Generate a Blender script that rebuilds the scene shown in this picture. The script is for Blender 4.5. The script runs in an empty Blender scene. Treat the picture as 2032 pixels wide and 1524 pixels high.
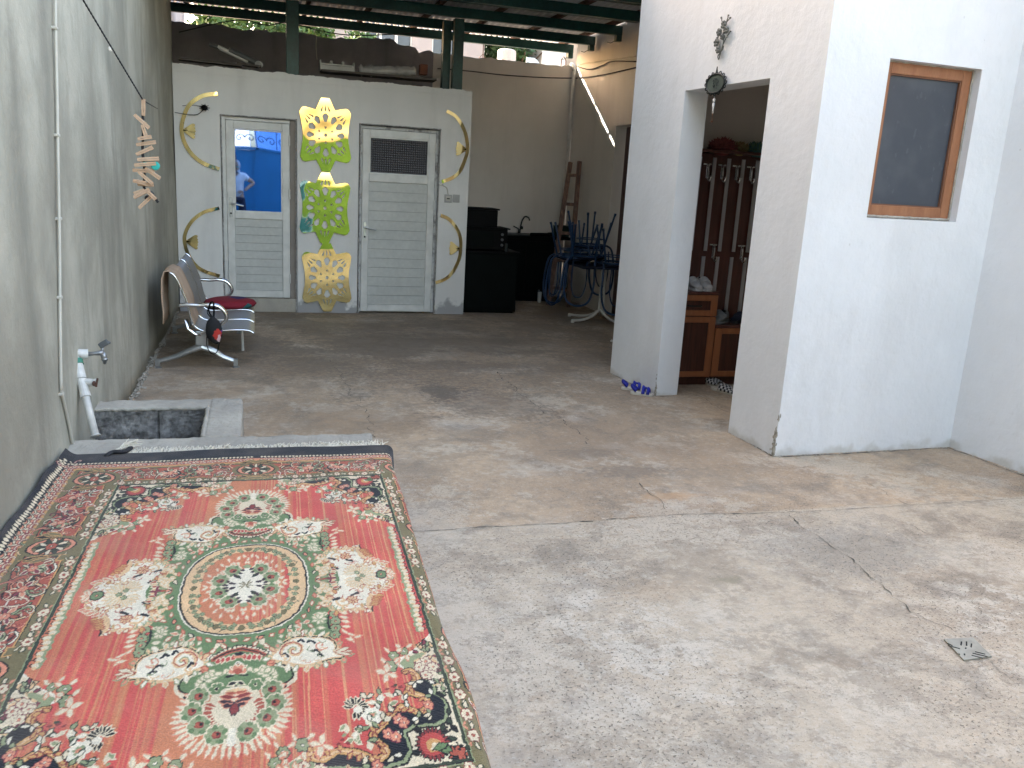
import bpy, bmesh, math, random
import numpy as np
from mathutils import Vector, Matrix, noise
random.seed(7); RNG = np.random.default_rng(7)
S = bpy.context.scene
COL = S.collection
R = math.radians
# ------------------------------------------------------------------ camera
CAM_H = 1.5; FOC = 1690.0; PITCH = R(13.36); ROLL = R(3.29); YAW = R(17.0)
def _rot():
    cp, sp, cr, sr = math.cos(PITCH), math.sin(PITCH), math.cos(ROLL), math.sin(ROLL)
    m = np.array([[1, 0, 0], [0, -sp, -cp], [0, cp, -sp]])
    return np.array([[cr, -sr, 0], [sr, cr, 0], [0, 0, 1]]) @ m
CM = _rot()
def cam_to_world(v):
    d = CM.T @ np.array(v, float); c, s = math.cos(YAW), math.sin(YAW)
    return np.array([d[0]*c + d[1]*s, -d[0]*s + d[1]*c, d[2]])
def ray(x, y): return cam_to_world([(x-1016)/FOC, (y-762)/FOC, 1.0])
def on_floor(x, y, z=0.0):
    d = ray(x, y); t = (z-CAM_H)/d[2]; return Vector((d[0]*t, d[1]*t, z))
def on_y(x, y, Y):
    d = ray(x, y); t = Y/d[1]; return Vector((d[0]*t, Y, CAM_H+d[2]*t))
def on_plane(x, y, A, B):
    d = ray(x, y); n = (-(B[1]-A[1]), B[0]-A[0]); t = (n[0]*A[0]+n[1]*A[1])/(n[0]*d[0]+n[1]*d[1])
    return Vector((d[0]*t, d[1]*t, CAM_H+d[2]*t))
cd = bpy.data.cameras.new('camera'); cam = bpy.data.objects.new('camera', cd); COL.objects.link(cam)
r_, u_, b_ = cam_to_world([1, 0, 0]), cam_to_world([0, -1, 0]), cam_to_world([0, 0, -1])
cam.matrix_world = Matrix(((r_[0], u_[0], b_[0], 0), (r_[1], u_[1], b_[1], 0), (r_[2], u_[2], b_[2], CAM_H), (0, 0, 0, 1)))
cd.sensor_width = 36; cd.lens = FOC/2032*36; cd.clip_end = 500; cd.clip_start = 0.05
S.camera = cam
# ------------------------------------------------------------------ sky, sun, exposure
sun_dir = Vector((-1.25, 1.0, 0.69)).normalized()
elev = math.asin(sun_dir.z); azim = math.atan2(sun_dir.x, sun_dir.y)
W = bpy.data.worlds.new("World"); S.world = W; W.use_nodes = True
nt = W.node_tree; bg = nt.nodes['Background']; sk = nt.nodes.new('ShaderNodeTexSky')
sk.sky_type = 'NISHITA'; sk.sun_disc = False; sk.sun_elevation = elev; sk.sun_rotation = azim
sk.air_density = 1.2; sk.dust_density = 3.5; sk.ozone_density = 0.8
tn = nt.nodes.new('ShaderNodeMix'); tn.data_type = 'RGBA'; tn.blend_type = 'MULTIPLY'; tn.inputs[0].default_value = 1; tn.inputs[7].default_value = (1.165, .985, .87, 1)   # white balance of the air light
nt.links.new(sk.outputs[0], tn.inputs[6]); nt.links.new(tn.outputs[2], bg.inputs[0]); bg.inputs[1].default_value = 0.15
sl = bpy.data.lights.new('sun', 'SUN'); sl.energy = 3.5; sl.angle = R(0.5); sl.color = (1, 0.95, 0.86)
so = bpy.data.objects.new('sun', sl); COL.objects.link(so); so.location = (-20, 25, 20)
so.rotation_euler = sun_dir.to_track_quat('Z', 'Y').to_euler()
S.view_settings.view_transform = 'Standard'; S.view_settings.look = 'None'
S.view_settings.gamma = 1; S.view_settings.exposure = 3.35
S.render.engine = 'CYCLES'

# ------------------------------------------------------------------ materials
def lin(c):
    return tuple(((v/255)/12.92 if v/255 <= 0.04045 else ((v/255+0.055)/1.055)**2.4) for v in c)
def mat(name, c1, c2=None, rough=.6, metal=0., scale=6., bump=0., bscale=80., stretch=(1, 1, 1), fine=.0, spec=.5, lo=.35, hi=.65, c3=None, trans=0., coat=0., detail=6, ior=1.45):
    m = bpy.data.materials.new(name); m.use_nodes = True; n = m.node_tree; L = n.links.new
    b = n.nodes['Principled BSDF']; b.inputs['Roughness'].default_value = rough; b.inputs['Metallic'].default_value = metal
    b.inputs['Specular IOR Level'].default_value = spec; b.inputs['IOR'].default_value = ior
    b.inputs['Transmission Weight'].default_value = trans; b.inputs['Coat Weight'].default_value = coat
    if c2 is None: c2 = tuple(v*.8 for v in c1)
    tc = n.nodes.new('ShaderNodeTexCoord'); mp = n.nodes.new('ShaderNodeMapping'); mp.inputs['Scale'].default_value = stretch
    L(tc.outputs['Object'], mp.inputs[0])
    nz = n.nodes.new('ShaderNodeTexNoise'); nz.inputs['Scale'].default_value = scale; nz.inputs['Detail'].default_value = detail
    L(mp.outputs[0], nz.inputs[0])
    cr = n.nodes.new('ShaderNodeValToRGB'); e = cr.color_ramp.elements
    e[0].position = lo; e[1].position = hi; e[0].color = (*c1, 1); e[1].color = (*c2, 1)
    if c3: x = e.new((lo+hi)/2); x.color = (*c3, 1)
    L(nz.outputs[0], cr.inputs[0]); out = cr.outputs[0]
    if fine:
        f = n.nodes.new('ShaderNodeTexNoise'); f.inputs['Scale'].default_value = bscale; f.inputs['Detail'].default_value = 4; L(mp.outputs[0], f.inputs[0])
        mr = n.nodes.new('ShaderNodeMapRange'); mr.inputs[1].default_value = .3; mr.inputs[2].default_value = .7
        mr.inputs[3].default_value = 1-fine; mr.inputs[4].default_value = 1+fine*.4; L(f.outputs[0], mr.inputs[0])
        mx = n.nodes.new('ShaderNodeMix'); mx.data_type = 'RGBA'; mx.blend_type = 'MULTIPLY'; mx.inputs[0].default_value = 1
        L(out, mx.inputs[6]); L(mr.outputs[0], mx.inputs[7]); out = mx.outputs[2]
    L(out, b.inputs['Base Color'])
    if bump:
        f = n.nodes.new('ShaderNodeTexNoise'); f.inputs['Scale'].default_value = bscale; f.inputs['Detail'].default_value = 8; L(tc.outputs['Object'], f.inputs[0])
        bp = n.nodes.new('ShaderNodeBump'); bp.inputs['Strength'].default_value = bump; bp.inputs['Distance'].default_value = .01
        L(f.outputs[0], bp.inputs['Height']); L(bp.outputs[0], b.inputs['Normal'])
    return m
class NB:
    """small node-graph helper"""
    def __init__(s, name):
        s.m = bpy.data.materials.new(name); s.m.use_nodes = True; s.n = s.m.node_tree; s.b = s.n.nodes['Principled BSDF']
        s.tc = s.n.nodes.new('ShaderNodeTexCoord').outputs['Object']
    def L(s, a, b): s.n.links.new(a, b)
    def val(s, sock, v):
        if hasattr(v, 'links') or isinstance(v, bpy.types.NodeSocket): s.L(v, sock)
        else: sock.default_value = v
    def mapping(s, scale=(1, 1, 1), loc=(0, 0, 0)):
        m = s.n.nodes.new('ShaderNodeMapping'); m.inputs['Scale'].default_value = scale; m.inputs['Location'].default_value = loc; s.L(s.tc, m.inputs[0]); return m.outputs[0]
    def noise(s, scale, detail=6, vec=None, rough=.5, dist=0.):
        t = s.n.nodes.new('ShaderNodeTexNoise'); t.inputs['Scale'].default_value = scale; t.inputs['Detail'].default_value = detail
        t.inputs['Roughness'].default_value = rough; t.inputs['Distortion'].default_value = dist; s.L(vec or s.tc, t.inputs[0]); return t.outputs[0]
    def rng(s, v, a, b, c=0., d=1., smooth=True):
        t = s.n.nodes.new('ShaderNodeMapRange'); t.interpolation_type = 'SMOOTHSTEP' if smooth else 'LINEAR'
        s.val(t.inputs[0], v)
        for i, k in enumerate((a, b, c, d)): t.inputs[i+1].default_value = k
        return t.outputs[0]
    def math(s, op, a, b=0.):
        t = s.n.nodes.new('ShaderNodeMath'); t.operation = op; s.val(t.inputs[0], a); s.val(t.inputs[1], b); return t.outputs[0]
    def mix(s, f, a, b, mode='MIX'):
        t = s.n.nodes.new('ShaderNodeMix'); t.data_type = 'RGBA'; t.blend_type = mode; s.val(t.inputs[0], f)
        for i, k in ((6, a), (7, b)):
            if isinstance(k, tuple): t.inputs[i].default_value = (*k[:3], 1)
            else: s.L(k, t.inputs[i])
        return t.outputs[2]
    def xyz(s):
        t = s.n.nodes.new('ShaderNodeSeparateXYZ'); s.L(s.tc, t.inputs[0]); return t.outputs
    def dist(s, p, scale=(1, 1, 1)):
        t = s.n.nodes.new('ShaderNodeVectorMath'); t.operation = 'SUBTRACT'; s.L(s.tc, t.inputs[0]); t.inputs[1].default_value = p
        q = s.n.nodes.new('ShaderNodeVectorMath'); q.operation = 'MULTIPLY'; s.L(t.outputs[0], q.inputs[0]); q.inputs[1].default_value = scale
        l = s.n.nodes.new('ShaderNodeVectorMath'); l.operation = 'LENGTH'; s.L(q.outputs[0], l.inputs[0]); return l.outputs['Value']
    def bump(s, h, strength=.4, d=.01):
        t = s.n.nodes.new('ShaderNodeBump'); t.inputs['Strength'].default_value = strength; t.inputs['Distance'].default_value = d
        s.L(h, t.inputs['Height']); s.L(t.outputs[0], s.b.inputs['Normal'])
    def out(s, col, rough=.8, metal=0.):
        s.val(s.b.inputs['Base Color'], col if not isinstance(col, tuple) else (*col, 1)); s.val(s.b.inputs['Roughness'], rough); s.b.inputs['Metallic'].default_value = metal; return s.m

def floor_mat():
    g = NB('concrete_floor'); x = g.xyz()
    big = g.noise(.7, 6, rough=.6); mid = g.noise(2.6, 8, rough=.65, dist=.6); fn = g.noise(14, 8, rough=.7); pit = g.noise(88, 5, rough=.7)
    # slab beyond the construction joint is browner
    jl = g.math('SUBTRACT', x['Y'], g.math('ADD', g.math('MULTIPLY', x['X'], -.016), 3.42))
    far = g.rng(jl, -.01, .02)
    near_c = g.mix(g.rng(big, .35, .65), (.50, .41, .30), (.40, .32, .23))
    far_c = g.mix(g.rng(big, .35, .62), (.49, .36, .235), (.33, .235, .15))
    c = g.mix(far, near_c, far_c)
    c = g.mix(g.math('MULTIPLY', g.rng(mid, .48, .68), .7), c, (.20, .165, .125))
    c = g.mix(g.math('MULTIPLY', g.rng(g.noise(1.9, 7, vec=g.mapping((1, 1, 1), (7, 3, 0)), rough=.6), .52, .72), .5), c, (.50, .455, .39))
    c = g.mix(g.math('MULTIPLY', g.rng(g.noise(3.5, 7, vec=g.mapping((1, 1.6, 1), (2, 9, 0)), rough=.65), .55, .75), .35), c, (.40, .27, .17))
    # worn, pale cement skin with ragged outlines near the drain
    worn = g.math('MULTIPLY', g.rng(g.noise(5.5, 10, rough=.75, dist=.3), .50, .56), g.rng(g.noise(.9, 3, vec=g.mapping((1, 1, 1), (5, 5, 0))), .42, .62))
    worn = g.math('MULTIPLY', worn, g.rng(x['Y'], 3.3, 2.5))
    c = g.mix(g.math('MULTIPLY', worn, .6), c, (.62, .555, .455))
    c = g.mix(g.math('MULTIPLY', g.rng(fn, .42, .72), .42), c, (.20, .18, .15))
    c = g.mix(g.math('MULTIPLY', g.rng(g.noise(38, 6, rough=.75), .5, .68), .38), c, (.56, .52, .45))
    # ragged scabs and dark patches: low noise carries the patch, high noise frays its edge
    def ragged(sc, loc, t, soft, hi=.45, stretch=(1, 1, 1)):
        lo_ = g.noise(sc, 4, vec=g.mapping(stretch, loc), rough=.6); hi_ = g.noise(sc*9, 8, vec=g.mapping((1, 1, 1), loc), rough=.8)
        return g.rng(g.math('ADD', g.math('MULTIPLY', lo_, 1-hi), g.math('MULTIPLY', hi_, hi)), t, t+soft)
    c = g.mix(g.math('MULTIPLY', ragged(1.5, (3, 1, 0), .52, .03), .42), c, (.56, .49, .39))
    c = g.mix(g.math('MULTIPLY', ragged(2.1, (8, 4, 0), .535, .035), .40), c, (.225, .18, .13))
    c = g.mix(g.math('MULTIPLY', ragged(4.5, (2, 8, 0), .545, .02, .5), .4), c, (.21, .175, .135))
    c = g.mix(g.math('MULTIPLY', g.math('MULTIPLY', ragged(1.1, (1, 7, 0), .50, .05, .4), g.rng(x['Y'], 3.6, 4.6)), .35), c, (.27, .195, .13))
    c = g.mix(g.math('MULTIPLY', g.math('MULTIPLY', ragged(1.3, (4, 2, 0), .46, .06, .4), g.rng(x['Y'], 5.6, 7.2)), .55), c, (.125, .095, .068))  # far floor darkened in colour, painting in the shade under the canopy
    # dark pits
    p = g.math('MULTIPLY', g.rng(pit, .585, .63), g.rng(g.noise(1.4, 3), .38, .62, .15, 1.))
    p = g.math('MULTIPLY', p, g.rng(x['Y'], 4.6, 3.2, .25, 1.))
    c = g.mix(g.math('MULTIPLY', g.rng(g.noise(26, 8, vec=g.mapping((.55, 1.7, 1), (0, 3, 0)), rough=.75), .52, .62), .28), c, (.24, .205, .16))
    c = g.mix(g.math('MULTIPLY', p, .85), c, (.06, .055, .05))
    p2 = g.math('MULTIPLY', g.rng(g.noise(135, 3, rough=.7), .60, .66), g.rng(g.noise(2.2, 4, vec=g.mapping((1, 1, 1), (2, 2, 0))), .38, .6, .2, .85))
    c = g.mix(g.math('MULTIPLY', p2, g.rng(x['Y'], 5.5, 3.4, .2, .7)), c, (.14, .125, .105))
    c = g.mix(g.math('MULTIPLY', g.rng(g.noise(95, 3, vec=g.mapping((1, 1, 1), (6, 1, 0)), rough=.7), .60, .68), .35), c, (.66, .60, .50))
    # stains with shapes of their own; the widest far one also paints canopy shade
    for (px, py), sc, rad, col, am in [((870, 775), (1.7, 1.15, 1), .33, (.09, .085, .075), .62), ((1335, 985), (1.4, 4.2, 1), .3, (.46, .27, .13), .5),
            ((1250, 935), (1.1, 3, 1), .42, (.13, .11, .09), .5), ((1170, 900), (1.5, 3, 1), .36, (.14, .12, .10), .42), ((700, 830), (.6, .8, 1), .4, (.22, .15, .09), .4),
            ((980, 800), (1, 1, 1), .55, (.16, .12, .085), .5), ((1450, 1150), (1.2, 2.5, 1), .10, (.22, .2, .12), .4), ((1700, 1090), (.8, 1.5, 1), .5, (.2, .19, .165), .4),
            ((640, 720), (.7, .6, 1), .6, (.2, .15, .1), .45), ((1400, 650), (.3, .3, 1), .8, (.1, .1, .1), .2), ((1290, 1170), (1.4, 2, 1), .3, (.44, .33, .22), .4), ((900, 670), (.45, .4, 1), 1.1, (.13, .105, .085), .5)]:
        q = on_floor(px, py); d = g.dist((q.x, q.y, 0), sc)
        d = g.math('ADD', d, g.math('MULTIPLY', g.math('SUBTRACT', mid, .5), rad*2.2)); d = g.math('ADD', d, g.math('MULTIPLY', g.math('SUBTRACT', g.noise(24, 9, rough=.8), .5), rad*3.2))
        c = g.mix(g.math('MULTIPLY', g.rng(d, rad, rad*.35), am), c, col)
    h = g.math('ADD', g.math('MULTIPLY', fn, .5), g.math('MULTIPLY', p, -.8))
    h = g.math('ADD', h, g.math('MULTIPLY', pit, .18)); g.bump(h, .75, .007)
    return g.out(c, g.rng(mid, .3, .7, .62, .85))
def plaster_mat(name, base, dark, stain, streak=.5, bottom=None, bs=35, bstr=.3, chips=0.):
    g = NB(name); x = g.xyz()
    big = g.noise(1.1, 6, rough=.6); st = g.noise(3.2, 6, vec=g.mapping((1, 1, .16)), rough=.6); fn = g.noise(18, 8, rough=.7); tiny = g.noise(140, 3)
    c = g.mix(g.rng(big, .35, .66), base, dark)
    md = g.noise(4.5, 8, vec=g.mapping((1, 1, .55)), rough=.68, dist=.4); c = g.mix(g.math('MULTIPLY', g.rng(md, .47, .68), min(1, streak*.95)), c, dark)
    c = g.mix(g.math('MULTIPLY', g.rng(st, .48, .72), streak), c, stain)
    c = g.mix(g.math('MULTIPLY', g.rng(fn, .5, .8), .25), c, dark)
    c = g.mix(g.math('MULTIPLY', g.rng(tiny, .66, .72), .35), c, dark)
    if bottom:
        m = g.math('ADD', x['Z'], g.math('MULTIPLY', g.math('SUBTRACT', g.noise(7, 6), .5), bottom[2]))
        c = g.mix(g.math('MULTIPLY', g.rng(m, bottom[1], bottom[1]-.06), bottom[3]), c, bottom[0])
    if chips:
        v = g.n.nodes.new('ShaderNodeTexVoronoi'); v.inputs['Scale'].default_value = 5.5; g.L(g.mapping((1, 1, .8)), v.inputs[0])
        dd = g.math('ADD', v.outputs['Distance'], g.math('MULTIPLY', g.math('SUBTRACT', fn, .5), .12)); c = g.mix(g.math('MULTIPLY', g.rng(dd, .034, .022), chips), c, stain)
        c = g.mix(g.math('MULTIPLY', g.rng(g.noise(2.4, 10, vec=g.mapping((1, 1, .3), (3, 3, 3)), rough=.75), .53, .66), .3), c, stain)
        c = g.mix(g.math('MULTIPLY', g.rng(g.noise(60, 4, vec=g.mapping((1, 1, .25)), rough=.6), .60, .72), .25), c, stain)
    g.bump(g.math('ADD', g.math('MULTIPLY', g.noise(bs, 8, rough=.6), .7), g.math('MULTIPLY', big, 2.)), bstr, .012)
    return g.out(c, .85)
MT = {}
MT['floor'] = floor_mat()
MT['grey_plaster'] = plaster_mat('grey_plaster', (.47, .445, .355), (.29, .275, .215), (.19, .182, .145), .6, None, 20, .6)
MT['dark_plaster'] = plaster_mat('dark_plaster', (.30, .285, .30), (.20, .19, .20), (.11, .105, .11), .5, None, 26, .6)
MT['front_plaster'] = plaster_mat('front_plaster', (.70, .685, .65), (.62, .61, .58), (.45, .44, .41), .4, ((.24, .235, .235), .15, .4, .8), 40, .22)
MT['back_plaster'] = plaster_mat('back_plaster', (.72, .69, .64), (.65, .62, .57), (.52, .49, .45), .35, None, 40, .2)
MT['white_plaster'] = plaster_mat('white_plaster', (.765, .77, .775), (.70, .705, .71), (.61, .605, .595), .34, ((.46, .43, .37), .05, .22, .6), 16, .5, .8)
MT['inner_plaster'] = plaster_mat('inner_plaster', (.74, .67, .60), (.68, .62, .55), (.58, .53, .47), .3)
MT['rim'] = plaster_mat('cement_rim', (.44, .405, .335), (.31, .285, .24), (.23, .21, .175), .45, None, 30, 1.)
MT['block'] = mat('cinder_block', (.27, .26, .24), (.13, .125, .118), rough=.95, scale=14, bump=1., bscale=34, fine=.5)
MT['green_steel'] = mat('green_painted_steel', (.007, .062, .050), (.005, .040, .036), rough=.42, scale=4, fine=.3, bscale=30)
MT['rust'] = mat('rusty_steel', (.16, .075, .05), (.07, .04, .03), rough=.8, scale=9, fine=.3, bscale=50)
MT['roof_sheet'] = mat('zinc_sheet', (.58, .60, .64), (.46, .48, .52), rough=.45, metal=.25, scale=3)
MT['rail_wood'] = mat('pale_wood', (.42, .33, .22), (.30, .22, .15), rough=.8, scale=12, stretch=(1, 1, 8))
MT['white_pvc'] = mat('white_pvc', (.66, .655, .615), (.58, .575, .54), rough=.42, scale=5, fine=.1, bscale=12, bump=.05)
MT['pvc_panel'] = mat('ribbed_pvc_panel', (.52, .525, .49), (.475, .48, .45), rough=.55, scale=3, fine=.08, bscale=30)
MT['groove'] = mat('panel_groove', (.30, .30, .28), (.25, .25, .235), rough=.8)
MT['jamb'] = mat('beige_jamb', (.27, .235, .20), (.22, .19, .165), rough=.8, scale=5)
MT['chrome'] = mat('chrome', (.72, .73, .74), (.62, .63, .64), rough=.12, metal=1, scale=8)
MT['alu'] = mat('cast_aluminium', (.50, .51, .50), (.38, .39, .385), rough=.32, metal=.9, scale=12, bump=.1, bscale=60)
MT['steel_mesh'] = mat('perforated_steel', (.31, .295, .275), (.24, .23, .215), rough=.5, metal=.5, scale=260, detail=1, bump=.3, bscale=300)
MT['beige_cloth'] = mat('beige_cloth', (.50, .36, .25), (.40, .28, .19), rough=.95, scale=6, bump=.4, bscale=60)
MT['black'] = mat('black_paint', (.003, .003, .003), (.002, .002, .002), rough=.6, spec=.12, scale=6, fine=.2, bscale=40)
MT['black_green'] = mat('dark_green_enamel', (.003, .0045, .004), (.002, .003, .0025), rough=.6, spec=.08, scale=5)
MT['dark_rubber'] = mat('dark_rubber', (.02, .02, .022), rough=.7)
MT['blue_tube'] = mat('blue_chair_tube', (.005, .032, .09), (.004, .025, .07), rough=.35, scale=9)
MT['blue_ply'] = mat('dark_seat', (.006, .01, .025), rough=.6, spec=.2)
MT['cream_tube'] = mat('cream_painted_steel', (.60, .59, .54), (.5, .49, .45), rough=.4, scale=8)
MT['ladder_wood'] = mat('old_ladder_wood', (.26, .16, .12), (.13, .08, .065), rough=.85, scale=10, stretch=(4, 4, .6), bump=.4, bscale=50)
MT['orange_wood'] = mat('cherry_frame_wood', (.34, .125, .05), (.28, .10, .04), rough=.42, scale=5, stretch=(6, 6, .7), coat=.2)
MT['dark_wood'] = mat('dark_walnut_panel', (.085, .028, .018), (.05, .018, .012), rough=.38, scale=7, stretch=(7, 7, .5))
MT['mahogany'] = mat('mahogany_board', (.115, .038, .030), (.075, .026, .021), rough=.3, scale=6, stretch=(6, 6, .5), coat=.3)
MT['grey_strip'] = mat('grey_metal_strip', (.52, .52, .55), (.45, .45, .48), rough=.4, metal=.5)
MT['win_frame'] = mat('varnished_window_wood', (.36, .16, .075), (.30, .125, .058), rough=.5, scale=5, stretch=(5, 5, .6), fine=.15, bscale=60)
MT['rope'] = mat('dark_rope', (.03, .03, .032), (.015, .015, .017), rough=.9, scale=200)
MT['peg'] = mat('clothespin_wood', (.52, .36, .24), (.42, .28, .18), rough=.75, scale=30, stretch=(1, 1, 6))
MT['teal'] = mat('teal_plastic', (.02, .40, .36), rough=.35)
MT['cable_white'] = mat('grey_white_cable', (.55, .52, .44), (.47, .44, .37), rough=.6)
MT['pipe_white'] = mat('water_pipe_plastic', (.68, .66, .61), (.56, .54, .49), rough=.35, scale=14, fine=.12, bscale=40)
MT['pipe_green'] = mat('green_pipe_fitting', (.06, .25, .17), rough=.5)
MT['brass_grey'] = mat('dull_tap_metal', (.35, .36, .36), (.25, .255, .25), rough=.35, metal=.8)
MT['grey_dark'] = mat('dark_grey_plastic', (.10, .105, .105), rough=.5)
MT['cable_black'] = mat('black_cable', (.03, .03, .032), rough=.6)
MT['foliage'] = mat('leaf_green', (.06, .12, .022), (.03, .07, .014), rough=.6, scale=3)
MT['foliage_dark'] = mat('leaf_dark_green', (.04, .085, .025), (.02, .05, .014), rough=.6, scale=3)
MT['bark'] = mat('bark', (.10, .07, .05), rough=.9, bump=.5)
MT['render_pink'] = mat('pinkish_render', (.40, .345, .32), (.34, .30, .285), rough=.9, scale=2, fine=.1)
MT['pale_render'] = mat('pale_render', (.62, .60, .55), (.55, .53, .49), rough=.9, scale=2, fine=.1)
MT['stone'] = mat('rough_stone', (.42, .34, .26), (.30, .24, .19), rough=.9, scale=5, bump=.8, bscale=10)
MT['pane_dark'] = mat('dark_pane', (.035, .05, .08), rough=.1, spec=.6)
MT['crate'] = mat('white_crate_plastic', (.50, .50, .46), rough=.5)
MT['plastic_film'] = mat('plastic_film', (.42, .40, .38), (.30, .29, .28), rough=.22, scale=9, bump=1., bscale=18)
MT['brick'] = mat('red_brick', (.22, .08, .045), (.16, .06, .035), rough=.9, bump=.5)
MT['board'] = mat('weathered_board', (.13, .11, .095), (.07, .06, .055), rough=.9, scale=6, stretch=(1, 6, 6), bump=.4)
MT['socket'] = mat('socket_plastic', (.42, .41, .38), rough=.5)
MT['silver_relief'] = mat('pewter_relief', (.20, .205, .185), (.10, .105, .095), rough=.38, metal=.6, scale=40, bump=.4, bscale=90)
MT['plaque'] = mat('grey_green_plaque', (.10, .12, .10), (.075, .09, .078), rough=.8, spec=.15, scale=9)
MT['antique'] = mat('antique_dark_metal', (.035, .042, .04), (.02, .024, .023), rough=.5, metal=.5)
MT['shoe_white'] = mat('white_leather', (.56, .55, .54), (.46, .45, .44), rough=.5, scale=20, bump=.2)
MT['shoe_grey'] = mat('grey_shoe', (.24, .25, .25), rough=.7, bump=.3)
MT['sole'] = mat('beige_sole', (.58, .53, .45), rough=.7)
MT['sandal_blue'] = mat('royal_blue_strap', (.012, .02, .30), (.01, .014, .2), rough=.5, scale=20)
MT['gate_blue'] = mat('blue_gate_paint', (.012, .16, .36), (.010, .14, .31), rough=.45, scale=2)
MT['fence_green'] = mat('green_sheet_fence', (.14, .33, .06), (.11, .26, .05), rough=.5, scale=2)
MT['iron_blue'] = mat('blue_iron', (.010, .05, .16), rough=.45)
MT['skin'] = mat('skin', (.45, .27, .19), rough=.55)
MT['scarf'] = mat('pale_scarf', (.42, .43, .46), rough=.9, bump=.2)
MT['shirt'] = mat('white_cotton_shirt', (.66, .68, .72), rough=.9, bump=.2, bscale=40)
MT['trousers'] = mat('navy_trousers', (.02, .025, .05), rough=.9)
MT['drain'] = mat('drain_steel', (.36, .34, .28), (.27, .255, .21), rough=.8, metal=.0, scale=20)
MT['slot'] = mat('dark_slot', (.006, .006, .006), rough=.9)
MT['crack'] = mat('dark_crack', (.07, .065, .055), (.13, .12, .10), rough=1, scale=30)  # dark tone of the crack, joint and dirt line strips
MT['mortar'] = mat('loose_mortar', (.45, .41, .34), (.30, .27, .22), rough=.95, scale=20, bump=.8, bscale=60)
def gold_mat():
    g = NB('gold_mirror_acrylic')
    g.bump(g.noise(3.4, 1), .26, .02)
    return g.out((.96, .76, .34), .03, 1.)
MT['gold'] = gold_mat()
def mirror_pane():
    g = NB('blue_mirrored_glass'); g.bump(g.noise(2., 1), .12, .01)
    g.b.inputs['Specular IOR Level'].default_value = .9
    return g.out((.28, .44, .74), .02, 1.)
MT['mirror_pane'] = mirror_pane()
def frosted():
    g = NB('patterned_dark_glass'); v = g.n.nodes.new('ShaderNodeTexVoronoi'); v.inputs['Scale'].default_value = 42; v.inputs['Randomness'].default_value = 0.; g.L(g.tc, v.inputs[0])
    c = g.mix(g.rng(v.outputs['Distance'], .2, .5), (.05, .045, .045), (.015, .014, .016)); g.bump(v.outputs['Distance'], .8, .01); return g.out(c, .22)
MT['pattern_glass'] = frosted()
def film_glass():
    g = NB('dark_film_glass'); c = g.mix(g.rng(g.noise(5, 6), .4, .7), (.05, .058, .072), (.07, .08, .094))
    c = g.mix(g.math('MULTIPLY', g.rng(g.noise(30, 3, vec=g.mapping((1, 1, .5))), .64, .70), .22), c, (.13, .145, .165)); return g.out(c, .32)
MT['film_glass'] = film_glass()

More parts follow.
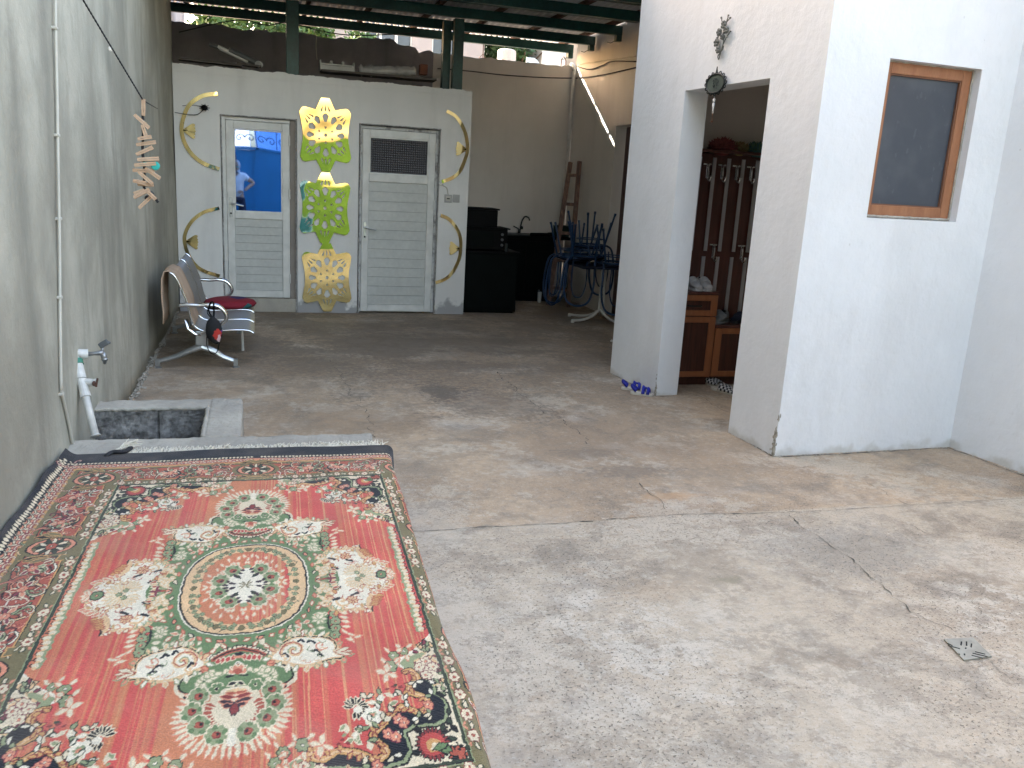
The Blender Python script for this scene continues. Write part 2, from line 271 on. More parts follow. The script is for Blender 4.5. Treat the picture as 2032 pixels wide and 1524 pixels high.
# ------------------------------------------------------------------ mesh helpers
class MB:
    def __init__(s): s.v = []; s.f = []; s.mi = []; s.cm = 0
    def add(s, vs, fs):
        o = len(s.v); s.v += [tuple(v) for v in vs]
        for f in fs: s.f.append(tuple(i+o for i in f)); s.mi.append(s.cm)
        return s
    def box(s, x0, x1, y0, y1, z0, z1):
        return s.add([(x0, y0, z0), (x1, y0, z0), (x1, y1, z0), (x0, y1, z0), (x0, y0, z1), (x1, y0, z1), (x1, y1, z1), (x0, y1, z1)],
                     [(0, 3, 2, 1), (4, 5, 6, 7), (0, 1, 5, 4), (1, 2, 6, 5), (2, 3, 7, 6), (3, 0, 4, 7)])
    def obox(s, c, ax, ay, az, hx, hy, hz):
        c = Vector(c); ax = Vector(ax).normalized()*hx; ay = Vector(ay).normalized()*hy; az = Vector(az).normalized()*hz
        P = [c+a*ax+b*ay+d*az for d in (-1, 1) for a, b in ((-1, -1), (1, -1), (1, 1), (-1, 1))]
        return s.add(P, [(0, 3, 2, 1), (4, 5, 6, 7), (0, 1, 5, 4), (1, 2, 6, 5), (2, 3, 7, 6), (3, 0, 4, 7)])
    def bar(s, a, b, w, h, up=(0, 0, 1)):
        a = Vector(a); b = Vector(b); d = (b-a).normalized(); u = Vector(up); sd = d.cross(u)
        if sd.length < 1e-4: sd = d.cross(Vector((1, 0, 0)))
        sd.normalize(); u = sd.cross(d); return s.obox((a+b)/2, d, sd, u, (b-a).length/2, w/2, h/2)
    def tube(s, pts, r, n=8, closed=False, caps=True, flat=1.):
        P = [Vector(p) for p in pts]; m = len(P); rr = r if isinstance(r, (list, tuple)) else [r]*m
        T = [((P[(i+1) % m]-P[i-1]) if closed else (P[min(i+1, m-1)]-P[max(i-1, 0)])).normalized() for i in range(m)]
        N = T[0].orthogonal().normalized(); o = len(s.v)
        for i in range(m):
            N = (N-T[i]*N.dot(T[i])); N = N.normalized() if N.length > 1e-6 else T[i].orthogonal().normalized(); Bn = T[i].cross(N)
            for k in range(n):
                a = 2*math.pi*k/n; s.v.append(tuple(P[i]+(N*math.cos(a)+Bn*math.sin(a)*flat)*rr[i]))
        for i in range(m if closed else m-1):
            j = (i+1) % m
            for k in range(n):
                s.f.append((o+i*n+k, o+i*n+(k+1) % n, o+j*n+(k+1) % n, o+j*n+k)); s.mi.append(s.cm)
        if caps and not closed:
            s.f.append(tuple(o+k for k in range(n))[::-1]); s.f.append(tuple(o+(m-1)*n+k for k in range(n))); s.mi += [s.cm]*2
        return s
    def lathe(s, c, prof, n=24, axis=(0, 0, 1)):
        c = Vector(c); az = Vector(axis).normalized(); ax = az.orthogonal().normalized(); ay = az.cross(ax); o = len(s.v)
        for r, z in prof:
            for k in range(n):
                a = 2*math.pi*k/n; s.v.append(tuple(c+az*z+(ax*math.cos(a)+ay*math.sin(a))*r))
        for i in range(len(prof)-1):
            for k in range(n):
                s.f.append((o+i*n+k, o+i*n+(k+1) % n, o+(i+1)*n+(k+1) % n, o+(i+1)*n+k)); s.mi.append(s.cm)
        s.f.append(tuple(o+k for k in range(n))[::-1]); s.f.append(tuple(o+(len(prof)-1)*n+k for k in range(n))); s.mi += [s.cm]*2
        return s
    def prism(s, poly, fr, d):
        """poly: 2D points; fr: (origin, xdir, ydir) ; extruded d along x cross y"""
        O, X, Y = (Vector(q) for q in fr); N = X.cross(Y).normalized()*d; k = len(poly)
        A = [O+X*p[0]+Y*p[1] for p in poly]; Bq = [a+N for a in A]
        return s.add(A+Bq, [tuple(range(k))[::-1], tuple(range(k, 2*k))]+[(i, (i+1) % k, k+(i+1) % k, k+i) for i in range(k)])
    def ball(s, c, rx, ry=None, rz=None, nu=14, nv=9):
        ry = ry or rx; rz = rz or rx; o = len(s.v); c = Vector(c)
        for i in range(nv+1):
            t = math.pi*i/nv
            for k in range(nu):
                a = 2*math.pi*k/nu; s.v.append((c.x+rx*math.sin(t)*math.cos(a), c.y+ry*math.sin(t)*math.sin(a), c.z+rz*math.cos(t)))
        for i in range(nv):
            for k in range(nu): s.f.append((o+i*nu+k, o+(i+1)*nu+k, o+(i+1)*nu+(k+1) % nu, o+i*nu+(k+1) % nu)); s.mi.append(s.cm)
        return s
    def build(s, name, m, parent=None, smooth=False, bevel=0., segs=2, loc=None):
        base = Vector(parent['_base']) if parent is not None else Vector(loc or (0, 0, 0))
        me = bpy.data.meshes.new(name); me.from_pydata([tuple(Vector(v)-base) for v in s.v], [], s.f)
        ms = m if isinstance(m, (list, tuple)) else [m]
        for k in ms: me.materials.append(MT[k] if isinstance(k, str) else k)
        if len(ms) > 1: me.polygons.foreach_set('material_index', s.mi)
        bm = bmesh.new(); bm.from_mesh(me); bmesh.ops.recalc_face_normals(bm, faces=bm.faces); bm.to_mesh(me); bm.free()
        if smooth: me.polygons.foreach_set('use_smooth', [True]*len(me.polygons))
        o = bpy.data.objects.new(name, me); COL.objects.link(o)
        if smooth == 'auto' or bevel:
            pass
        if bevel:
            b = o.modifiers.new('bevel', 'BEVEL'); b.width = bevel; b.segments = segs; b.limit_method = 'ANGLE'; b.angle_limit = R(35)
            for p in me.polygons: p.use_smooth = False
        if parent is not None: o.parent = parent if not parent.get('_sub') else parent; o['_base'] = tuple(base)
        else: o.location = base; o['_base'] = tuple(base)
        return o
def thing(name, label, cat, loc=(0, 0, 0), group=None):
    o = bpy.data.objects.new(name, None); COL.objects.link(o); o.location = loc; o['_base'] = tuple(loc)
    o.empty_display_size = .1
    return tag(o, label, cat, group)
def tag(o, label=None, cat=None, group=None, kind=None):
    for k, v in (('label', label), ('category', cat), ('group', group), ('kind', kind)):
        if v: o[k] = v
    return o
def solo(mb, name, m, label, cat, group=None, base=None, **kw):
    if base is None:
        xs, ys, zs = zip(*mb.v); base = ((min(xs)+max(xs))/2, (min(ys)+max(ys))/2, min(zs))
    return tag(mb.build(name, m, None, loc=base, **kw), label, cat, group)
def structure(mb, name, m, **kw): return tag(mb.build(name, m, None, **kw), kind='structure')
def dup(root, loc, rz=None, label=None, group=None, skew=None):
    def cp(o, par):
        c = o.copy(); COL.objects.link(c)
        if par is not None: c.parent = par
        for ch in list(o.children): cp(ch, c)
        return c
    r = cp(root, None); r.location = loc
    if rz is not None: r.rotation_euler = rz if isinstance(rz, tuple) else (0, 0, rz)
    if label: r['label'] = label
    if group: r['group'] = group
    return r
def curve_mesh(name, outer, holes, depth, fr):
    """flat plate with holes, made from a filled 2D curve"""
    cu = bpy.data.curves.new(name, 'CURVE'); cu.dimensions = '2D'; cu.fill_mode = 'BOTH'; cu.extrude = depth/2
    for loop in [outer]+holes:
        sp = cu.splines.new('POLY'); sp.points.add(len(loop)-1); sp.use_cyclic_u = True
        for i, p in enumerate(loop): sp.points[i].co = (p[0], p[1], 0, 1)
    ob = bpy.data.objects.new(name+'_tmp', cu); COL.objects.link(ob)
    dg = bpy.context.evaluated_depsgraph_get(); me = bpy.data.meshes.new_from_object(ob.evaluated_get(dg))
    COL.objects.unlink(ob); bpy.data.objects.remove(ob); bpy.data.curves.remove(cu)
    O, X, Y = (Vector(q) for q in fr); N = X.cross(Y).normalized()
    mb = MB(); mb.add([O+X*v.co.x+Y*v.co.y+N*(v.co.z) for v in me.vertices], [tuple(p.vertices) for p in me.polygons]); bpy.data.meshes.remove(me)
    return mb
def smooth_path(pts, k=6, closed=False):
    P = [Vector(p) for p in pts]; n = len(P); out = []
    for i in range(n if closed else n-1):
        a, b, c, d = (P[(i-1) % n] if closed or i else P[0]), P[i], P[(i+1) % n], (P[(i+2) % n] if closed or i+2 < n else P[-1])
        for j in range(k):
            t = j/k; out.append(.5*((2*b)+(-a+c)*t+(2*a-5*b+4*c-d)*t*t+(-a+3*b-3*c+d)*t**3))
    if not closed: out.append(P[-1])
    return out
def jag(n, amp, seed, sc=3.):
    return [amp*noise.fractal(Vector((i*sc/n*4, seed*7.3, 0)), 1., 2., 5) for i in range(n)]
# ================================================================== setting
FW = 9.36           # front face of the washroom block
BW = 11.05          # far boundary wall
LX = -0.83          # left wall face
SX = 4.0            # far side wall face
g = MB()
def ground():
    xs = [-60, -20, -8, -2, 0, 1, 2, 3, 4, 5, 8, 20, 60]; ys = [-60, -20, -8, -2, 0, 1, 2, 3, 4, 5, 6, 7, 8, 9, 10, 12, 20, 60]
    g.v = [(x, y, 0) for y in ys for x in xs]; n = len(xs)
    g.f = [(j*n+i, j*n+i+1, (j+1)*n+i+1, (j+1)*n+i) for j in range(len(ys)-1) for i in range(n-1)]; g.mi = [0]*len(g.f)
ground(); structure(g, 'ground', 'floor')
# cracks and joints in the concrete: thin irregular strips lying on it
def crack(px, w, seed, wob=.012, name='floor_crack'):
    pts = [on_floor(*p) for p in px]; P = []
    for a, b in zip(pts, pts[1:]):
        n = max(2, int((b-a).length/.009))
        for i in range(n):
            t = i/n; q = a.lerp(b, t); d = (b-a).normalized(); s = Vector((-d.y, d.x, 0))
            k = noise.fractal(Vector((q.x*7, q.y*7, seed)), .8, 2.1, 7)*wob*2.2
            P.append((q+s*k, s))
    mb = MB(); o = []; w *= .75
    for i, (q, s) in enumerate(P):
        ww = w*(.12+1.5*max(0, noise.noise(Vector((i*.13, seed, 3)))+.15)+.35*random.random())
        if i in (0, len(P)-1): ww = .0005
        o += [q+s*ww/2, q-s*ww/2]
    mb.add([(p.x, p.y, .003) for p in o], [(2*i, 2*i+1, 2*i+3, 2*i+2) for i in range(len(P)-1)])
    structure(mb, name, 'crack')
crack([(815, 1056), (960, 1047), (1100, 1040), (1200, 1032), (1340, 1022), (1500, 1019), (1560, 1017)], .008, 1, .005, 'slab_joint')
crack([(1560, 1017), (1700, 1010), (1810, 1003), (1920, 996), (2060, 988)], .005, 2, .004, 'slab_joint')
crack([(1560, 1018), (1600, 1052), (1640, 1078), (1690, 1110), (1730, 1148), (1765, 1178), (1810, 1215), (1880, 1248), (1897, 1262)], .0065, 3)
crack([(1965, 1312), (1990, 1335), (2018, 1362)], .005, 4)
crack([(1718, 957), (1745, 970), (1780, 992), (1808, 1003)], .006, 5)
crack([(1475, 905), (1510, 925), (1560, 932), (1622, 925), (1600, 915)], .004, 6)
crack([(1265, 958), (1300, 985), (1330, 1012)], .008, 7, .016)
crack([(985, 738), (1010, 762), (1045, 790), (1070, 812), (1100, 825), (1150, 862), (1180, 884)], .008, 8, .02)
crack([(1380, 782), (1430, 812), (1448, 822)], .006, 9)
crack([(655, 715), (690, 760), (720, 820), (745, 870)], .006, 11, .02)
crack([(1808, 1045), (1840, 1060), (1850, 1065)], .006, 12, .02)
# dirt line where the porch walls meet the concrete
crack([(1213, 742), (1258, 765), (1300, 787), (1346, 786)], .016, 21, .004, 'wall_foot_crack')
crack([(1445, 858), (1490, 882), (1534, 907), (1640, 903), (1760, 896), (1883, 889), (1960, 918), (2050, 952)], .017, 22, .004, 'wall_foot_crack')
# crumbled mortar along foot of left wall
mb = MB()
for i in range(1100):
    t = random.random()**1.2; y = 4.8+t*4.2; r = random.uniform(.002, .009)*(1 if random.random() < .93 else 2)
    k_ = .5+.5*noise.noise(Vector((y*2.2, 0, 9))); mb.ball((LX+.035+abs(random.gauss(0, .028))*k_, y, abs(random.gauss(0, .03))*k_), r, r*random.uniform(.8, 1.6), r*.7, 6, 4)
structure(mb, 'mortar_debris', 'mortar')
mb = MB()
for a, b in (((1212, 741), (1300, 787)), ((1445, 857), (1535, 906)), ((1535, 906), (1883, 888)), ((1883, 888), (2040, 945))):
    A, B = on_floor(*a), on_floor(*b); n = int((B-A).length*55)
    for i in range(n):
        q = A.lerp(B, random.random()); r = random.uniform(.003, .009); mb.ball((q.x+random.gauss(0, .004), q.y-abs(random.gauss(0, .008)), .001), r*1.4, r*1.2, r*.6, 6, 4)
structure(mb, 'plaster_crumbs', 'mortar')

# ------------------------------------------------------------------ left wall, its unseen height raised to shade the yard
def rough_wall(A, B, z0, z1, thick, amp, seed, du=.12, top=None, holes=None, side=1):
    """wall face from A to B (front face), pushed out by gentle noise; thickness away from the courtyard"""
    A = Vector((*A, 0)); B = Vector((*B, 0)); d = (B-A); Ln = d.length; d.normalize(); nrm = Vector((d.y, -d.x, 0))*side
    nu = max(2, int(Ln/du)); nz = max(2, int((z1-z0)/du)); mb = MB(); vs = []
    for j in range(nz+1):
        for i in range(nu+1):
            u = Ln*i/nu; tz = z1+(top(u) if top else 0); z = z0+(tz-z0)*j/nz
            k = amp*noise.fractal(Vector((u*.9, z*.9, seed)), 1., 2., 4)
            vs.append(A+d*u+nrm*k+Vector((0, 0, z)))
    fs = [(j*(nu+1)+i, j*(nu+1)+i+1, (j+1)*(nu+1)+i+1, (j+1)*(nu+1)+i) for j in range(nz) for i in range(nu)]
    o = len(vs)
    for j in range(nz+1):
        for i in range(nu+1):
            u = Ln*i/nu; tz = z1+(top(u) if top else 0); z = z0+(tz-z0)*j/nz; vs.append(A+d*u-nrm*thick+Vector((0, 0, z)))
    fs += [tuple(o+k for k in f)[::-1] for f in fs]
    w = nu+1
    for i in range(nu): fs += [(nz*w+i, nz*w+i+1, o+nz*w+i+1, o+nz*w+i), (i, o+i, o+i+1, i+1)]
    for j in range(nz): fs += [(j*w, (j+1)*w, o+(j+1)*w, o+j*w), (j*w+nu, o+j*w+nu, o+(j+1)*w+nu, (j+1)*w+nu)]
    return mb.add(vs, fs)
mb = rough_wall((LX-.01, -6), (LX+.045, 9.52), 0, 6.5, .3, .012, 3, .14)
solo(mb, 'boundary_wall', 'grey_plaster', 'tall grey cement plastered wall with damp stains running along the left side', 'wall', base=(LX, 2, 0), smooth=True)
mb = rough_wall((-.92, 9.53), (-.92, 13.5), 0, 6.4, .25, .02, 5, .14)  # raised over the canopy and run past the far wall to block sun
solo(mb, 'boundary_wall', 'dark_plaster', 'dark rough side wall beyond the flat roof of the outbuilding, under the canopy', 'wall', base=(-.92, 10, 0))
# ------------------------------------------------------------------ far wall
def topj(seed, amp=.035, step=0.):
    return lambda u: amp*noise.fractal(Vector((u*3.1, seed, 0)), 1., 2., 6) + amp*.5*noise.noise(Vector((u*17, seed, 2)))
def farj(u):
    x = -.91+u; z = .055 if x < 1.9 else 0.
    if 1.2 < x < 1.65: z += .03
    return z+topj(2, .045)(u)*(1. if x < 2.1 else .45)
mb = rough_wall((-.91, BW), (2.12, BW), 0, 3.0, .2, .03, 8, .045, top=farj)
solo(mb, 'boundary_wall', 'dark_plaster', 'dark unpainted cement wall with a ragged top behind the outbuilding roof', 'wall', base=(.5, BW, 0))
mb = rough_wall((2.12, BW), (SX-.002, BW), 0, 2.99, .09, .008, 9, .04, top=lambda u: .6*topj(4, .035)(u))
solo(mb, 'boundary_wall', 'back_plaster', 'pale painted far wall behind the sink counter with a chipped top edge', 'wall', base=(3, BW, 0), smooth=False)

# ------------------------------------------------------------------ walls made of slabs with openings
def wall_slabs(mb, u0, u1, z0, z1, ops, face, thick, place):
    return wall_weld(mb, u0, u1, z0, z1, ops, thick, place)
def wall_weld(mb, u0, u1, z0, z1, ops, thick, place):
    '''one closed shell with openings cut through, no internal faces'''
    us = sorted({u0, u1, *[o[0] for o in ops], *[o[1] for o in ops]}); zs = sorted({z0, z1, *[o[2] for o in ops], *[o[3] for o in ops]})
    def solid(i, k):
        if not (0 <= i < len(us)-1 and 0 <= k < len(zs)-1): return False
        a, b, c, d = us[i], us[i+1], zs[k], zs[k+1]
        return not any(o[0] <= a+1e-6 and o[1] >= b-1e-6 and o[2] <= c+1e-6 and o[3] >= d-1e-6 for o in ops)
    ids = {}; vs = []
    def V(i, k, d):
        if (i, k, d) not in ids: ids[(i, k, d)] = len(vs); vs.append(place(us[i], thick*d, zs[k]))
        return ids[(i, k, d)]
    fs = []
    for i in range(len(us)-1):
        for k in range(len(zs)-1):
            if not solid(i, k): continue
            fs += [(V(i, k, 0), V(i+1, k, 0), V(i+1, k+1, 0), V(i, k+1, 0)), (V(i, k, 1), V(i, k+1, 1), V(i+1, k+1, 1), V(i+1, k, 1))]
            for di, dk, e in ((-1, 0, ((i, k), (i, k+1))), (1, 0, ((i+1, k), (i+1, k+1))), (0, -1, ((i, k), (i+1, k))), (0, 1, ((i, k+1), (i+1, k+1)))):
                if not solid(i+di, k+dk): (p, q), (r, s) = e; fs.append((V(p, q, 0), V(r, s, 0), V(r, s, 1), V(p, q, 1)))
    return mb.add(vs, fs)
def wall_slabs_old(mb, u0, u1, z0, z1, ops, face, thick, place):
    """ops: (ua, ub, za, zb). place(u, d, z) -> point, d = depth behind the face"""
    us = sorted({u0, u1, *[o[0] for o in ops], *[o[1] for o in ops]}); cells = []
    for a, b in zip(us, us[1:]):
        zs = [z0]
        for o in sorted(ops, key=lambda q: q[2]):
            if o[0] <= a+1e-6 and o[1] >= b-1e-6: zs += [o[2], o[3]]
        zs.append(z1)
        for k in range(0, len(zs), 2):
            if zs[k+1]-zs[k] > 1e-4:
                P = [place(u, d, z) for z in (zs[k], zs[k+1]) for u, d in ((a, 0), (b, 0), (b, thick), (a, thick))]
                mb.add(P, [(0, 3, 2, 1), (4, 5, 6, 7), (0, 1, 5, 4), (1, 2, 6, 5), (2, 3, 7, 6), (3, 0, 4, 7)])
    return mb
out = thing('outbuilding', 'low washroom block with two white plastic doors and a flat roof in the background', 'outbuilding', (.7, FW, 0))
D1 = (-.345, .405, .0, 1.99); D2 = (1.035, 1.905, .0, 2.0)
mb = MB(); wall_slabs(mb, -.775, 2.232, 0, 2.36, [D1, D2], FW, .14, lambda u, d, z: (u, FW+d, z))
# side return and back room walls
mb.box(2.10, 2.232, FW+.142, BW-.01, 0, 2.36)
# ragged strip of plaster along the top edge
n = 150; tp = [.075+.02*noise.fractal(Vector((i*.11, 4, 0)), 1., 2., 5)+.008*noise.noise(Vector((i*.9, 1, 1)))-.02*i/n for i in range(n+1)]
vs = []
for i in range(n+1):
    x = -.775+3.007*i/n; vs += [(x, FW+.001, 2.361), (x, FW+.001, 2.361+tp[i]), (x, FW+.12, 2.361+tp[i]), (x, FW+.12, 2.361)]
fs = []
for i in range(n):
    for k in range(4): fs.append((4*i+k, 4*(i+1)+k, 4*(i+1)+(k+1) % 4, 4*i+(k+1) % 4))
fs += [(0, 1, 2, 3), (4*n+3, 4*n+2, 4*n+1, 4*n)]
mb.add(vs, fs); mb.build('wall', 'front_plaster', out)
MB().box(-.775, 2.232, FW+.125, BW-.22, 2.362, 2.42).build('roof', 'dark_plaster', out)
MB().box(-.345, .405, FW+.012, FW+.3, 0, .145).build('door_sill', 'rim', out, bevel=.006)
mb = MB()   # thin projecting edge of render around the openings
for (a, b, c, e) in (D1, D2):
    for x in (a, b):
        P = [(x+(.012 if x == a else -.012)+.006*noise.noise(Vector((x, i*.3, 2))), FW-.004, e*i/20) for i in range(21)]; mb.tube(P, .006, 5)
    P = [(a+(b-a)*i/20, FW-.004, e-.002+.007*noise.noise(Vector((x, i*.4, 7)))) for i in range(21)]; mb.tube(P, .007, 5)
mb.build('opening_trim', mat('chipped_trim', (.42, .41, .39), (.22, .215, .205), rough=.9, scale=30), out)
def pvc_door(x0, x1, z0, z1, glass, gz0, gz1, ribs, label, gm, depth=.03, gx=(0, 0), hinge_z=(), handle_z=1.0, wide_cross=.07):
    y = FW+depth; fw = .075
    lf = MB(); lf.box(x0, x0+fw, y, y+.05, z0, z1); lf.box(x1-fw, x1, y, y+.05, z0, z1)
    lf.box(x0+fw, x1-fw, y, y+.05, z1-fw, z1); lf.box(x0+fw, x1-fw, y, y+.05, z0, z0+fw); lf.box(x0+fw, x1-fw, y, y+.05, gz0-wide_cross, gz0)
    d = lf.build('door', 'white_pvc', out, bevel=.006); tag(d, label)
    q = MB(); zz = z0+fw; n = ribs; q.cm = 0; h = (gz0-wide_cross-zz)/n
    for i in range(n): q.box(x0+fw-.002, x1-fw+.002, y+.016, y+.035, zz+i*h+.002, zz+(i+1)*h-.002)
    q.cm = 1
    q.box(x0+fw-.002, x1-fw+.002, y+.0225, y+.035, zz, zz+n*h)
    q.build('panel', ['pvc_panel', 'groove'], d)
    MB().box(x0+fw-.002, x1-fw+.002, y+.018, y+.030, gz0-.003, gz1+.003).build('pane', gm, d)
    b = MB()
    for (a1, b1, c1, d1) in ((x0+fw, x0+fw+.012, gz0, gz1), (x1-fw-.012, x1-fw, gz0, gz1), (x0+fw+.012, x1-fw-.012, gz1-.012, gz1), (x0+fw+.012, x1-fw-.012, gz0, gz0+.012)): b.box(a1, b1, y+.006, y+.0175, c1, d1)
    b.build('glazing_bead', 'white_pvc', d)
    h = MB(); hx = x0+.036; h.box(hx-.016, hx+.016, y-.008, y, handle_z-.14, handle_z+.06)
    h.tube([(hx, y-.006, handle_z), (hx, y-.045, handle_z)], .008); h.tube([(hx, y-.042, handle_z), (hx+.04, y-.048, handle_z-.004), (hx+.125, y-.044, handle_z-.020)], [.009, .009, .007])
    h.build('handle', 'alu', d, bevel=.002)
    k = MB(); k.lathe((hx, y-.009, handle_z-.1), [(.010, 0), (.010, .004), (.004, .005)], 12, (0, -1, 0)); k.build('keyhole', 'black', d)
    for hz in hinge_z:
        h = MB(); h.tube([(x1-.004, y-.010, hz-.05), (x1-.004, y-.010, hz+.05)], .009, 10); h.box(x1-.04, x1-.004, y-.005, y-.001, hz-.04, hz+.04); h.build('hinge', 'white_pvc', d)
    return d
fr = MB(); y = FW+.035
fr.box(-.334, -.295, y, y+.07, .147, 1.978); fr.box(-.295, .335, y, y+.07, 1.945, 1.978); fr.build('door_frame', 'white_pvc', out, bevel=.004)
MB().box(.333, .398, FW+.03, FW+.09, .147, 1.980).build('door_jamb', 'jamb', out, bevel=.003)
pvc_door(-.293, .331, .152, 1.942, None, 1.04, 1.865, 9, 'white plastic door with a blue mirrored upper pane', 'mirror_pane', .03, hinge_z=(1.78, 1.24, .36), handle_z=1.12)
fr = MB(); y = FW+.04
fr.box(1.047, 1.074, y, y+.07, .012, 1.985); fr.box(1.862, 1.893, y, y+.07, .012, 1.985); fr.box(1.074, 1.862, y, y+.07, 1.955, 1.985); fr.build('door_frame', mat('chipped_frame', (.5, .5, .48), (.2, .19, .18), rough=.9, scale=14, lo=.5, hi=.7), out, bevel=.003)
pvc_door(1.076, 1.860, .018, 1.952, None, 1.50, 1.877, 13, 'white plastic door with a small dark patterned pane', 'pattern_glass', .035, hinge_z=(1.80, 1.2, .22), handle_z=.93, wide_cross=.085)
MB().box(1.047, 1.893, FW+.1, FW+.14, 0, .014).build('door_sill', 'rim', out)
# dark interiors behind the doors are closed off by the leaves

# ------------------------------------------------------------------ main house with entrance porch on the right
hs = thing('house', 'white plastered house with an open porch doorway and a brown framed window on the right', 'house', (3.6, 5.2, 0))
A0 = Vector((2.801, 6.39)); A1 = Vector((2.930, 4.178)); dw = (A1-A0).normalized(); nw = Vector((-dw.y, dw.x))  # into the house (+x)
if nw.x < 0: nw = -nw
TH = .185; HT = 3.45
LW = (A1-A0).length
def pw(u, d, z): q = A0+dw*u+nw*d; return (q.x, q.y, z)
u_l = (on_floor(1300, 785)-Vector((*A0, 0))).length; u_r = (Vector((2.905, 4.66))-A0).length
mb = MB(); wall_slabs(mb, 0, LW-.17, 0, HT, [(u_l-.0, u_r, 0, 2.175)], 0, TH, pw)
# window wall
B0 = A1; B1 = Vector((4.245, 4.212)); db = (B1-B0).normalized(); nb = Vector((-db.y, db.x))
LB = (B1-B0).length
def pb(u, d, z): q = B0+db*u-dw*d; return (q.x, q.y, z)
WU0, WU1, WZ0, WZ1 = 3.340-2.930, 3.985-2.930, 1.412, 2.272
mb2 = MB(); wall_slabs(mb, 0, LB+.3, 0, HT, [(WU0, WU1, WZ0, WZ1)], 0, .17, pb)
# right hand wall coming towards the camera
C0 = B1; dc = Vector((.058, -.52)).normalized(); nc = Vector((-dc.y, dc.x))
if nc.x < 0: nc = -nc
P = []
for z in (0, HT):
    for (u, d) in ((-.002, 0), (7.4, 0), (7.4, .2), (-.002, .2)): q = C0+dc*u+nc*d; P.append((q.x, q.y, z))
mb.add(P, [(0, 3, 2, 1), (4, 5, 6, 7), (0, 1, 5, 4), (1, 2, 6, 5), (2, 3, 7, 6), (3, 0, 4, 7)])
mb.box(2.99, 4.3, 6.245, 6.388, 0, HT)       # far porch wall
mb.add(mb2.v, mb2.f)
mb.build('wall', 'white_plaster', hs)
# inner faces of the porch
mb = MB(); mb.box(3.035, 4.17, 6.236, 6.243, 0, 2.9); mb.box(4.17, 4.2, 4.40, 6.236, 0, 2.9); mb.build('porch_lining', 'inner_plaster', hs)
MB().box(2.85, 4.6, 4.25, 6.36, 2.905, 3.0).build('ceiling', 'inner_plaster', hs)
# far side wall under the canopy, with a door recess
mb = MB(); ops = [(1.52, 2.5, 0, 2.2)]
wall_slabs(mb, 0, BW-6.39+.2, 0, 3.9, [(BW-9.55, BW-8.55, 0, 2.19)], 0, .18, lambda u, d, z: (SX+d, BW+.2-u-.0, z) if False else (SX+d, BW-u, z))
mb.build('side_wall', 'back_plaster', hs, bevel=.004)
MB().box(SX+.13, SX+.17, 8.56, 9.54, 0, 2.185).build('side_door', 'dark_wood', hs)
mb = MB(); mb.box(2.78, 9, 4.18, 6.40, HT+.002, HT+.12); mb.build('roof', 'rim', hs)
# window
y0 = .055
w = MB()
def wb(a, b, c, d, f, e=.05): 
    P = [pb(u, dd, z) for z in (c, d) for u, dd in ((a, f), (b, f), (b, f+e), (a, f+e))]; w.add(P, [(0, 3, 2, 1), (4, 5, 6, 7), (0, 1, 5, 4), (1, 2, 6, 5), (2, 3, 7, 6), (3, 0, 4, 7)])
fx0, fx1, fz0, fz1 = WU0+.004, WU1-.010, WZ0+.012, WZ1-.004; fwd = .062
wb(fx0, fx0+fwd, fz0, fz1, y0); wb(fx1-fwd, fx1, fz0, fz1, y0); wb(fx0+fwd, fx1-fwd, fz1-fwd, fz1, y0); wb(fx0+fwd, fx1-fwd, fz0, fz0+fwd, y0)
wo = w.build('window', 'win_frame', hs, bevel=.004)
w = MB(); wb(fx0+fwd-.004, fx1-fwd+.004, fz0+fwd-.004, fz1-fwd+.004, y0+.022, .008); w.build('pane', 'film_glass', wo)
w = MB(); k = .008
wb(fx0+fwd, fx0+fwd+k, fz0+fwd, fz1-fwd, y0+.008, .013); wb(fx1-fwd-k, fx1-fwd, fz0+fwd, fz1-fwd, y0+.008, .013); wb(fx0+fwd+k, fx1-fwd-k, fz1-fwd-k, fz1-fwd, y0+.008, .013); wb(fx0+fwd+k, fx1-fwd-k, fz0+fwd, fz0+fwd+k, y0+.008, .013)
w.build('bead', mat('bead_wood', (.20, .09, .05), rough=.6), wo)
w = MB(); P = []
for i in range(40): P.append(pb(fx0+(fx1-fx0)*i/39, y0-.003, fz1+.002+.004*noise.noise(Vector((i*.5, 0, 0)))))
w.tube(P, .006, 5); P = [pb(fx1+.003+.004*noise.noise(Vector((i*.5, 5, 0))), y0-.003, fz0+(fz1-fz0)*i/39) for i in range(40)]; w.tube(P, .006, 5)
P = [pb(fx0+(fx1-fx0)*i/39, y0-.006, fz0-.002+.003*noise.noise(Vector((i*.5, 9, 0)))) for i in range(40)]; w.tube(P, .008, 5)
w.build('filler', 'mortar', wo)

# ------------------------------------------------------------------ canopy: green steel frame with zinc sheets
cp = thing('canopy', 'green painted steel canopy with zinc sheets over the far end of the yard', 'canopy', (1.6, 9, 3.17))
for y in (11.13, 10.37, 9.54, 8.68, 7.85, 7.02):
    MB().box(-.95, SX-.03, y-.03, y+.03, 3.165, 3.265).build('beam', 'green_steel', cp, bevel=.003)
    b = MB(); b.box(SX-.10, SX-.035, y-.034, y+.034, 3.10, 3.163)
    b.tube([(SX-.10, y, 3.11), (SX-.16, y-.02, 3.075), (SX-.19, y+.01, 3.085)], .004, 5); b.build('bracket', 'green_steel', cp)
for i in range(8):
    x = -.75+i*.66
    MB().box(x-.02, x+.02, 6.7, 11.45, 3.267, 3.315).build('purlin', 'rust', cp)
for i, y in enumerate((8.26, 9.1, 9.95, 10.75)):
    MB().box(-.9, SX-.04, y-.02, y+.02, 3.235, 3.265).build('cross_bar', 'green_steel', cp)
# beam end trusses: lower chord under near beams
MB().box(-.95, SX-.02, 11.30, 11.34, 3.222, 3.264).build('edge_bar', 'rust', cp)
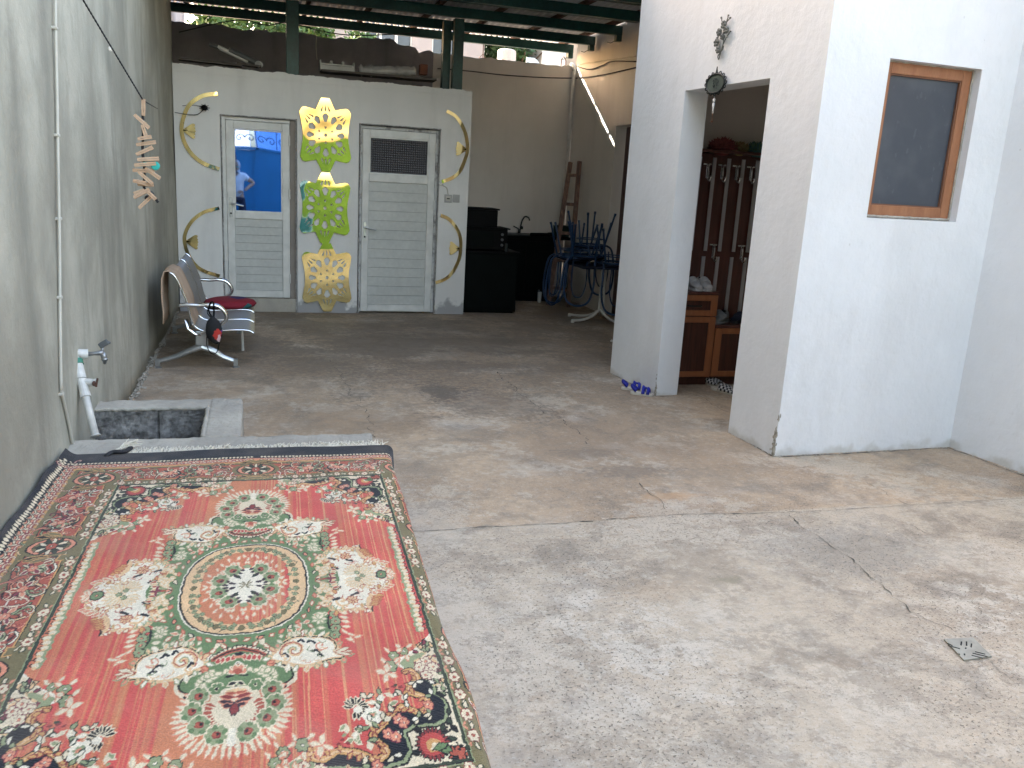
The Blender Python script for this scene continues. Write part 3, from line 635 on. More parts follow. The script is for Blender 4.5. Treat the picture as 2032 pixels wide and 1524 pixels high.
# corrugated sheet
mb = MB(); nx = 620; x0, x1 = -1.1, SX-.01
vs = [(x0+(x1-x0)*i/nx, yy, 3.325+.012*math.sin(i*2*math.pi*(x1-x0)/nx/.076)) for yy in (6.6, 11.44) for i in range(nx+1)]
mb.add(vs, [(i, i+1, nx+2+i, nx+1+i) for i in range(nx)])
sh = mb.build('roof_sheet', 'roof_sheet', cp, smooth=True)
m_ = sh.modifiers.new('thickness', 'SOLIDIFY'); m_.thickness = .002
for px0, px1, zb, yy in ((568, 593, 2.42, 9.64), (876, 891, 2.42, 9.8), (897, 916, 2.42, 9.62)):
    a = on_y(px0, 150, yy); b = on_y(px1, 150, yy)
    MB().box(a.x, b.x, yy-.05, yy+.05, 2.42, 3.163).build('post', 'green_steel', cp, bevel=.004)

# ------------------------------------------------------------------ cement platform with a wash basin
pf = thing('wash_platform', 'raised cement ledge with an open rough wash basin against the left wall', 'platform', (-.3, 4.2, 0))
ZP = .268
mb = MB()
def ex(y): return .531+.036*(y-4.02)
def poly_slab(mb, pts, z0, z1):
    k = len(pts); mb.add([(p[0], p[1], z0) for p in pts]+[(p[0], p[1], z1) for p in pts], [tuple(range(k))[::-1], tuple(range(k, 2*k))]+[(i, (i+1) % k, k+(i+1) % k, k+i) for i in range(k)])
LXi = LX+.002
poly_slab(mb, [(LXi, .6), (ex(.6)-.012, .6), (ex(4.02)-.005, 4.02), (LXi, 4.045)], 0, ZP)     # ledge under the rug
RX = -.085   # outer right face of the basin
poly_slab(mb, [(-.255, 4.03), (RX, 4.03), (RX, 4.742), (-.255, 4.742)], 0, ZP)              # right rim
poly_slab(mb, [(LXi, 4.575), (-.24, 4.575), (-.24, 4.7405), (LXi, 4.7405)], 0, ZP-.0015)              # far rim
lg_ = mb.build('ledge', 'rim', pf, bevel=.018, segs=3)
sd_ = lg_.modifiers.new('sub', 'SUBSURF'); sd_.subdivision_type = 'SIMPLE'; sd_.levels = sd_.render_levels = 6
tx_ = bpy.data.textures.new('rough_cement', 'CLOUDS'); tx_.noise_scale = .07; tx_.noise_depth = 5
dp_ = lg_.modifiers.new('rough', 'DISPLACE'); dp_.texture = tx_; dp_.strength = .016; dp_.mid_level = .62
# rough block lining of the basin
mb = MB(); nu, nz = 60, 24
def lining(A, B, seed):
    A = Vector((*A, 0)); B = Vector((*B, 0)); d = B-A; nn = Vector((d.y, -d.x, 0)).normalized(); vs = []
    for j in range(nz+1):
        for i in range(nu+1):
            u = i/nu; z = .012+(ZP-.03)*j/nz; k = .014*noise.fractal(Vector((u*6, z*12, seed)), 1., 2., 5)+.004*noise.noise(Vector((u*40, z*80, seed)))
            if abs(u-.56) < .008 and seed == 1: k -= .014
            q = A+d*u+nn*(.018+k); vs.append((q.x, q.y, z))
    mb.add(vs, [(j*(nu+1)+i, j*(nu+1)+i+1, (j+1)*(nu+1)+i+1, (j+1)*(nu+1)+i) for j in range(nz) for i in range(nu)])
lining((LXi, 4.574), (-.257, 4.574), 1); lining((-.257, 4.574), (-.257, 4.047), 2); lining((-.257, 4.047), (LXi, 4.047), 3)
mb.box(LXi, -.257, 4.047, 4.574, .004, .014)
mb.build('basin_lining', 'block', pf, smooth=False)
# irregular mortar lip on the rim
mb = MB()
P = [(LXi+(-.255-LXi)*i/50, 4.577+.006*noise.noise(Vector((i*.6, 0, 1))), ZP-.012+.006*noise.noise(Vector((i*.4, 3, 1)))) for i in range(51)]; mb.tube(P, [.012+.006*noise.noise(Vector((i*.8, 4, 4))) for i in range(51)], 7)
P = [(-.257+.006*noise.noise(Vector((i*.6, 7, 1))), 4.05+.52*i/50, ZP-.012+.006*noise.noise(Vector((i*.4, 3, 6)))) for i in range(51)]; mb.tube(P, [.012+.006*noise.noise(Vector((i*.8, 4, 8))) for i in range(51)], 7)
mb.build('mortar_lip', 'rim', pf, smooth=True)

# ------------------------------------------------------------------ neighbourhood beyond the far wall
def leaf_mb(center, rad, n, size, seed, clumps=26):
    rg = np.random.default_rng(seed); mb = MB(); c = np.array(center); r = np.array(rad)
    cl = rg.normal(size=(clumps, 3)); cl /= np.linalg.norm(cl, axis=1)[:, None]; cl *= (rg.random((clumps, 1))**.4)*.8
    for i in range(n):
        k = rg.integers(clumps); p = cl[k]+rg.normal(size=3)*.16; p = c+p*r
        a = rg.normal(size=3); a /= np.linalg.norm(a); b = np.cross(a, rg.normal(size=3)); b /= np.linalg.norm(b); s = size*(.6+rg.random()*.8)
        mb.add([p-a*s, p+b*s*.45, p+a*s, p-b*s*.45], [(0, 1, 2, 3)])
    return mb
def tree(name, x, y, h, rad, label, n, size, seed, m='foliage', group=None):
    t = thing(name, label, 'tree', (x, y, 0), group); rg = random.Random(seed)
    tr = MB(); tr.tube([(x, y, 0), (x+.1, y, h*.4), (x-.05, y+.1, h*.9)], [.16, .12, .04], 8)
    for k in range(5):
        a = rg.uniform(0, 6.28); z = h*rg.uniform(.45, .8); tr.tube([(x, y, z), (x+math.cos(a)*rad*.4, y+math.sin(a)*rad*.4, z+rad*.3), (x+math.cos(a)*rad*.8, y+math.sin(a)*rad*.8, z+rad*.5)], [.06, .04, .015], 6)
    tr.build('trunk', 'bark', t); leaf_mb((x, y, h), (rad, rad, rad*.85), n, size, seed).build('crown', m, t); return t
NB1 = thing('house', 'pinkish rendered neighbouring house with white framed windows seen above the far wall', 'house', (3.4, 20, 0))
mb = MB(); wins = [(2.30, 3.35, 4.05, 5.1), (3.80, 4.34, 4.05, 4.9)]
wall_slabs(mb, 1.35, 5.0, 0, 6.3, [(a, b, c, d) for a, b, c, d in wins], 0, .2, lambda u, d, z: (u, 20+d, z)); mb.box(1.35, 5.0, 20.6, 26, 0, 6.3); mb.build('wall', 'render_pink', NB1)
for a, b, c, d in wins:
    f = MB(); n = 3 if b-a > .8 else 2
    for k in range(n+1): xx = a+(b-a)*k/n; f.box(xx-.03 if k else a, xx+.03 if k < n else b, 20.05, 20.11, c, d)
    for zz in (c, d-.05): f.box(a, b, 20.052, 20.108, zz, zz+.05)
    fo = f.build('window', 'white_pvc', NB1); MB().box(a, b, 20.12, 20.14, c, d).build('pane', 'pane_dark', fo)
MB().box(1.1, 5.2, 19.6, 26.2, 6.3, 6.5).build('roof', 'rust', NB1)
NB2 = thing('house', 'pale cream house with a red post partly hidden behind the green canopy post', 'house', (1.0, 22, 0))
mb = MB(); wall_slabs(mb, .55, 2.6, 0, 5.6, [(1.0, 1.4, 4.2, 5.0)], 0, .2, lambda u, d, z: (u-.3, 23+d, z)); mb.build('wall', 'pale_render', NB2)
MB().box(.7, 1.1, 23.1, 23.14, 4.2, 5.0).build('pane', 'pane_dark', NB2); MB().box(1.38, 1.5, 22.7, 22.82, 0, 5.5).build('post', 'brick', NB2)
tree('leafy_tree', -.2, 17, 3.9, 1.0, 'sunlit green tree showing above the dark wall at upper left', 2600, .07, 3)
tree('leafy_tree', .9, 19.5, 4.3, .75, 'bright green tree between the pale house and the thick green post', 1800, .07, 4)
tree('leafy_tree', 1.9, 17.0, 3.8, .35, 'small green treetop in front of the pinkish house wall', 500, .06, 6)
tree('leafy_tree', 6.0, 21, 4.7, 1.5, 'dense dark green tree above the chipped far wall', 6000, .07, 5, 'foliage_dark')
NB3 = thing('house', 'rough stone house corner with a plastered edge above the far corner of the yard', 'house', (7.4, 20, 0))
MB().box(6.95, 9.5, 20, 24, 0, 6).build('wall', 'stone', NB3); MB().box(6.35, 6.93, 19.9, 24, 0, 6.05).build('plaster_edge', 'pale_render', NB3)
p = on_y(990, 110, 14.)
mb = MB(); mb.lathe((p.x+.13, 14, 0), [(.15, 0), (.15, 3.50), (.145, 3.53), (.11, 3.55)], 20); solo(mb, 'post', 'render_pink', 'rounded pinkish pillar top showing above the far wall', 'post', base=(p.x+.13, 14, 0), smooth=False, bevel=0)
p = on_y(1048, 120, 13.)
mb = MB(); mb.prism([(-.09, 0), (.06, 0), (.12, .06), (.09, .12), (.03, .16), (-.09, .16)], ((p.x+.06, 13, 3.16), (1, 0, 0), (0, 0, 1)), .03); mb.box(p.x+.02, p.x+.06, 13.01, 13.04, 0, 3.17)
solo(mb, 'sign_board', mat('pale_sign', (.42, .50, .56), (.35, .43, .5), rough=.5), 'small pale blue board on a post above the far wall in front of the tree', 'sign', base=(p.x, 13, 0))
p0 = on_y(1118, 128, BW+.1)
mb = MB(); mb.tube([(p0.x-.035, BW+.1, 2.95), (p0.x-.03, BW+.1, 3.08), (p0.x, BW+.1, 3.12), (p0.x+.03, BW+.1, 3.07), (p0.x+.035, BW+.1, 2.95)], .008, 6); solo(mb, 'rebar_loop', 'rust', 'rusty steel loop sticking out of the top of the far wall', 'rebar')
# antenna-like stake on the wall
p0 = on_y(958, 118, BW+.08)
mb = MB(); mb.tube([(p0.x, BW+.08, 2.97), (p0.x, BW+.08, 3.16)], .006, 5); mb.tube([(p0.x-.05, BW+.08, 2.99), (p0.x, BW+.08, 3.05), (p0.x+.04, BW+.08, 2.99)], .005, 5)
solo(mb, 'rebar_stake', 'rust', 'thin forked steel stake standing on the far wall right of the green posts', 'rebar')
def WX(y): return LX-.01+.055*(y+6)/15.52
YF = FW-.006
def FWp(px, py): return on_y(px, py, FW)
# ================================================================== golden ornaments on the outbuilding
oc = [(-.0, 1.857), (.0, 1.117), (.005, .383)]
def star_outline():
    q = [(.042, .366), (.098, .250), (.208, .272), (.238, .262), (.260, .222), (.256, .19), (.234, .07), (.230, 0), (.234, -.07), (.256, -.19), (.260, -.222), (.238, -.262), (.208, -.272), (.098, -.250), (.042, -.366)]
    return q+[(-x, y) for x, y in q[::-1]]
def kite(cx, cz, ang, r0, r1, w):
    # five sided hole pointing outwards
    d = Vector((math.cos(ang), math.sin(ang)*1.05)); n = Vector((-math.sin(ang), math.cos(ang))); c = Vector((cx, cz))
    return [tuple(c+d*r0+n*w*.35), tuple(c+d*r0-n*w*.35), tuple(c+d*(r0+(r1-r0)*.68)-n*w), tuple(c+d*r1-n*w*.35), tuple(c+d*r1+n*w*.35), tuple(c+d*(r0+(r1-r0)*.68)+n*w)]
def star_holes():
    H = [[(.018*math.cos(k*math.pi/3), .02*math.sin(k*math.pi/3)) for k in range(6)]]
    for k in range(6):
        a = math.pi/6+k*math.pi/3; d = Vector((math.cos(a), math.sin(a))); n = Vector((-d.y, d.x)); c = d*.075
        H.append([tuple(c-d*.018), tuple(c+d*.010+n*.014), tuple(c+d*.010-n*.014)])
    for k in range(12):
        a = math.pi/2+k*math.pi/6; big = k % 2 == 0
        vert = abs(math.sin(a)); H.append(kite(0, 0, a, .118+.008*vert, .190+.014*vert*vert, (.034 if big else .030)))
    for tx, ty, ax, L in ((0, .365, -math.pi/2, .105), (.245, .235, math.radians(-137), .105), (.245, -.235, math.radians(137), .105), (0, -.365, math.pi/2, .105), (-.245, .235, math.radians(-43), .105), (-.245, -.235, math.radians(43), .105)):
        for s in (-.42, 0, .42):
            a = ax+s*.75; d = Vector((math.cos(a), math.sin(a))); n = Vector((-d.y, d.x)); o = Vector((tx, ty)); st = .075 if s else .062
            H.append([tuple(o+d*st), tuple(o+d*(st+.055)+n*.010), tuple(o+d*(st+.068)), tuple(o+d*(st+.055)-n*.010)])
    return H
labels = ['topmost golden star lattice panel of the column between the doors, mirroring bright sky', 'middle golden star lattice panel between the doors, mirroring green', 'lowest golden star lattice panel between the doors, near the floor']
for i, (lab, cx, cz, tl) in enumerate(zip(labels, (.69, .688, .712), (1.857, 1.117, .385), (-.012, .03, .02))):
    th_ = R((1.0, -.6, .8)[i]); X = Vector((math.cos(th_), math.sin((.02, -.015, .02)[i]), math.sin(th_))); Y = Vector((-math.sin(th_), math.sin(tl), math.cos(th_)))
    mb = curve_mesh('panel', star_outline(), star_holes(), .004, ((cx, FW-.018, cz), X, Y))
    solo(mb, 'lattice_ornament', 'gold', lab, 'wall ornament', 'golden lattice panels between the doors', base=(cx, FW-.018, cz-.37))
def crescent(pts, w, flower, fdir, label):
    P = smooth_path([(p[0], p[1], 0) for p in pts], 6)
    L_, Rr = [], []
    for i, p in enumerate(P):
        d = (P[min(i+1, len(P)-1)]-P[max(i-1, 0)]).normalized(); n = Vector((-d.y, d.x, 0)); L_.append(p+n*w/2); Rr.append(p-n*w/2)
    t = thing('crescent_ornament', label, 'wall ornament', (P[len(P)//2].x, FW-.014, P[len(P)//2].y), 'golden crescent ornaments around the doors')
    mb = MB()
    vs = []; tw = .004
    for a, b in zip(L_, Rr): vs += [(a.x, FW-.016, a.y), (b.x, FW-.016, b.y), (b.x, FW-.012, b.y), (a.x, FW-.012, a.y)]
    fs = []
    for i in range(len(P)-1):
        for k in range(4): fs.append((4*i+k, 4*i+(k+1) % 4, 4*(i+1)+(k+1) % 4, 4*(i+1)+k))
    n = len(P)-1; fs += [(0, 3, 2, 1), (4*n, 4*n+1, 4*n+2, 4*n+3)]
    mb.add(vs, fs); mb.build('arc', 'gold', t)
    fx, fz = flower; mb = MB()
    for k in range(5):
        a = (k-2)*.27; ln = .125 if k in (0, 4) else .115
        d = Vector((math.cos(a)*fdir, math.sin(a))); nn = Vector((-d.y, d.x)); o = Vector((fx, fz))
        poly = [o-nn*.008, o+d*ln*.75-nn*.016, o+d*ln*.93-nn*.019, o+d*ln*(1.03)-nn*.004, o+d*ln*.95+nn*.012, o+d*ln*.75+nn*.016, o+nn*.008]
        yk = FW-.020-.0022*(k % 2)
        mb.prism([(p.x, p.y) for p in poly], ((0, yk, 0), (1, 0, 0), (0, 0, 1)), -.0018)
    mb.build('flower', 'gold', t)
crescent([(-.36, 2.18), (-.50, 2.15), (-.62, 2.06), (-.68, 1.94), (-.705, 1.81), (-.675, 1.68), (-.60, 1.57), (-.50, 1.50), (-.36, 1.455)], .038, (-.69, 1.81), 1, 'golden crescent with a fan flower at upper left of the left door')
crescent([(-.37, 1.07), (-.52, 1.02), (-.63, .93), (-.695, .82), (-.71, .72), (-.68, .59), (-.61, .48), (-.52, .42), (-.38, .375)], .034, (-.695, .72), 1, 'golden crescent with a fan flower behind the metal bench')
crescent([(1.955, 2.19), (2.06, 2.14), (2.15, 2.02), (2.19, 1.90), (2.20, 1.80), (2.17, 1.68), (2.12, 1.57), (2.04, 1.50), (1.93, 1.455)], .036, (2.185, 1.81), -1, 'golden crescent with a fan flower at upper right of the right door')
crescent([(1.93, 1.095), (2.02, 1.06), (2.10, .98), (2.155, .88), (2.17, .76), (2.155, .62), (2.09, .48), (2.01, .40), (1.90, .355)], .036, (2.155, .74), -1, 'golden crescent with a fan flower under the two wall sockets')
for px, lab in ((889, 'left square wall socket with a cable, between the two right crescents'), (905, 'blank square wall socket, right one of the two beside the door')):
    p = FWp(px, 394); t = thing('wall_socket', lab, 'socket', (p.x, FW, p.z), 'wall sockets right of the door')
    w_ = .042 if px < 900 else .039
    MB().box(p.x-w_, p.x+w_, FW-.012, FW, p.z-.042, p.z+.042).build('plate', 'socket', t, bevel=.004)
    MB().box(p.x-.026, p.x+.026, FW-.015, FW-.0125, p.z-.026, p.z+.026).build('insert', 'cable_white' if px < 900 else 'socket', t, bevel=.002)
    if px < 900: MB().box(p.x-.016, p.x+.016, FW-.018, FW-.0155, p.z-.006, p.z+.004).build('slot', 'black', t)
def cable(pts, r, m, label, name='cable', cat='cable', k=8, group=None, n=6):
    mb = MB(); mb.tube(smooth_path(pts, k), r, n); return solo(mb, name, m, label, cat, group, smooth=True)
a = FWp(889, 386); b = FWp(872, 366)
cable([(a.x, FW-.012, a.z), (a.x-.02, FW-.02, a.z+.07), (b.x+.04, FW-.012, b.z-.01), (b.x, FW-.008, b.z)], .005, 'cable_white', 'short grey cable rising from the left socket to the door edge')
p = FWp(874, 364); solo(MB().box(p.x-.02, p.x+.03, FW-.012, FW, p.z-.02, p.z+.02), 'cable_clip', 'brass_grey', 'small rusty bracket at the right edge of the second door', 'bracket', bevel=.004)
p = FWp(406, 214); mb = MB(); mb.ball((p.x, FW-.03, p.z), .032, .025, .028, 8, 6)
for k in range(9):
    a = k*.7; mb.tube([(p.x, FW-.03, p.z), (p.x+math.cos(a)*.05, FW-.03-.01*(k % 3), p.z+math.sin(a)*.035)], .004, 4)
solo(mb, 'wire_knot', 'black', 'black knot of taped wires on the wall above the left crescent', 'wire knot')
q = FWp(352, 224); cable([(p.x, FW-.03, p.z-.01), (p.x-.07, FW-.03, p.z-.07), (p.x-.17, FW-.03, p.z-.075), (q.x-.02, FW-.05, q.z)], .004, 'cable_black', 'thin black wire sagging from the wire knot to the left wall')
q = FWp(362, 210); cable([(p.x, FW-.02, p.z+.01), (q.x+.1, FW-.01, q.z+.01), (q.x, FW-.012, q.z)], .0025, 'cable_black', 'thin straight wire above the sagging one left of the wire knot')

# ================================================================== left wall: conduit cable, tap
def wl(px, py): return on_plane(px, py, (WX(0), 0), (WX(8), 8))
mb = MB(); P = [wl(*q) for q in ((103, -60), (104, 60), (107, 200), (109, 330), (112, 500), (113, 640), (115, 775))]
P = [Vector((q.x+.012, q.y, q.z)) for q in P]; t = thing('wall_cable', 'long off-white cable clipped down the left wall to the ledge', 'cable', tuple(P[-1]))
mb.tube(smooth_path(P, 5), .0062, 8); mb.build('cable', 'cable_white', t, smooth=True)
P2 = [P[-1]]+[Vector((q.x+.012, q.y, q.z)) for q in (wl(121, 800), wl(130, 840), wl(137, 875), wl(141, 888))]
mb = MB(); mb.tube(smooth_path(P2, 5), .0068, 8); mb.build('lower_cable', 'cable_white', t, smooth=True)
for py, px in ((55, 104), (268, 108), (434, 112), (782, 116), (590, 113)):
    q = wl(px, py); MB().box(q.x-.004, q.x+.020, q.y-.014, q.y+.014, q.z-.006, q.z+.006).build('clip', 'cable_white', t, bevel=.003)
# tap on its plastic riser
pb_ = on_floor(190, 866, ZP); tp_ = thing('water_tap', 'white plastic riser pipe with a metal garden tap over the wash basin', 'tap', (pb_.x, pb_.y, ZP))
e1 = wl(150, 712); e1 = Vector((-.775, e1.y+.03, e1.z)); 
e1 = on_y(151, 712, 4.28); base = Vector((pb_.x, pb_.y, ZP))
def lp(t_): return base.lerp(e1, t_)
MB().tube([lp(0), lp(.93)], .0165, 14).build('riser', 'pipe_white', tp_, smooth=True)
for a, b, r in ((.50, .56, .0235), (.555, .73, .0215), (.735, .965, .0235), (.0, .012, .024)): MB().tube([lp(a), lp(b)], r, 14).build('coupling', 'pipe_white', tp_, bevel=.002)
o1 = on_y(206, 706, 4.30)
dirn = (o1-e1).normalized()
c1 = e1+Vector((0, 0, .015))
mb = MB(); mb.tube(smooth_path([lp(.95), e1+Vector((0, 0, .012)), e1+dirn*.012+Vector((0, 0, .024)), e1+dirn*.028+Vector((0, 0, .020))], 5), .020, 14); mb.tube([e1+dirn*.022+Vector((0, 0, .020)), e1+dirn*.052+Vector((0, 0, .017))], .0225, 14); mb.build('elbow', 'pipe_white', tp_, smooth=False)
mb = MB(); mb.tube([lp(.92), lp(.985)], .0275, 14); mb.tube([lp(.96)-dirn*.02, lp(.96)-dirn*.045], .015, 8); mb.build('green_cap', 'pipe_green', tp_)
h0 = e1+dirn*.052+Vector((0, 0, .016)); mb = MB()
mb.tube([h0, h0+dirn*.025, h0+dirn*.045, h0+dirn*.065], [.010, .009, .012, .013], 12)
q = h0+dirn*.06; mb.tube([q, q+Vector((.006, 0, -.018)), q+Vector((.008, 0, -.032)), q+Vector((.008, 0, -.055))], [.012, .014, .012, .007], 12); mb.lathe((q.x+.008, q.y, q.z-.038), [(.014, 0), (.016, .004), (.016, .010), (.012, .014)], 10)
mb.tube([q, q+Vector((.002, 0, .026))], .008, 8); mb.build('tap_body', 'brass_grey', tp_, smooth=True)
mb = MB(); hq = q+Vector((.0, 0, .028)); mb.obox(hq+Vector((.008, 0, .014)), (.8, 0, .5), (0, 1, 0), (-.5, 0, .8), .022, .013, .013); mb.obox(hq+Vector((.030, 0, .020)), (.8, 0, -.3), (0, 1, 0), (.3, 0, .8), .009, .010, .005); mb.build('tap_handle', 'grey_dark', tp_, bevel=.005)
s = lp(.70); mb = MB(); mb.tube([s, s+Vector((.045, -.01, .0))], .016, 10); mb.tube([s+Vector((.04, -.01, 0)), s+Vector((.065, -.012, .006))], .011, 8); mb.build('side_outlet', 'pipe_white', tp_)
mb = MB(); mb.lathe((s.x+.052, s.y-.024, s.z-.004), [(.012, 0), (.013, .006), (.009, .008)], 8, (1, -.3, .1)); mb.tube([(s.x+.062, s.y-.02, s.z-.02), (s.x+.07, s.y-.02, s.z+.02)], .005, 6); mb.build('valve_cap', 'rust', tp_)

# ================================================================== clothes line with pegs
YP = 3.0
k0 = on_y(284, 199, YP); kt = on_y(165, 0, 2.45); up = kt+(kt-k0)*.8
rp = thing('clothes_line', 'dark twisted clothes line coming down from upper left with its loose end hanging', 'rope', tuple(k0))
mb = MB(); P = [up.lerp(k0, i/160) for i in range(161)]; mb.tube(P, [.0023+.0005*math.sin(i*2.2) for i in range(161)], 6); mb.build('taut_line', 'rope', rp, smooth=True)
kb = on_y(290, 392, YP)
mb = MB(); P = smooth_path([k0, on_y(283, 230, YP), on_y(284, 265, YP), on_y(283, 300, YP), on_y(287, 340, YP), on_y(286, 372, YP), on_y(300, 382, YP), on_y(306, 390, YP), on_y(314, 402, YP)], 6)
mb.tube(P, [.0042+.0007*math.sin(i*2.) for i in range(len(P))], 6); mb.ball(kb+Vector((.005, 0, -.002)), .010, .010, .010, 8, 6); mb.build('hanging_end', 'rope', rp, smooth=True)
far = wl(312, 216); mb = MB(); mb.tube([k0, Vector(far)+Vector((.004, 0, 0))], .0022, 5); mb.build('thin_line', 'rope', rp)
p = on_y(219, 97, 2.75); mb = MB(); mb.ball(p, .006, .005, .007, 6, 5); mb.build('knot_tag', 'pipe_white', rp)
def make_peg():
    t = thing('clothespin', 'x', 'clothespin', (0, 0, 0))
    for sgn in (-1, 1):
        mb = MB(); pr = [(-.037, sgn*.0004), (-.036, sgn*.0070), (.01, sgn*.0080), (.036, sgn*.0082), (.037, sgn*.0008), (.0, sgn*.0003), (-.02, sgn*.0012), (-.024, sgn*.0004)]
        mb.prism(pr, ((0, -.0058, 0), (1, 0, 0), (0, 0, 1)), -.0116); mb.build('jaw', 'peg', t)
    mb = MB(); mb.tube([(0+.004*math.cos(a*.9), -.0056+.011*a/20, .004*math.sin(a*.9)) for a in range(21)], .0009, 5)
    mb.tube([(.002, -.006, .0072), (.002, .006, .0072)], .0009, 5); mb.build('spring', 'chrome', t)
    return t
pegs = [  # px, py, angle deg (in the picture, anticlockwise), label
    (284.5, 213, 88, 'upright clothespin gripping the line at the very top, where it bends', .9),
    (281.5, 241, -42, 'single clothespin hanging well above the crowded bunch, slanting down to the right', 1),
    (287, 262, -75, 'nearly upright clothespin just under the single slanting one', .8),
    (287, 273.5, 14, 'short foreshortened clothespin topping the crowded bunch', .75),
    (290, 284.5, 12, 'clothespin second from the top of the crowded bunch, tilted up to the right', 1.05),
    (287, 299.5, 27, 'clothespin tilted steeply up to the right in the upper bunch', 1.),
    (294, 316, 6, 'large nearly level clothespin directly above the teal clip', 1.15),
    (288, 326, 8, 'clothespin whose right end touches the teal clip', 1.15),
    (285, 338.5, 1, 'long level clothespin just below the teal clip', 1.15),
    (303, 344, -35, 'clothespin pointing down to the right, rightmost below the teal clip', .95),
    (289, 353, -42, 'clothespin slanting down to the right in the middle of the bunch', .95),
    (277, 361, -10, 'clothespin poking out left in the lower bunch', .7),
    (289, 366, 1, 'small level clothespin in the lower bunch', .85),
    (276, 381, 20, 'clothespin stub at lower left of the bunch', .6),
    (281, 384, 30, 'clothespin near the bottom, tilted up to the right, with its end at left', .98),
    (301, 388, -45, 'clothespin beside the knot at the bottom right of the bunch', .6),
    (288.5, 401, 44, 'lowest clothespin, pointing down to the left below the knot', 1.02)]
pg = make_peg(); first = True
right = Vector(r_); upv = Vector(u_)
for i, (px, py, ang, lab, sc) in enumerate(pegs):
    p = on_y(px, py, YP-.004*(i % 4)-.006); o = pg if first else dup(pg, (0, 0, 0)); first = False
    a = R(ang); X = (Vector((1, 0, 0))*math.cos(a)+Vector((0, 0, 1))*math.sin(a)); Yv = Vector((0, 1, 0)); Z = X.cross(Yv)
    tw = Matrix.Rotation(random.uniform(-.25, .25), 3, X); q = Matrix((X, Yv, Z)).transposed(); q = tw @ q
    o.rotation_euler = q.to_euler(); o.location = p; o.scale = (.76*sc, .68, .70); tag(o, lab, 'clothespin', 'clothespins on the hanging line')
p = on_y(308.5, 329, YP-.01); mb = MB(); mb.lathe((p.x, p.y, p.z), [(.013, 0), (.0135, .004), (.010, .006)], 14, (0, -1, 0)); mb.box(p.x-.035, p.x-.006, p.y-.004, p.y+.004, p.z+.002, p.z+.010)
solo(mb, 'clip', 'teal', 'teal plastic clip among the wooden clothespins', 'clip')

# ================================================================== waiting bench
bn = thing('waiting_bench', 'three seat chrome and perforated steel waiting bench against the left wall', 'bench', (-.42, 7.4, 0))
prof = [(-.617, .712), (-.603, .708), (-.585, .692), (-.56, .645), (-.53, .57), (-.503, .495), (-.486, .40), (-.462, .33), (-.425, .296), (-.38, .284), (-.28, .286), (-.18, .292), (-.10, .292), (-.06, .284), (-.034, .266)]
prof = [(p.x, p.y) for p in smooth_path([(a, b, 0) for a, b in prof], 4)]
def shell(y0, y1, i):
    mb = MB(); vs = []; n = len(prof)
    for y in (y0+.012, y1-.012): vs += [(x, y, z) for x, z in prof]
    tq = []
    for k, (x, z) in enumerate(prof):
        a = Vector(prof[max(k-1, 0)]); b = Vector(prof[min(k+1, n-1)]); d = (b-a).normalized(); tq.append((x-d.y*-.006*-1, z-d.x*.006))
    for y in (y0+.012, y1-.012): vs += [(x, y, z) for x, z in tq]
    fs = []
    for k in range(n-1): fs += [(k, k+1, n+k+1, n+k), (2*n+k, 3*n+k, 3*n+k+1, 2*n+k+1), (k, 2*n+k, 2*n+k+1, k+1), (n+k, n+k+1, 3*n+k+1, 3*n+k)]
    fs += [(0, n, 3*n, 2*n), (n-1, 3*n-1, 4*n-1, 2*n-1)][0:1]+[(n-1, 3*n-1, 4*n-1, 2*n-1)]
    mb.add(vs, fs); o = mb.build('seat_shell', 'steel_mesh', bn, smooth=False)
    for y in (y0+.008, y1-.008): MB().tube([(x, y, z) for x, z in prof], .0075, 7).build('edge_trim', 'chrome', o, smooth=True)
    return o
Y0, Y1 = 6.66, 8.16
for i in range(3): shell(Y0+(Y1-Y0)/3*i, Y0+(Y1-Y0)/3*(i+1), i)
for y in (Y0-.012, Y1+.012):
    P = smooth_path([(-.56, y, .478), (-.50, y, .482), (-.42, y, .480), (-.35, y, .484), (-.29, y, .476), (-.245, y, .44), (-.228, y, .392), (-.25, y, .35), (-.31, y, .315), (-.37, y, .286), (-.41, y, .272)], 6)
    MB().tube(P, .0165, 10, flat=.8).build('armrest', 'chrome', bn, smooth=True)
for y in (Y0+.03, Y1-.05):
    mb = MB(); mb.box(-.455, -.365, y-.02, y+.02, .17, .282); lg = mb.build('leg', 'alu', bn, bevel=.008)
    for sx in (-1, 1):
        mb = MB(); c = -.413; tipx = -.725 if sx < 0 else -.17
        P = smooth_path([(c, y, .165), (c+sx*.09, y, .128), ((c+tipx)/2+sx*.03, y, .085), (tipx, y, .048)], 5)
        mb.tube(P, [.030-.013*i/(len(P)-1) for i in range(len(P))], 10, flat=.75); mb.box(tipx-.016, tipx+.016, y-.018, y+.018, .012, .066)
        mb.build('foot', 'alu', lg, smooth=False)
        mb = MB(); mb.lathe((tipx, y, 0), [(.028, 0), (.028, .006), (.012, .012), (.010, .02)], 14); mb.build('glide', 'brass_grey', lg)
mb = MB(); mb.box(-.44, -.38, Y0+.04, Y1-.06, .235, .275); mb.build('beam', 'alu', bn, bevel=.004)
mb = MB(); mb.tube([(-.52, Y0+.02, .37), (-.50, Y0+.02, .30), (-.455, Y0+.02, .262), (-.41, Y0+.02, .255)], .018, 8, flat=.5); mb.build('bracket', 'chrome', bn, smooth=True)
pq = on_floor(480, 695)
solo(MB().tube([(-.128, 7.32, 0), (-.135, 7.31, .283)], .0115, 10), 'prop_stick', 'cream_tube', 'white round stick propped upright under the bench seats', 'stick')
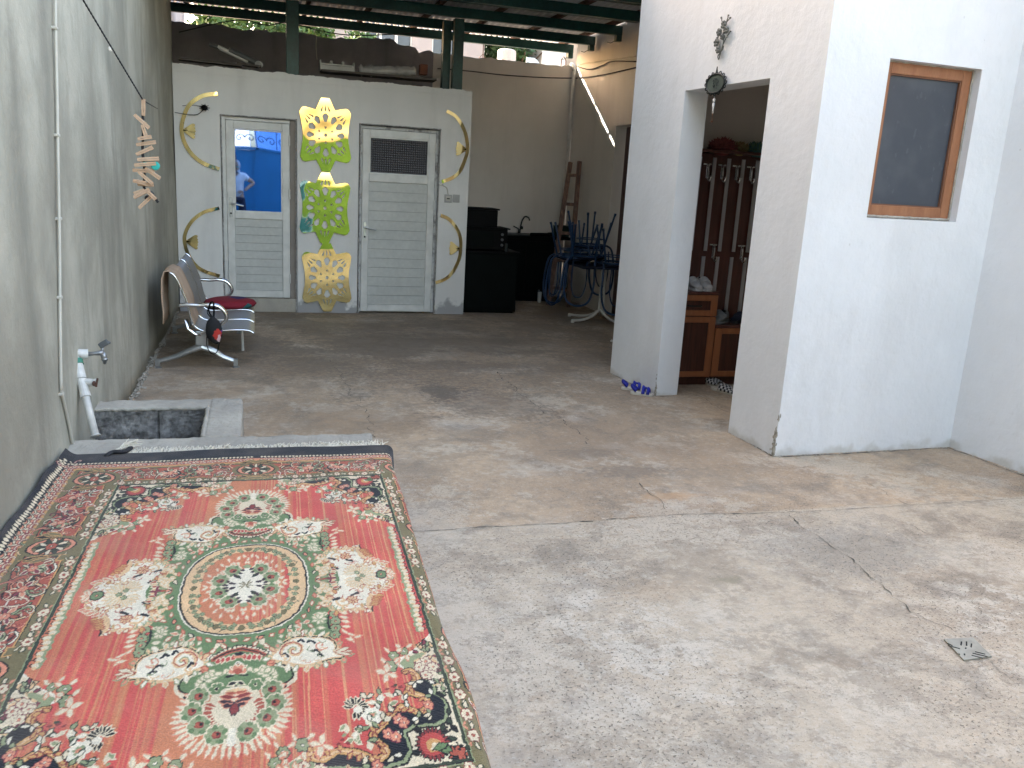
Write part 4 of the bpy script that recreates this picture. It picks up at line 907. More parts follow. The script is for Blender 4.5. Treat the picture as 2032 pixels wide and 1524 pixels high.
# beige cloth on nearest backrest
mb = MB(); ya, yb = Y0+.02, Y0+.47
pr = [p for p in prof if p[1] > .32 and p[0] < -.455][::-1]
vs = []; cols = 22
for k, (x, z) in enumerate(pr+[(-.628, .725), (-.66, .715), (-.675, .66), (-.68, .58), (-.682, .50), (-.675, .42), (-.678, .33)]):
    for j in range(cols+1):
        y = ya+(yb-ya)*j/cols; o_ = .011+.004*noise.noise(Vector((y*9, z*6, 1)))
        if k < len(pr): vs.append((x+o_, y, z+o_*.4))
        else: vs.append((x+.02*noise.noise(Vector((y*7, z*3, 5))), y-(.0 if k < len(pr)+2 else .02), z+.004))
rows = len(vs)//(cols+1)
mb.add(vs, [(r*(cols+1)+j, r*(cols+1)+j+1, (r+1)*(cols+1)+j+1, (r+1)*(cols+1)+j) for r in range(rows-1) for j in range(cols)])
o = solo(mb, 'cloth', 'beige_cloth', 'beige cloth draped over the nearest backrest of the bench', 'cloth', smooth=True); m_ = o.modifiers.new('thickness', 'SOLIDIFY'); m_.thickness = .008
# cushion
def cushion_mat():
    g_ = NB('cushion_fabric'); v = g_.n.nodes.new('ShaderNodeTexVoronoi'); v.inputs['Scale'].default_value = 6; g_.L(g_.tc, v.inputs[0])
    cr = g_.n.nodes.new('ShaderNodeValToRGB'); cr.color_ramp.interpolation = 'CONSTANT'; e = cr.color_ramp.elements
    e[0].color = (.20, .008, .02, 1); e[1].position = .5; e[1].color = (.02, .015, .10, 1)
    for p, c in ((.62, (.32, .03, .08)), (.74, (.30, .19, .08)), (.82, (.02, .10, .10)), (.9, (.24, .01, .03))): x = e.new(p); x.color = (*c, 1)
    s_ = g_.n.nodes.new('ShaderNodeSeparateColor'); g_.L(v.outputs['Color'], s_.inputs[0]); g_.L(s_.outputs[0], cr.inputs[0]); g_.bump(g_.noise(50, 4), .3); return g_.out(cr.outputs[0], .85)
MT['cushion'] = cushion_mat()
mb = MB(); mb.lathe((-.235, 7.83, .292), [(.02, .0), (.16, .0), (.205, .012), (.222, .034), (.205, .056), (.15, .072), (.02, .078)], 32); 
solo(mb, 'cushion', 'cushion', 'round dark red patterned cushion lying on the far seat of the bench', 'cushion', base=(-.235, 7.83, .292), smooth=True)
# black cloth bag hanging from the near armrest
bgm = NB('bag_print'); vv = bgm.n.nodes.new('ShaderNodeTexVoronoi'); vv.inputs['Scale'].default_value = 26; bgm.L(bgm.tc, vv.inputs[0]); sc_ = bgm.n.nodes.new('ShaderNodeSeparateColor'); bgm.L(vv.outputs['Color'], sc_.inputs[0])
dr = bgm.dist((.028, 0, .075), (1, 0, .8)); dp = bgm.dist((.042, 0, .035), (1.2, 0, .6)); dv = bgm.dist((.055, 0, .085), (1, 0, 1))
nn_ = bgm.math('MULTIPLY', bgm.math('SUBTRACT', bgm.noise(40, 3), .5), .05)
c = bgm.mix(bgm.rng(bgm.math('ADD', dv, nn_), .026, .020), (.008, .008, .009), (.10, .03, .22)); c = bgm.mix(bgm.rng(bgm.math('ADD', dr, nn_), .034, .028), c, (.45, .03, .02))
c = bgm.mix(bgm.rng(bgm.math('ADD', dp, nn_), .020, .015), c, (.62, .42, .42)); MT['bag'] = bgm.out(c, .8)
bt = thing('drawstring_bag', 'small black bag with a red and pink print hanging from the near armrest', 'bag', (-.32, 6.60, .20))
mb = MB(); rows = [(.20, .012, -.305, .02), (.215, .030, -.31, .024), (.25, .050, -.318, .03), (.30, .060, -.318, .034), (.345, .055, -.32, .03), (.375, .040, -.322, .022), (.395, .018, -.325, .014), (.41, .010, -.326, .01)]
vs = []; nn = 18
for z, w_, cx, dpt in rows:
    for k in range(nn):
        a = 2*math.pi*k/nn; vs.append((cx+w_*math.cos(a)*(1+.12*noise.noise(Vector((z*30, a, 3)))), 6.60+dpt*math.sin(a)*(1+.2*noise.noise(Vector((z*20, a*2, 3)))), z))
mb.add(vs, [(i*nn+k, i*nn+(k+1) % nn, (i+1)*nn+(k+1) % nn, (i+1)*nn+k) for i in range(len(rows)-1) for k in range(nn)]+[tuple(range(nn))[::-1], tuple(range((len(rows)-1)*nn, len(rows)*nn))])
mb.build('body', 'bag', bt, smooth=True)
mb = MB(); mb.tube(smooth_path([(-.328, 6.60, .40), (-.35, 6.61, .44), (-.345, 6.63, .49), (-.33, 6.647, .506), (-.318, 6.64, .498), (-.315, 6.61, .45), (-.318, 6.60, .40)], 5), .0065, 6)
mb.tube(smooth_path([(-.335, 6.60, .395), (-.362, 6.615, .43), (-.352, 6.635, .47), (-.338, 6.65, .50)], 5), .004, 6)
mb.tube(smooth_path([(-.365, 6.6, .29), (-.372, 6.60, .20), (-.35, 6.59, .14), (-.32, 6.59, .125), (-.295, 6.59, .15), (-.285, 6.6, .20), (-.262, 6.6, .27)], 5), .0035, 6); mb.build('strap', 'black', bt, smooth=True)

# ================================================================== sink corner under the canopy
t = thing('floor_cabinet', 'black cabinet standing right beside the outbuilding corner', 'cabinet', (2.56, 9.7, 0))
MB().box(2.245, 2.88, 9.46, 9.98, .02, .69).build('body', 'black_green', t, bevel=.006); MB().box(2.238, 2.90, 9.44, 10.0, .692, .712).build('top', 'black', t, bevel=.003)
MB().box(2.26, 2.865, 9.45, 9.458, .05, .67).build('door', 'black_green', t, bevel=.003); MB().box(2.26, 2.86, 9.5, 9.97, 0, .019).build('plinth', 'black', t)
t = thing('oven', 'black table oven standing on the black cabinet', 'oven', (2.56, 9.75, .712))
MB().box(2.26, 2.765, 9.55, 9.95, .725, .955).build('body', 'black', t, bevel=.006); MB().box(2.25, 2.79, 9.53, 9.96, .957, .972).build('lid', 'black', t, bevel=.003)
MB().box(2.30, 2.60, 9.543, 9.549, .75, .93).build('door', 'black_green', t, bevel=.002)
mb = MB()
for z in (.78, .84, .90): mb.lathe((2.70, 9.549, z), [(.016, 0), (.016, .012), (.012, .016)], 12, (0, -1, 0))
mb.build('knob', 'grey_dark', t)
solo(MB().tube([(2.74, 9.5, .714), (2.74, 9.5, .80)], [.020, .017], 12), 'bottle', 'antique', 'small dark bottle standing in front of the oven', 'bottle')
t = thing('storage_box', 'black box stacked on top of the oven', 'box', (2.5, 9.75, .972))
MB().box(2.262, 2.65, 9.6, 9.94, .974, 1.165).build('body', 'black', t, bevel=.005); MB().box(2.255, 2.67, 9.59, 9.95, 1.167, 1.186).build('lid', 'black', t, bevel=.004)
t = thing('sink_counter', 'black sink counter along the far wall with worktop and basin', 'counter', (3.2, 10.7, 0))
mb = MB(); mb.box(2.5, 3.66, 10.46, 11.0, .05, .80); mb.box(2.5, 3.66, 10.5, 11.0, 0, .049); mb.build('cupboard', 'black', t, bevel=.004)
MB().box(2.45, 3.88, 10.42, 11.02, .802, .838).build('worktop', 'black_green', t, bevel=.004)
for k in range(3): MB().box(2.52+k*.385, 2.89+k*.385, 10.448, 10.457, .10, .77).build('door', 'black_green', t, bevel=.002)
mb = MB(); mb.box(3.0, 3.45, 10.5, 10.92, .8385, .846); mb.build('basin', 'antique', t, bevel=.003)
f = on_y(1030, 470, 10.9); mb = MB(); x = f.x; z0 = .846
mb.tube([(x, 10.9, z0), (x, 10.9, z0+.05)], .018, 10); mb.tube(smooth_path([(x+.01, 10.9, z0+.04), (x+.02, 10.88, z0+.15), (x+.05, 10.85, z0+.215), (x+.09, 10.82, z0+.205), (x+.10, 10.80, z0+.17)], 5), .010, 8); mb.tube([(x-.01, 10.9, z0+.05), (x-.09, 10.88, z0+.085)], .008, 8)
mb.lathe((x+.02, 10.88, z0+.05), [(.022, 0), (.022, .03), (.012, .04)], 12); solo(mb, 'kitchen_faucet', 'antique', 'dark curved faucet standing at the back of the sink counter', 'faucet', smooth=True)
mb = MB(); mb.tube([(3.32, 10.42, .86), (3.58, 10.5, .862)], .022, 8); mb.tube([(3.58, 10.5, .862), (3.64, 10.52, .866)], .028, 8); solo(mb, 'brush', 'black', 'black brush lying on the worktop right of the faucet', 'brush', smooth=True)
q = on_floor(1070, 600); solo(MB().tube([(q.x, 10.40, 0), (q.x, 10.40, .135)], .026, 12), 'drain_pipe', 'cream_tube', 'short pale drain pipe stub on the floor under the sink counter', 'pipe')
q = on_floor(1058, 595); solo(MB().tube([(q.x, 10.41, 0), (q.x, 10.41, .16)], .014, 10), 'drain_pipe', 'grey_dark', 'thin dark grey pipe beside the pale drain stub', 'pipe')
# white pipe in the corner
mb = MB(); mb.tube([(3.93, BW-.05, .85), (3.955, BW-.045, 1.9), (3.965, BW-.04, 2.93)], .026, 12); mb.tube([(3.965, BW-.04, 2.93), (3.96, BW+.05, 3.03)], .026, 12)
solo(mb, 'corner_pipe', 'white_pvc', 'white plastic pipe running down the far corner of the yard', 'pipe', smooth=True)
# ladder leaning on the side wall
ld = thing('ladder', 'old brown wooden ladder leaning in the far corner behind the blue chairs', 'ladder', (3.8, 10.7, 0))
Lt = on_y(1132, 322, 10.6); Rt = on_y(1150, 320, 10.45); Lb = on_y(1108, 475, 10.36); Rb = on_y(1137, 482, 10.2)
def ext(a, b): d = (b-a); return a+d*((0-a.z)/d.z)
Lf, Rf = ext(Lt, Lb), ext(Rt, Rb)
for a, b in ((Lt, Lf), (Rt, Rf)): MB().bar(a, b, .055, .035, (0, 1, 0)).build('rail', 'ladder_wood', ld, bevel=.004)
for z in (1.62, 1.26, .9, .56, .22):
    ta = (Lt.z-z)/Lt.z; tb = (Rt.z-z)/Rt.z; MB().bar(Lt.lerp(Lf, ta), Rt.lerp(Rf, tb), .03, .04).build('rung', 'ladder_wood', ld, bevel=.003)
t = thing('plastic_tub', 'dark green plastic tub beside the foot of the ladder', 'tub', (3.86, 10.2, .838))
mb = MB(); mb.lathe((3.80, 10.62, .84), [(.10, 0), (.115, .13), (.12, .135), (.105, .14)], 20); mb.build('body', mat('dark_green_plastic', (.006, .035, .028), rough=.5), t, bevel=0)
# blue chairs upside down on a table
tb = thing('cafe_table', 'cafe table with a cream pedestal and splayed feet under the upturned chairs', 'table', (3.72, 8.9, 0))
MB().box(3.36, 3.97, 8.62, 9.25, .625, .648).build('tabletop', 'blue_ply', tb, bevel=.006)
mb = MB(); 
for dx in (-.02, .025): mb.tube(smooth_path([(3.72+dx, 8.9, .62), (3.72+dx, 8.9, .3), (3.72+dx*1.2, 8.9, .13)], 4), .015, 9)
mb.build('pedestal', 'cream_tube', tb, smooth=True)
f1 = on_floor(1136, 640); 
for (fx, fy) in ((f1.x, f1.y), (3.93, 8.52), (3.9, 9.3), (3.5, 9.3)):
    c = Vector((3.71, 8.9, 0)); e = Vector((fx, fy, 0)); P = smooth_path([(c.x, c.y, .15), tuple(c.lerp(e, .25)+Vector((0, 0, .075))), tuple(c.lerp(e, .6)+Vector((0, 0, .032))), tuple(e+Vector((0, 0, .022)))], 5)
    mb = MB(); mb.tube(P, .0145, 9); mb.lathe((e.x, e.y, 0), [(.02, 0), (.02, .03), (.012, .036)], 10); mb.build('foot', 'cream_tube', tb, smooth=False)
def make_chair(label):
    # upside down: seat rests on the table, legs up, back loop hanging in front (towards -x -y)
    t = thing('tube_chair', label, 'chair', (0, 0, .65), 'blue tube chairs put upside down on the table')
    mb = MB(); mb.lathe((0, 0, .652), [(.17, 0), (.185, .01), (.18, .022), (.16, .026)], 24); mb.build('seat', 'blue_ply', t)
    mb = MB(); P = [(.19*math.cos(a), .19*math.sin(a), .69) for a in [2*math.pi*k/28 for k in range(28)]]; mb.tube(P, .011, 7, closed=True)
    P = [(.15*math.cos(a), .15*math.sin(a), .76) for a in [2*math.pi*k/28 for k in range(28)]]; mb.tube(P, .007, 6, closed=True); mb.build('seat_ring', 'blue_tube', t, smooth=True)
    for sx, sy in ((-1, -1), (1, -1), (1, 1), (-1, 1)):
        mb = MB(); mb.tube([(sx*.12, sy*.12, .68), (sx*.155, sy*.155, .86), (sx*.19, sy*.19, 1.05)], .011, 8); mb.tube([(sx*.188, sy*.188, 1.035), (sx*.193, sy*.193, 1.06)], .014, 8); mb.build('leg', 'blue_tube', t, smooth=False)
    mb = MB(); mb.tube(smooth_path([(-.15, -.13, .69), (-.155, -.21, .66), (-.165, -.25, .55), (-.17, -.27, .36), (-.13, -.285, .21), (-.05, -.29, .155), (.05, -.29, .155), (.13, -.285, .21), (.17, -.27, .36), (.165, -.25, .55), (.155, -.21, .66), (.15, -.13, .69)], 5), .0115, 8)
    mb.tube(smooth_path([(-.08, -.27, .64), (-.085, -.275, .40), (-.05, -.285, .27), (0, -.287, .245), (.05, -.285, .27), (.085, -.275, .40), (.08, -.27, .64)], 5), .007, 7); mb.build('backrest', 'blue_tube', t, smooth=True)
    return t
ch = make_chair('upturned blue tube chair nearest the porch pillar, legs pointing up'); ch.location = (3.79, 8.78, .65); ch.rotation_euler = (0, 0, R(-12))
dup(ch, (3.56, 9.02, .70), R(-38), 'upturned blue tube chair in the middle of the three on the table')
dup(ch, (3.52, 9.42, .66), R(-62), 'upturned blue tube chair at the left, closest to the ladder')
dup(ch, (3.66, 9.25, .80), R(15), 'upturned blue tube chair stacked highest, behind the middle one')
dup(ch, (3.46, 9.12, .67), R(-80), 'upturned blue tube chair at the front left corner of the table')
solo(MB().lathe(tuple(on_floor(1214, 678)), [(.014, 0), (.014, .012), (.008, .02)], 10), 'foot_cap', 'pipe_white', 'tiny white cap on the floor beside the porch pillar', 'cap')
# stacked things on the outbuilding roof
t0 = 9.75
a = on_y(634, 122, t0); b = on_y(702, 145, t0); zr = 2.42
MB_ = MB().bar((on_y(636, 152, t0).x, t0, b.z-.012), (on_y(862, 165, t0).x, t0, on_y(862, 158, t0).z-.01), .25, .022)
solo(MB_, 'plank', 'board', 'long dark plank on the outbuilding roof under the white crate', 'plank')
cr = thing('crate', 'white slotted plastic crate lying on the outbuilding roof right of the green post', 'crate', ((a.x+b.x)/2, t0, b.z))
mb = MB(); mb.box(a.x, b.x, t0-.09, t0+.09, b.z, b.z+(a.z-b.z)*.55); mb.build('body', 'crate', cr, bevel=.004)
mb = MB()
for k in range(4): x = a.x+(b.x-a.x)*k/3; mb.box(x-.012 if k else a.x, x+.012 if k < 3 else b.x, t0-.085, t0+.085, b.z+(a.z-b.z)*.55, a.z+.01)
mb.box(a.x, b.x, t0-.09, t0-.08, a.z-.035, a.z-.02); mb.build('slats', 'crate', cr)
p = on_y(712, 140, t0); q = on_y(825, 142, t0); mb = MB(); P = [p.lerp(q, i/24)+Vector((0, 0, .012*noise.noise(Vector((i*.5, 2, 2))))) for i in range(25)]
mb.tube(P, [.058+.035*noise.noise(Vector((i*.7, 0, 0)))-(.02 if i in (0, 24) else 0) for i in range(25)], 12, flat=.9); solo(mb, 'bundle', 'plastic_film', 'bundle wrapped in clear plastic film on the outbuilding roof', 'bundle', smooth=True)
p = on_y(841, 138, t0); solo(MB().box(p.x-.045, p.x+.035, t0-.05, t0+.06, p.z-.055, p.z+.05), 'brick', 'brick', 'reddish brick at the right end of the plastic bundle', 'brick', bevel=.005)
p = on_y(822, 161, t0+.12); solo(MB().box(p.x-.09, p.x+.09, t0+.06, t0+.16, 2.421, 2.47), 'brick', 'brick', 'second brick lying low under the plank end on the roof', 'brick', bevel=.005)
for (u0, u1, r, m, lab) in (((432, 93), (492, 122), .022, 'white_pvc', 'pale pipe slanting down on the outbuilding roof at left'), ((416, 88), (440, 97), .02, 'grey_dark', 'dark pipe end above the slanting pale pipe'), ((455, 99), (515, 128), .03, 'grey_dark', 'dark gutter lying beside the slanting pale pipe')):
    solo(MB().tube([on_y(*u0, t0), on_y(*u1, t0)], r, 12), 'pipe', m, lab, 'pipe', smooth=False)
for (u0, u1, lab) in (((355, 117), (480, 131), 'thin board lying at the left edge of the outbuilding roof'), ((470, 126), (518, 133), 'short board end below the dark gutter')):
    a1 = on_y(*u0, t0-.1); b1 = on_y(*u1, t0-.1); a1.z = max(a1.z, 2.45); b1.z = max(b1.z, 2.44); solo(MB().bar(a1, b1, .12, .02), 'plank', 'board', lab, 'plank')
mb = MB(); p = on_y(512, 131, t0-.05); mb.lathe((p.x, t0-.13, p.z+.01), [(.032, 0), (.034, .06), (.030, .06), (.028, .0)], 16, (.3, 1, 0)); solo(mb, 'pipe_end', 'white_pvc', 'open round pipe mouth at the edge of the outbuilding roof', 'pipe')
# wires in the canopy gap and under it
Yc = BW-.12
cable([on_y(355, 128/2, 10.2), on_y(470, 40, 10.2), on_y(530, 50, 10.2), on_y(570, 45, 10.2), on_y(640, 62, 10.2), on_y(700, 70, 10.2), on_y(780, 68, 10.2), on_y(830, 64, 10.2)], .006, 'cable_black', 'black wire looping under the canopy behind the green posts', k=6)
cable([on_y(622, 60, 10.2), on_y(628, 72, 10.2), on_y(627, 90, 10.2), on_y(629, 118, 10.2)], .004, 'cable_white', 'thin pale wire dropping to the white crate', k=5)
cable([on_y(868, 136, BW-.03), on_y(930, 141, BW-.03), on_y(1000, 149, BW-.03), on_y(1080, 154, BW-.03), on_y(1140, 155, BW-.04), on_plane(1160, 154, (SX-.02, 0), (SX-.02, 1)), on_plane(1200, 148, (SX-.02, 0), (SX-.02, 1)), on_plane(1262, 134, (SX-.02, 0), (SX-.02, 1))], .007, 'cable_black', 'dark cable running along the far wall and round the corner', k=6)
cable([on_plane(1146, 132, (SX-.02, 0), (SX-.02, 1)), on_plane(1170, 138, (SX-.02, 0), (SX-.02, 1)), on_plane(1195, 130, (SX-.02, 0), (SX-.02, 1)), on_plane(1215, 122, (SX-.02, 0), (SX-.02, 1)), on_plane(1262, 122, (SX-.02, 0), (SX-.02, 1))], .007, 'cable_black', 'sagging cable on the side wall, upper of the two', k=6)
cable([on_plane(1148, 128, (SX-.015, 0), (SX-.015, 1)), on_plane(1200, 120, (SX-.015, 0), (SX-.015, 1)), on_plane(1262, 112, (SX-.015, 0), (SX-.015, 1))], .005, 'cable_white', 'pale straight cable above the sagging one on the side wall', k=6)

# ================================================================== porch: decorations, cabinets, coat rack, shoes
def PW(px, py, off=0.): 
    A = A0-nw*off; B = A1-nw*off; return on_plane(px, py, (A.x, A.y), (B.x, B.y))
dw3 = Vector((dw.x, dw.y, 0)); nw3 = Vector((nw.x, nw.y, 0)); up3 = Vector((0, 0, 1))
# flower relief
fl_c = PW(1437, 72, .012); ft = thing('flower_relief', 'pewter coloured rose spray relief on the wall above the porch doorway', 'wall ornament', tuple(fl_c))
def pwl(a, b, off): return fl_c+dw3*a*.60+up3*b*.58-nw3*off
mb = MB()
for (a, b, r) in ((.0, .115, .045), (-.075, .05, .042), (.055, .055, .04), (-.105, -.055, .045), (-.06, -.135, .038), (.0, -.01, .03)):
    c = pwl(a, b, .008); r *= .55
    mb.ball(c, .012, r, r, 12, 8)
    for k in range(5):
        an = k*1.256+a*9; q = c+dw3*math.cos(an)*r*.65+up3*math.sin(an)*r*.65-nw3*.006; mb.ball(q, .010, r*.45, r*.45, 8, 6)
mb.build('roses', 'silver_relief', ft, smooth=True)
mb = MB()
for P in ([(-.04, -.24), (-.01, -.16), (.02, -.06), (.0, .03), (.03, .12), (.06, .19)], [(-.02, -.20), (-.06, -.12)], [(.01, -.1), (.06, -.03), (.13, .03)], [(.0, -.02), (-.08, .02), (-.10, -.02)], [(0, .02), (.05, .08)], [(.03, .14), (-.05, .16), (-.06, .20)], [(.04, .14), (.10, .17)], [(-.04, -.24), (-.06, -.21), (-.045, -.18)], [(-.02, -.16), (.02, -.14), (.03, -.1)]):
    mb.tube(smooth_path([pwl(a, b, .008) for a, b in P], 4), .0036, 6)
for a, b, s in ((.13, .03, 1), (.10, .17, 1), (-.06, .2, -1), (-.1, -.0, -1), (.08, -.02, 1), (.06, .2, 1)):
    mb.prism([(0, -.006), (.016, -.003), (.017, .005), (.003, .008)], (tuple(pwl(a-.012, b, .006)), tuple(dw3*s), (0, 0, 1)), .006)
mb.build('stems', 'silver_relief', ft, smooth=True)
# oval plaque
pc = PW(1422, 166, .02); pt = thing('oval_plaque', 'oval plaque in a dark scalloped frame hanging at the top corner of the porch doorway', 'plaque', tuple(pc))
ea, eb = .104, .056; tilt = R(0)
def pel(a, r1=1., off=.0, k=0.): return pc+dw3*(ea*r1*math.cos(a))+up3*(eb*1.05*r1*math.sin(a)+k)-nw3*off
mb = MB(); n = 44; rim = [pel(2*math.pi*i/n, .93, .006) for i in range(n)]; mb.add([pel(2*math.pi*i/n, .93, .010) for i in range(n)]+[pel(2*math.pi*i/n, .93, .0) for i in range(n)], [tuple(range(n)), tuple(range(n, 2*n))[::-1]]+[(i, (i+1) % n, n+(i+1) % n, n+i) for i in range(n)]); mb.build('face', 'plaque', pt)
mb = MB(); mb.tube([pel(2*math.pi*i/n, 1., .010) for i in range(n)], .0065, 7, closed=True)
for i in range(16):
    a = 2*math.pi*i/16; c = pel(a, 1.12, .008); P = [c+(dw3*math.cos(b)+up3*math.sin(b))*.010 for b in [k*math.pi/4 for k in range(8)]]; mb.tube(P, .0036, 5, closed=True); mb.ball(pel(a+.19, 1.07, .008), .006, .006, .006, 6, 5)
for k in range(4): mb.ball(pel(math.pi/2, 1., .008, .012+.009*k), .007-.001*k, .010-.002*k, .007, 8, 6)
mb.build('frame', 'antique', pt, smooth=True)
mb = MB()   # small dark calligraphic marks on the plaque
for P in ([(-.035, .02), (-.02, .035), (-.015, .01), (-.03, .0)], [(-.03, -.015), (-.015, -.03), (-.005, -.01)], [(.01, .04), (.012, .0), (.03, -.02)], [(.03, .03), (.045, .01), (.03, -.0), (.05, -.02)], [(-.01, .045), (.0, .03)], [(.015, -.035), (.035, -.04)]):
    mb.tube(smooth_path([pc+dw3*a*.8+up3*b*.75-nw3*.0115 for a, b in P], 4), .0026, 5)
mb.build('writing', 'antique', pt)
mb = MB(); b0 = pel(-math.pi/2, 1.1, .006); mb.tube([b0, b0-up3*.03], .002, 5); mb.ball(b0-up3*.04, .010, .010, .014, 8, 6); mb.tube([b0-up3*.055, b0-up3*.12], [.009, .005], 8); mb.build('pendant', 'shoe_white', pt, smooth=True)
mb = MB(); mb.tube([b0-up3*.12, b0-up3*.17], .0015, 4); mb.tube([b0-up3*.165, b0-up3*.175], .006, 6); mb.build('tassel', 'brick', pt)
# cabinets
yc = 5.90
def cab(x0, x1, ztop, drawer, label, zd0, cut=None):
    t = thing('shoe_cabinet', label, 'cabinet', ((x0+x1)/2, 6.05, 0))
    MB().box(x0, x1, yc+.02, 6.225, .06, ztop-.022).build('carcass', 'dark_wood', t, bevel=.002)
    MB().box(x0+.01, x1-.01, yc+.045, 6.2, 0, .058).build('plinth', 'dark_wood', t)
    MB().box(x0-.004, x1+.004, yc-.004, 6.23, ztop-.021, ztop).build('top', 'mahogany', t, bevel=.003)
    def front(a, b, c, d, nm):
        w = .058; mb = MB(); mb.box(a, a+w, yc, yc+.019, c, d); mb.box(b-w, b, yc, yc+.019, c, d); mb.box(a+w, b-w, yc, yc+.019, d-w*.8, d); mb.box(a+w, b-w, yc, yc+.019, c, c+w*.8)
        o = mb.build(nm, 'orange_wood', t, bevel=.006, segs=3); MB().box(a+w-.002, b-w+.002, yc+.009, yc+.018, c+w*.8-.002, d-w*.8+.002).build('panel', 'dark_wood', o); return o
    zt = ztop-.026
    if drawer:
        o = front(x0+.003, x1-.003, zt-.165, zt, 'drawer')
        mb = MB(); xm = (x0+x1)/2; mb.tube(smooth_path([(xm-.06, yc+.005, zt-.085), (xm-.04, yc-.016, zt-.085), (xm+.04, yc-.016, zt-.085), (xm+.06, yc+.005, zt-.085)], 4), .006, 7); mb.build('handle', 'antique', o, smooth=True)
        zt -= .172
    front(x0+.003, x1-.003, .072, zt, 'door')
    return t
cab(3.045, 3.452, .752, True, 'tall cherry wood shoe cabinet with a drawer inside the porch', .07)
cab(3.456, 3.90, .492, False, 'low cherry wood shoe cabinet beside the taller one', .07)
# coat rack
rk = thing('coat_rack', 'dark mahogany coat rack with grey strips and chrome hooks on the porch wall', 'coat rack', (3.6, 6.2, .5))
MB().box(3.10, 4.10, 6.205, 6.232, .495, 1.80).build('back_board', 'mahogany', rk, bevel=.003)
MB().box(3.08, 4.12, 6.03, 6.232, 1.802, 1.824).build('shelf', 'mahogany', rk, bevel=.003)
MB().box(3.10, 4.10, 6.190, 6.203, 1.70, 1.80).build('top_rail', 'mahogany', rk, bevel=.002)
xs = [3.19+.128*i for i in range(8)]
for i, x in enumerate(xs):
    MB().box(x-.016, x+.016, 6.197, 6.2035, 1.06, 1.775 if i % 2 == 0 else 1.76).build('strip', 'grey_strip', rk) if False else MB().box(x-.015, x+.015, 6.182, 6.189, 1.045, 1.77).build('strip', 'grey_strip', rk)
    MB().box(x-.015, x+.015, 6.195, 6.203, .52 if i > 1 else .76, 1.0).build('strip', 'grey_strip', rk)
def hook(x, z):
    mb = MB(); mb.box(x-.034, x+.034, 6.168, 6.180, z+.045, z+.058); mb.tube(smooth_path([(x, 6.175, z+.05), (x, 6.15, z+.03), (x, 6.145, z-.03), (x+.002, 6.15, z-.06), (x+.004, 6.12, z-.075), (x+.006, 6.105, z-.045)], 4), .0085, 7); mb.tube([(x-.004, 6.15, z+.03), (x-.016, 6.12, z+.052)], .007, 6); mb.tube([(x+.006, 6.107, z-.05), (x+.006, 6.105, z-.035)], .012, 7)
    mb.box(x-.012, x+.012, 6.155, 6.168, z-.055, z+.05); return mb.build('hook', 'chrome', rk, bevel=.002)
for i in range(7): hook(xs[0]+.128*i+.06, 1.665)
for i in range(0, 7, 2): hook(xs[0]+.128*i+.06, 1.045)
# fluffy things on the shelf
def fluff(c, r, n, cols, seed, label, name, cat):
    rg = random.Random(seed); mb = MB()
    for k in range(n):
        a = Vector((rg.gauss(0, 1), rg.gauss(0, 1), abs(rg.gauss(0, 1)))).normalized(); p = Vector(c)+Vector((a.x*r[0], a.y*r[1], a.z*r[2]))*rg.uniform(.3, .95)
        q = p+Vector((a.x, a.y, a.z+.1))*rg.uniform(.015, .035); mb.cm = rg.randrange(len(cols)); mb.tube([p, p.lerp(q, .6)+Vector((rg.gauss(0, .003), rg.gauss(0, .003), 0)), q], [.0045, .004, .001], 4)
    mb.cm = 0; mb.ball(c, r[0]*.72, r[1]*.72, r[2]*.7, 12, 8); solo(mb, name, cols, label, cat, base=(c[0], c[1], c[2]))
for nm, c in (('fl_red', (.36, .10, .09)), ('fl_dred', (.25, .07, .07)), ('fl_or', (.36, .22, .12)), ('fl_grn', (.12, .22, .12)), ('fl_teal', (.07, .18, .18)), ('fl_yel', (.36, .32, .16))): MT[nm] = mat(nm+'_fibre', c, rough=.9)
fluff((3.47, 6.13, 1.835), (.115, .08, .075), 900, ['fl_dred', 'fl_red'], 1, 'fluffy dark red wool duster on the coat rack shelf', 'duster', 'duster')
fluff((3.62, 6.13, 1.83), (.07, .07, .055), 500, ['fl_yel', 'fl_or'], 2, 'fluffy ochre duster between the red and the green ones', 'duster', 'duster')
fluff((3.78, 6.13, 1.832), (.12, .08, .06), 900, ['fl_teal', 'fl_grn'], 3, 'fluffy teal green duster at the right on the coat rack shelf', 'duster', 'duster')
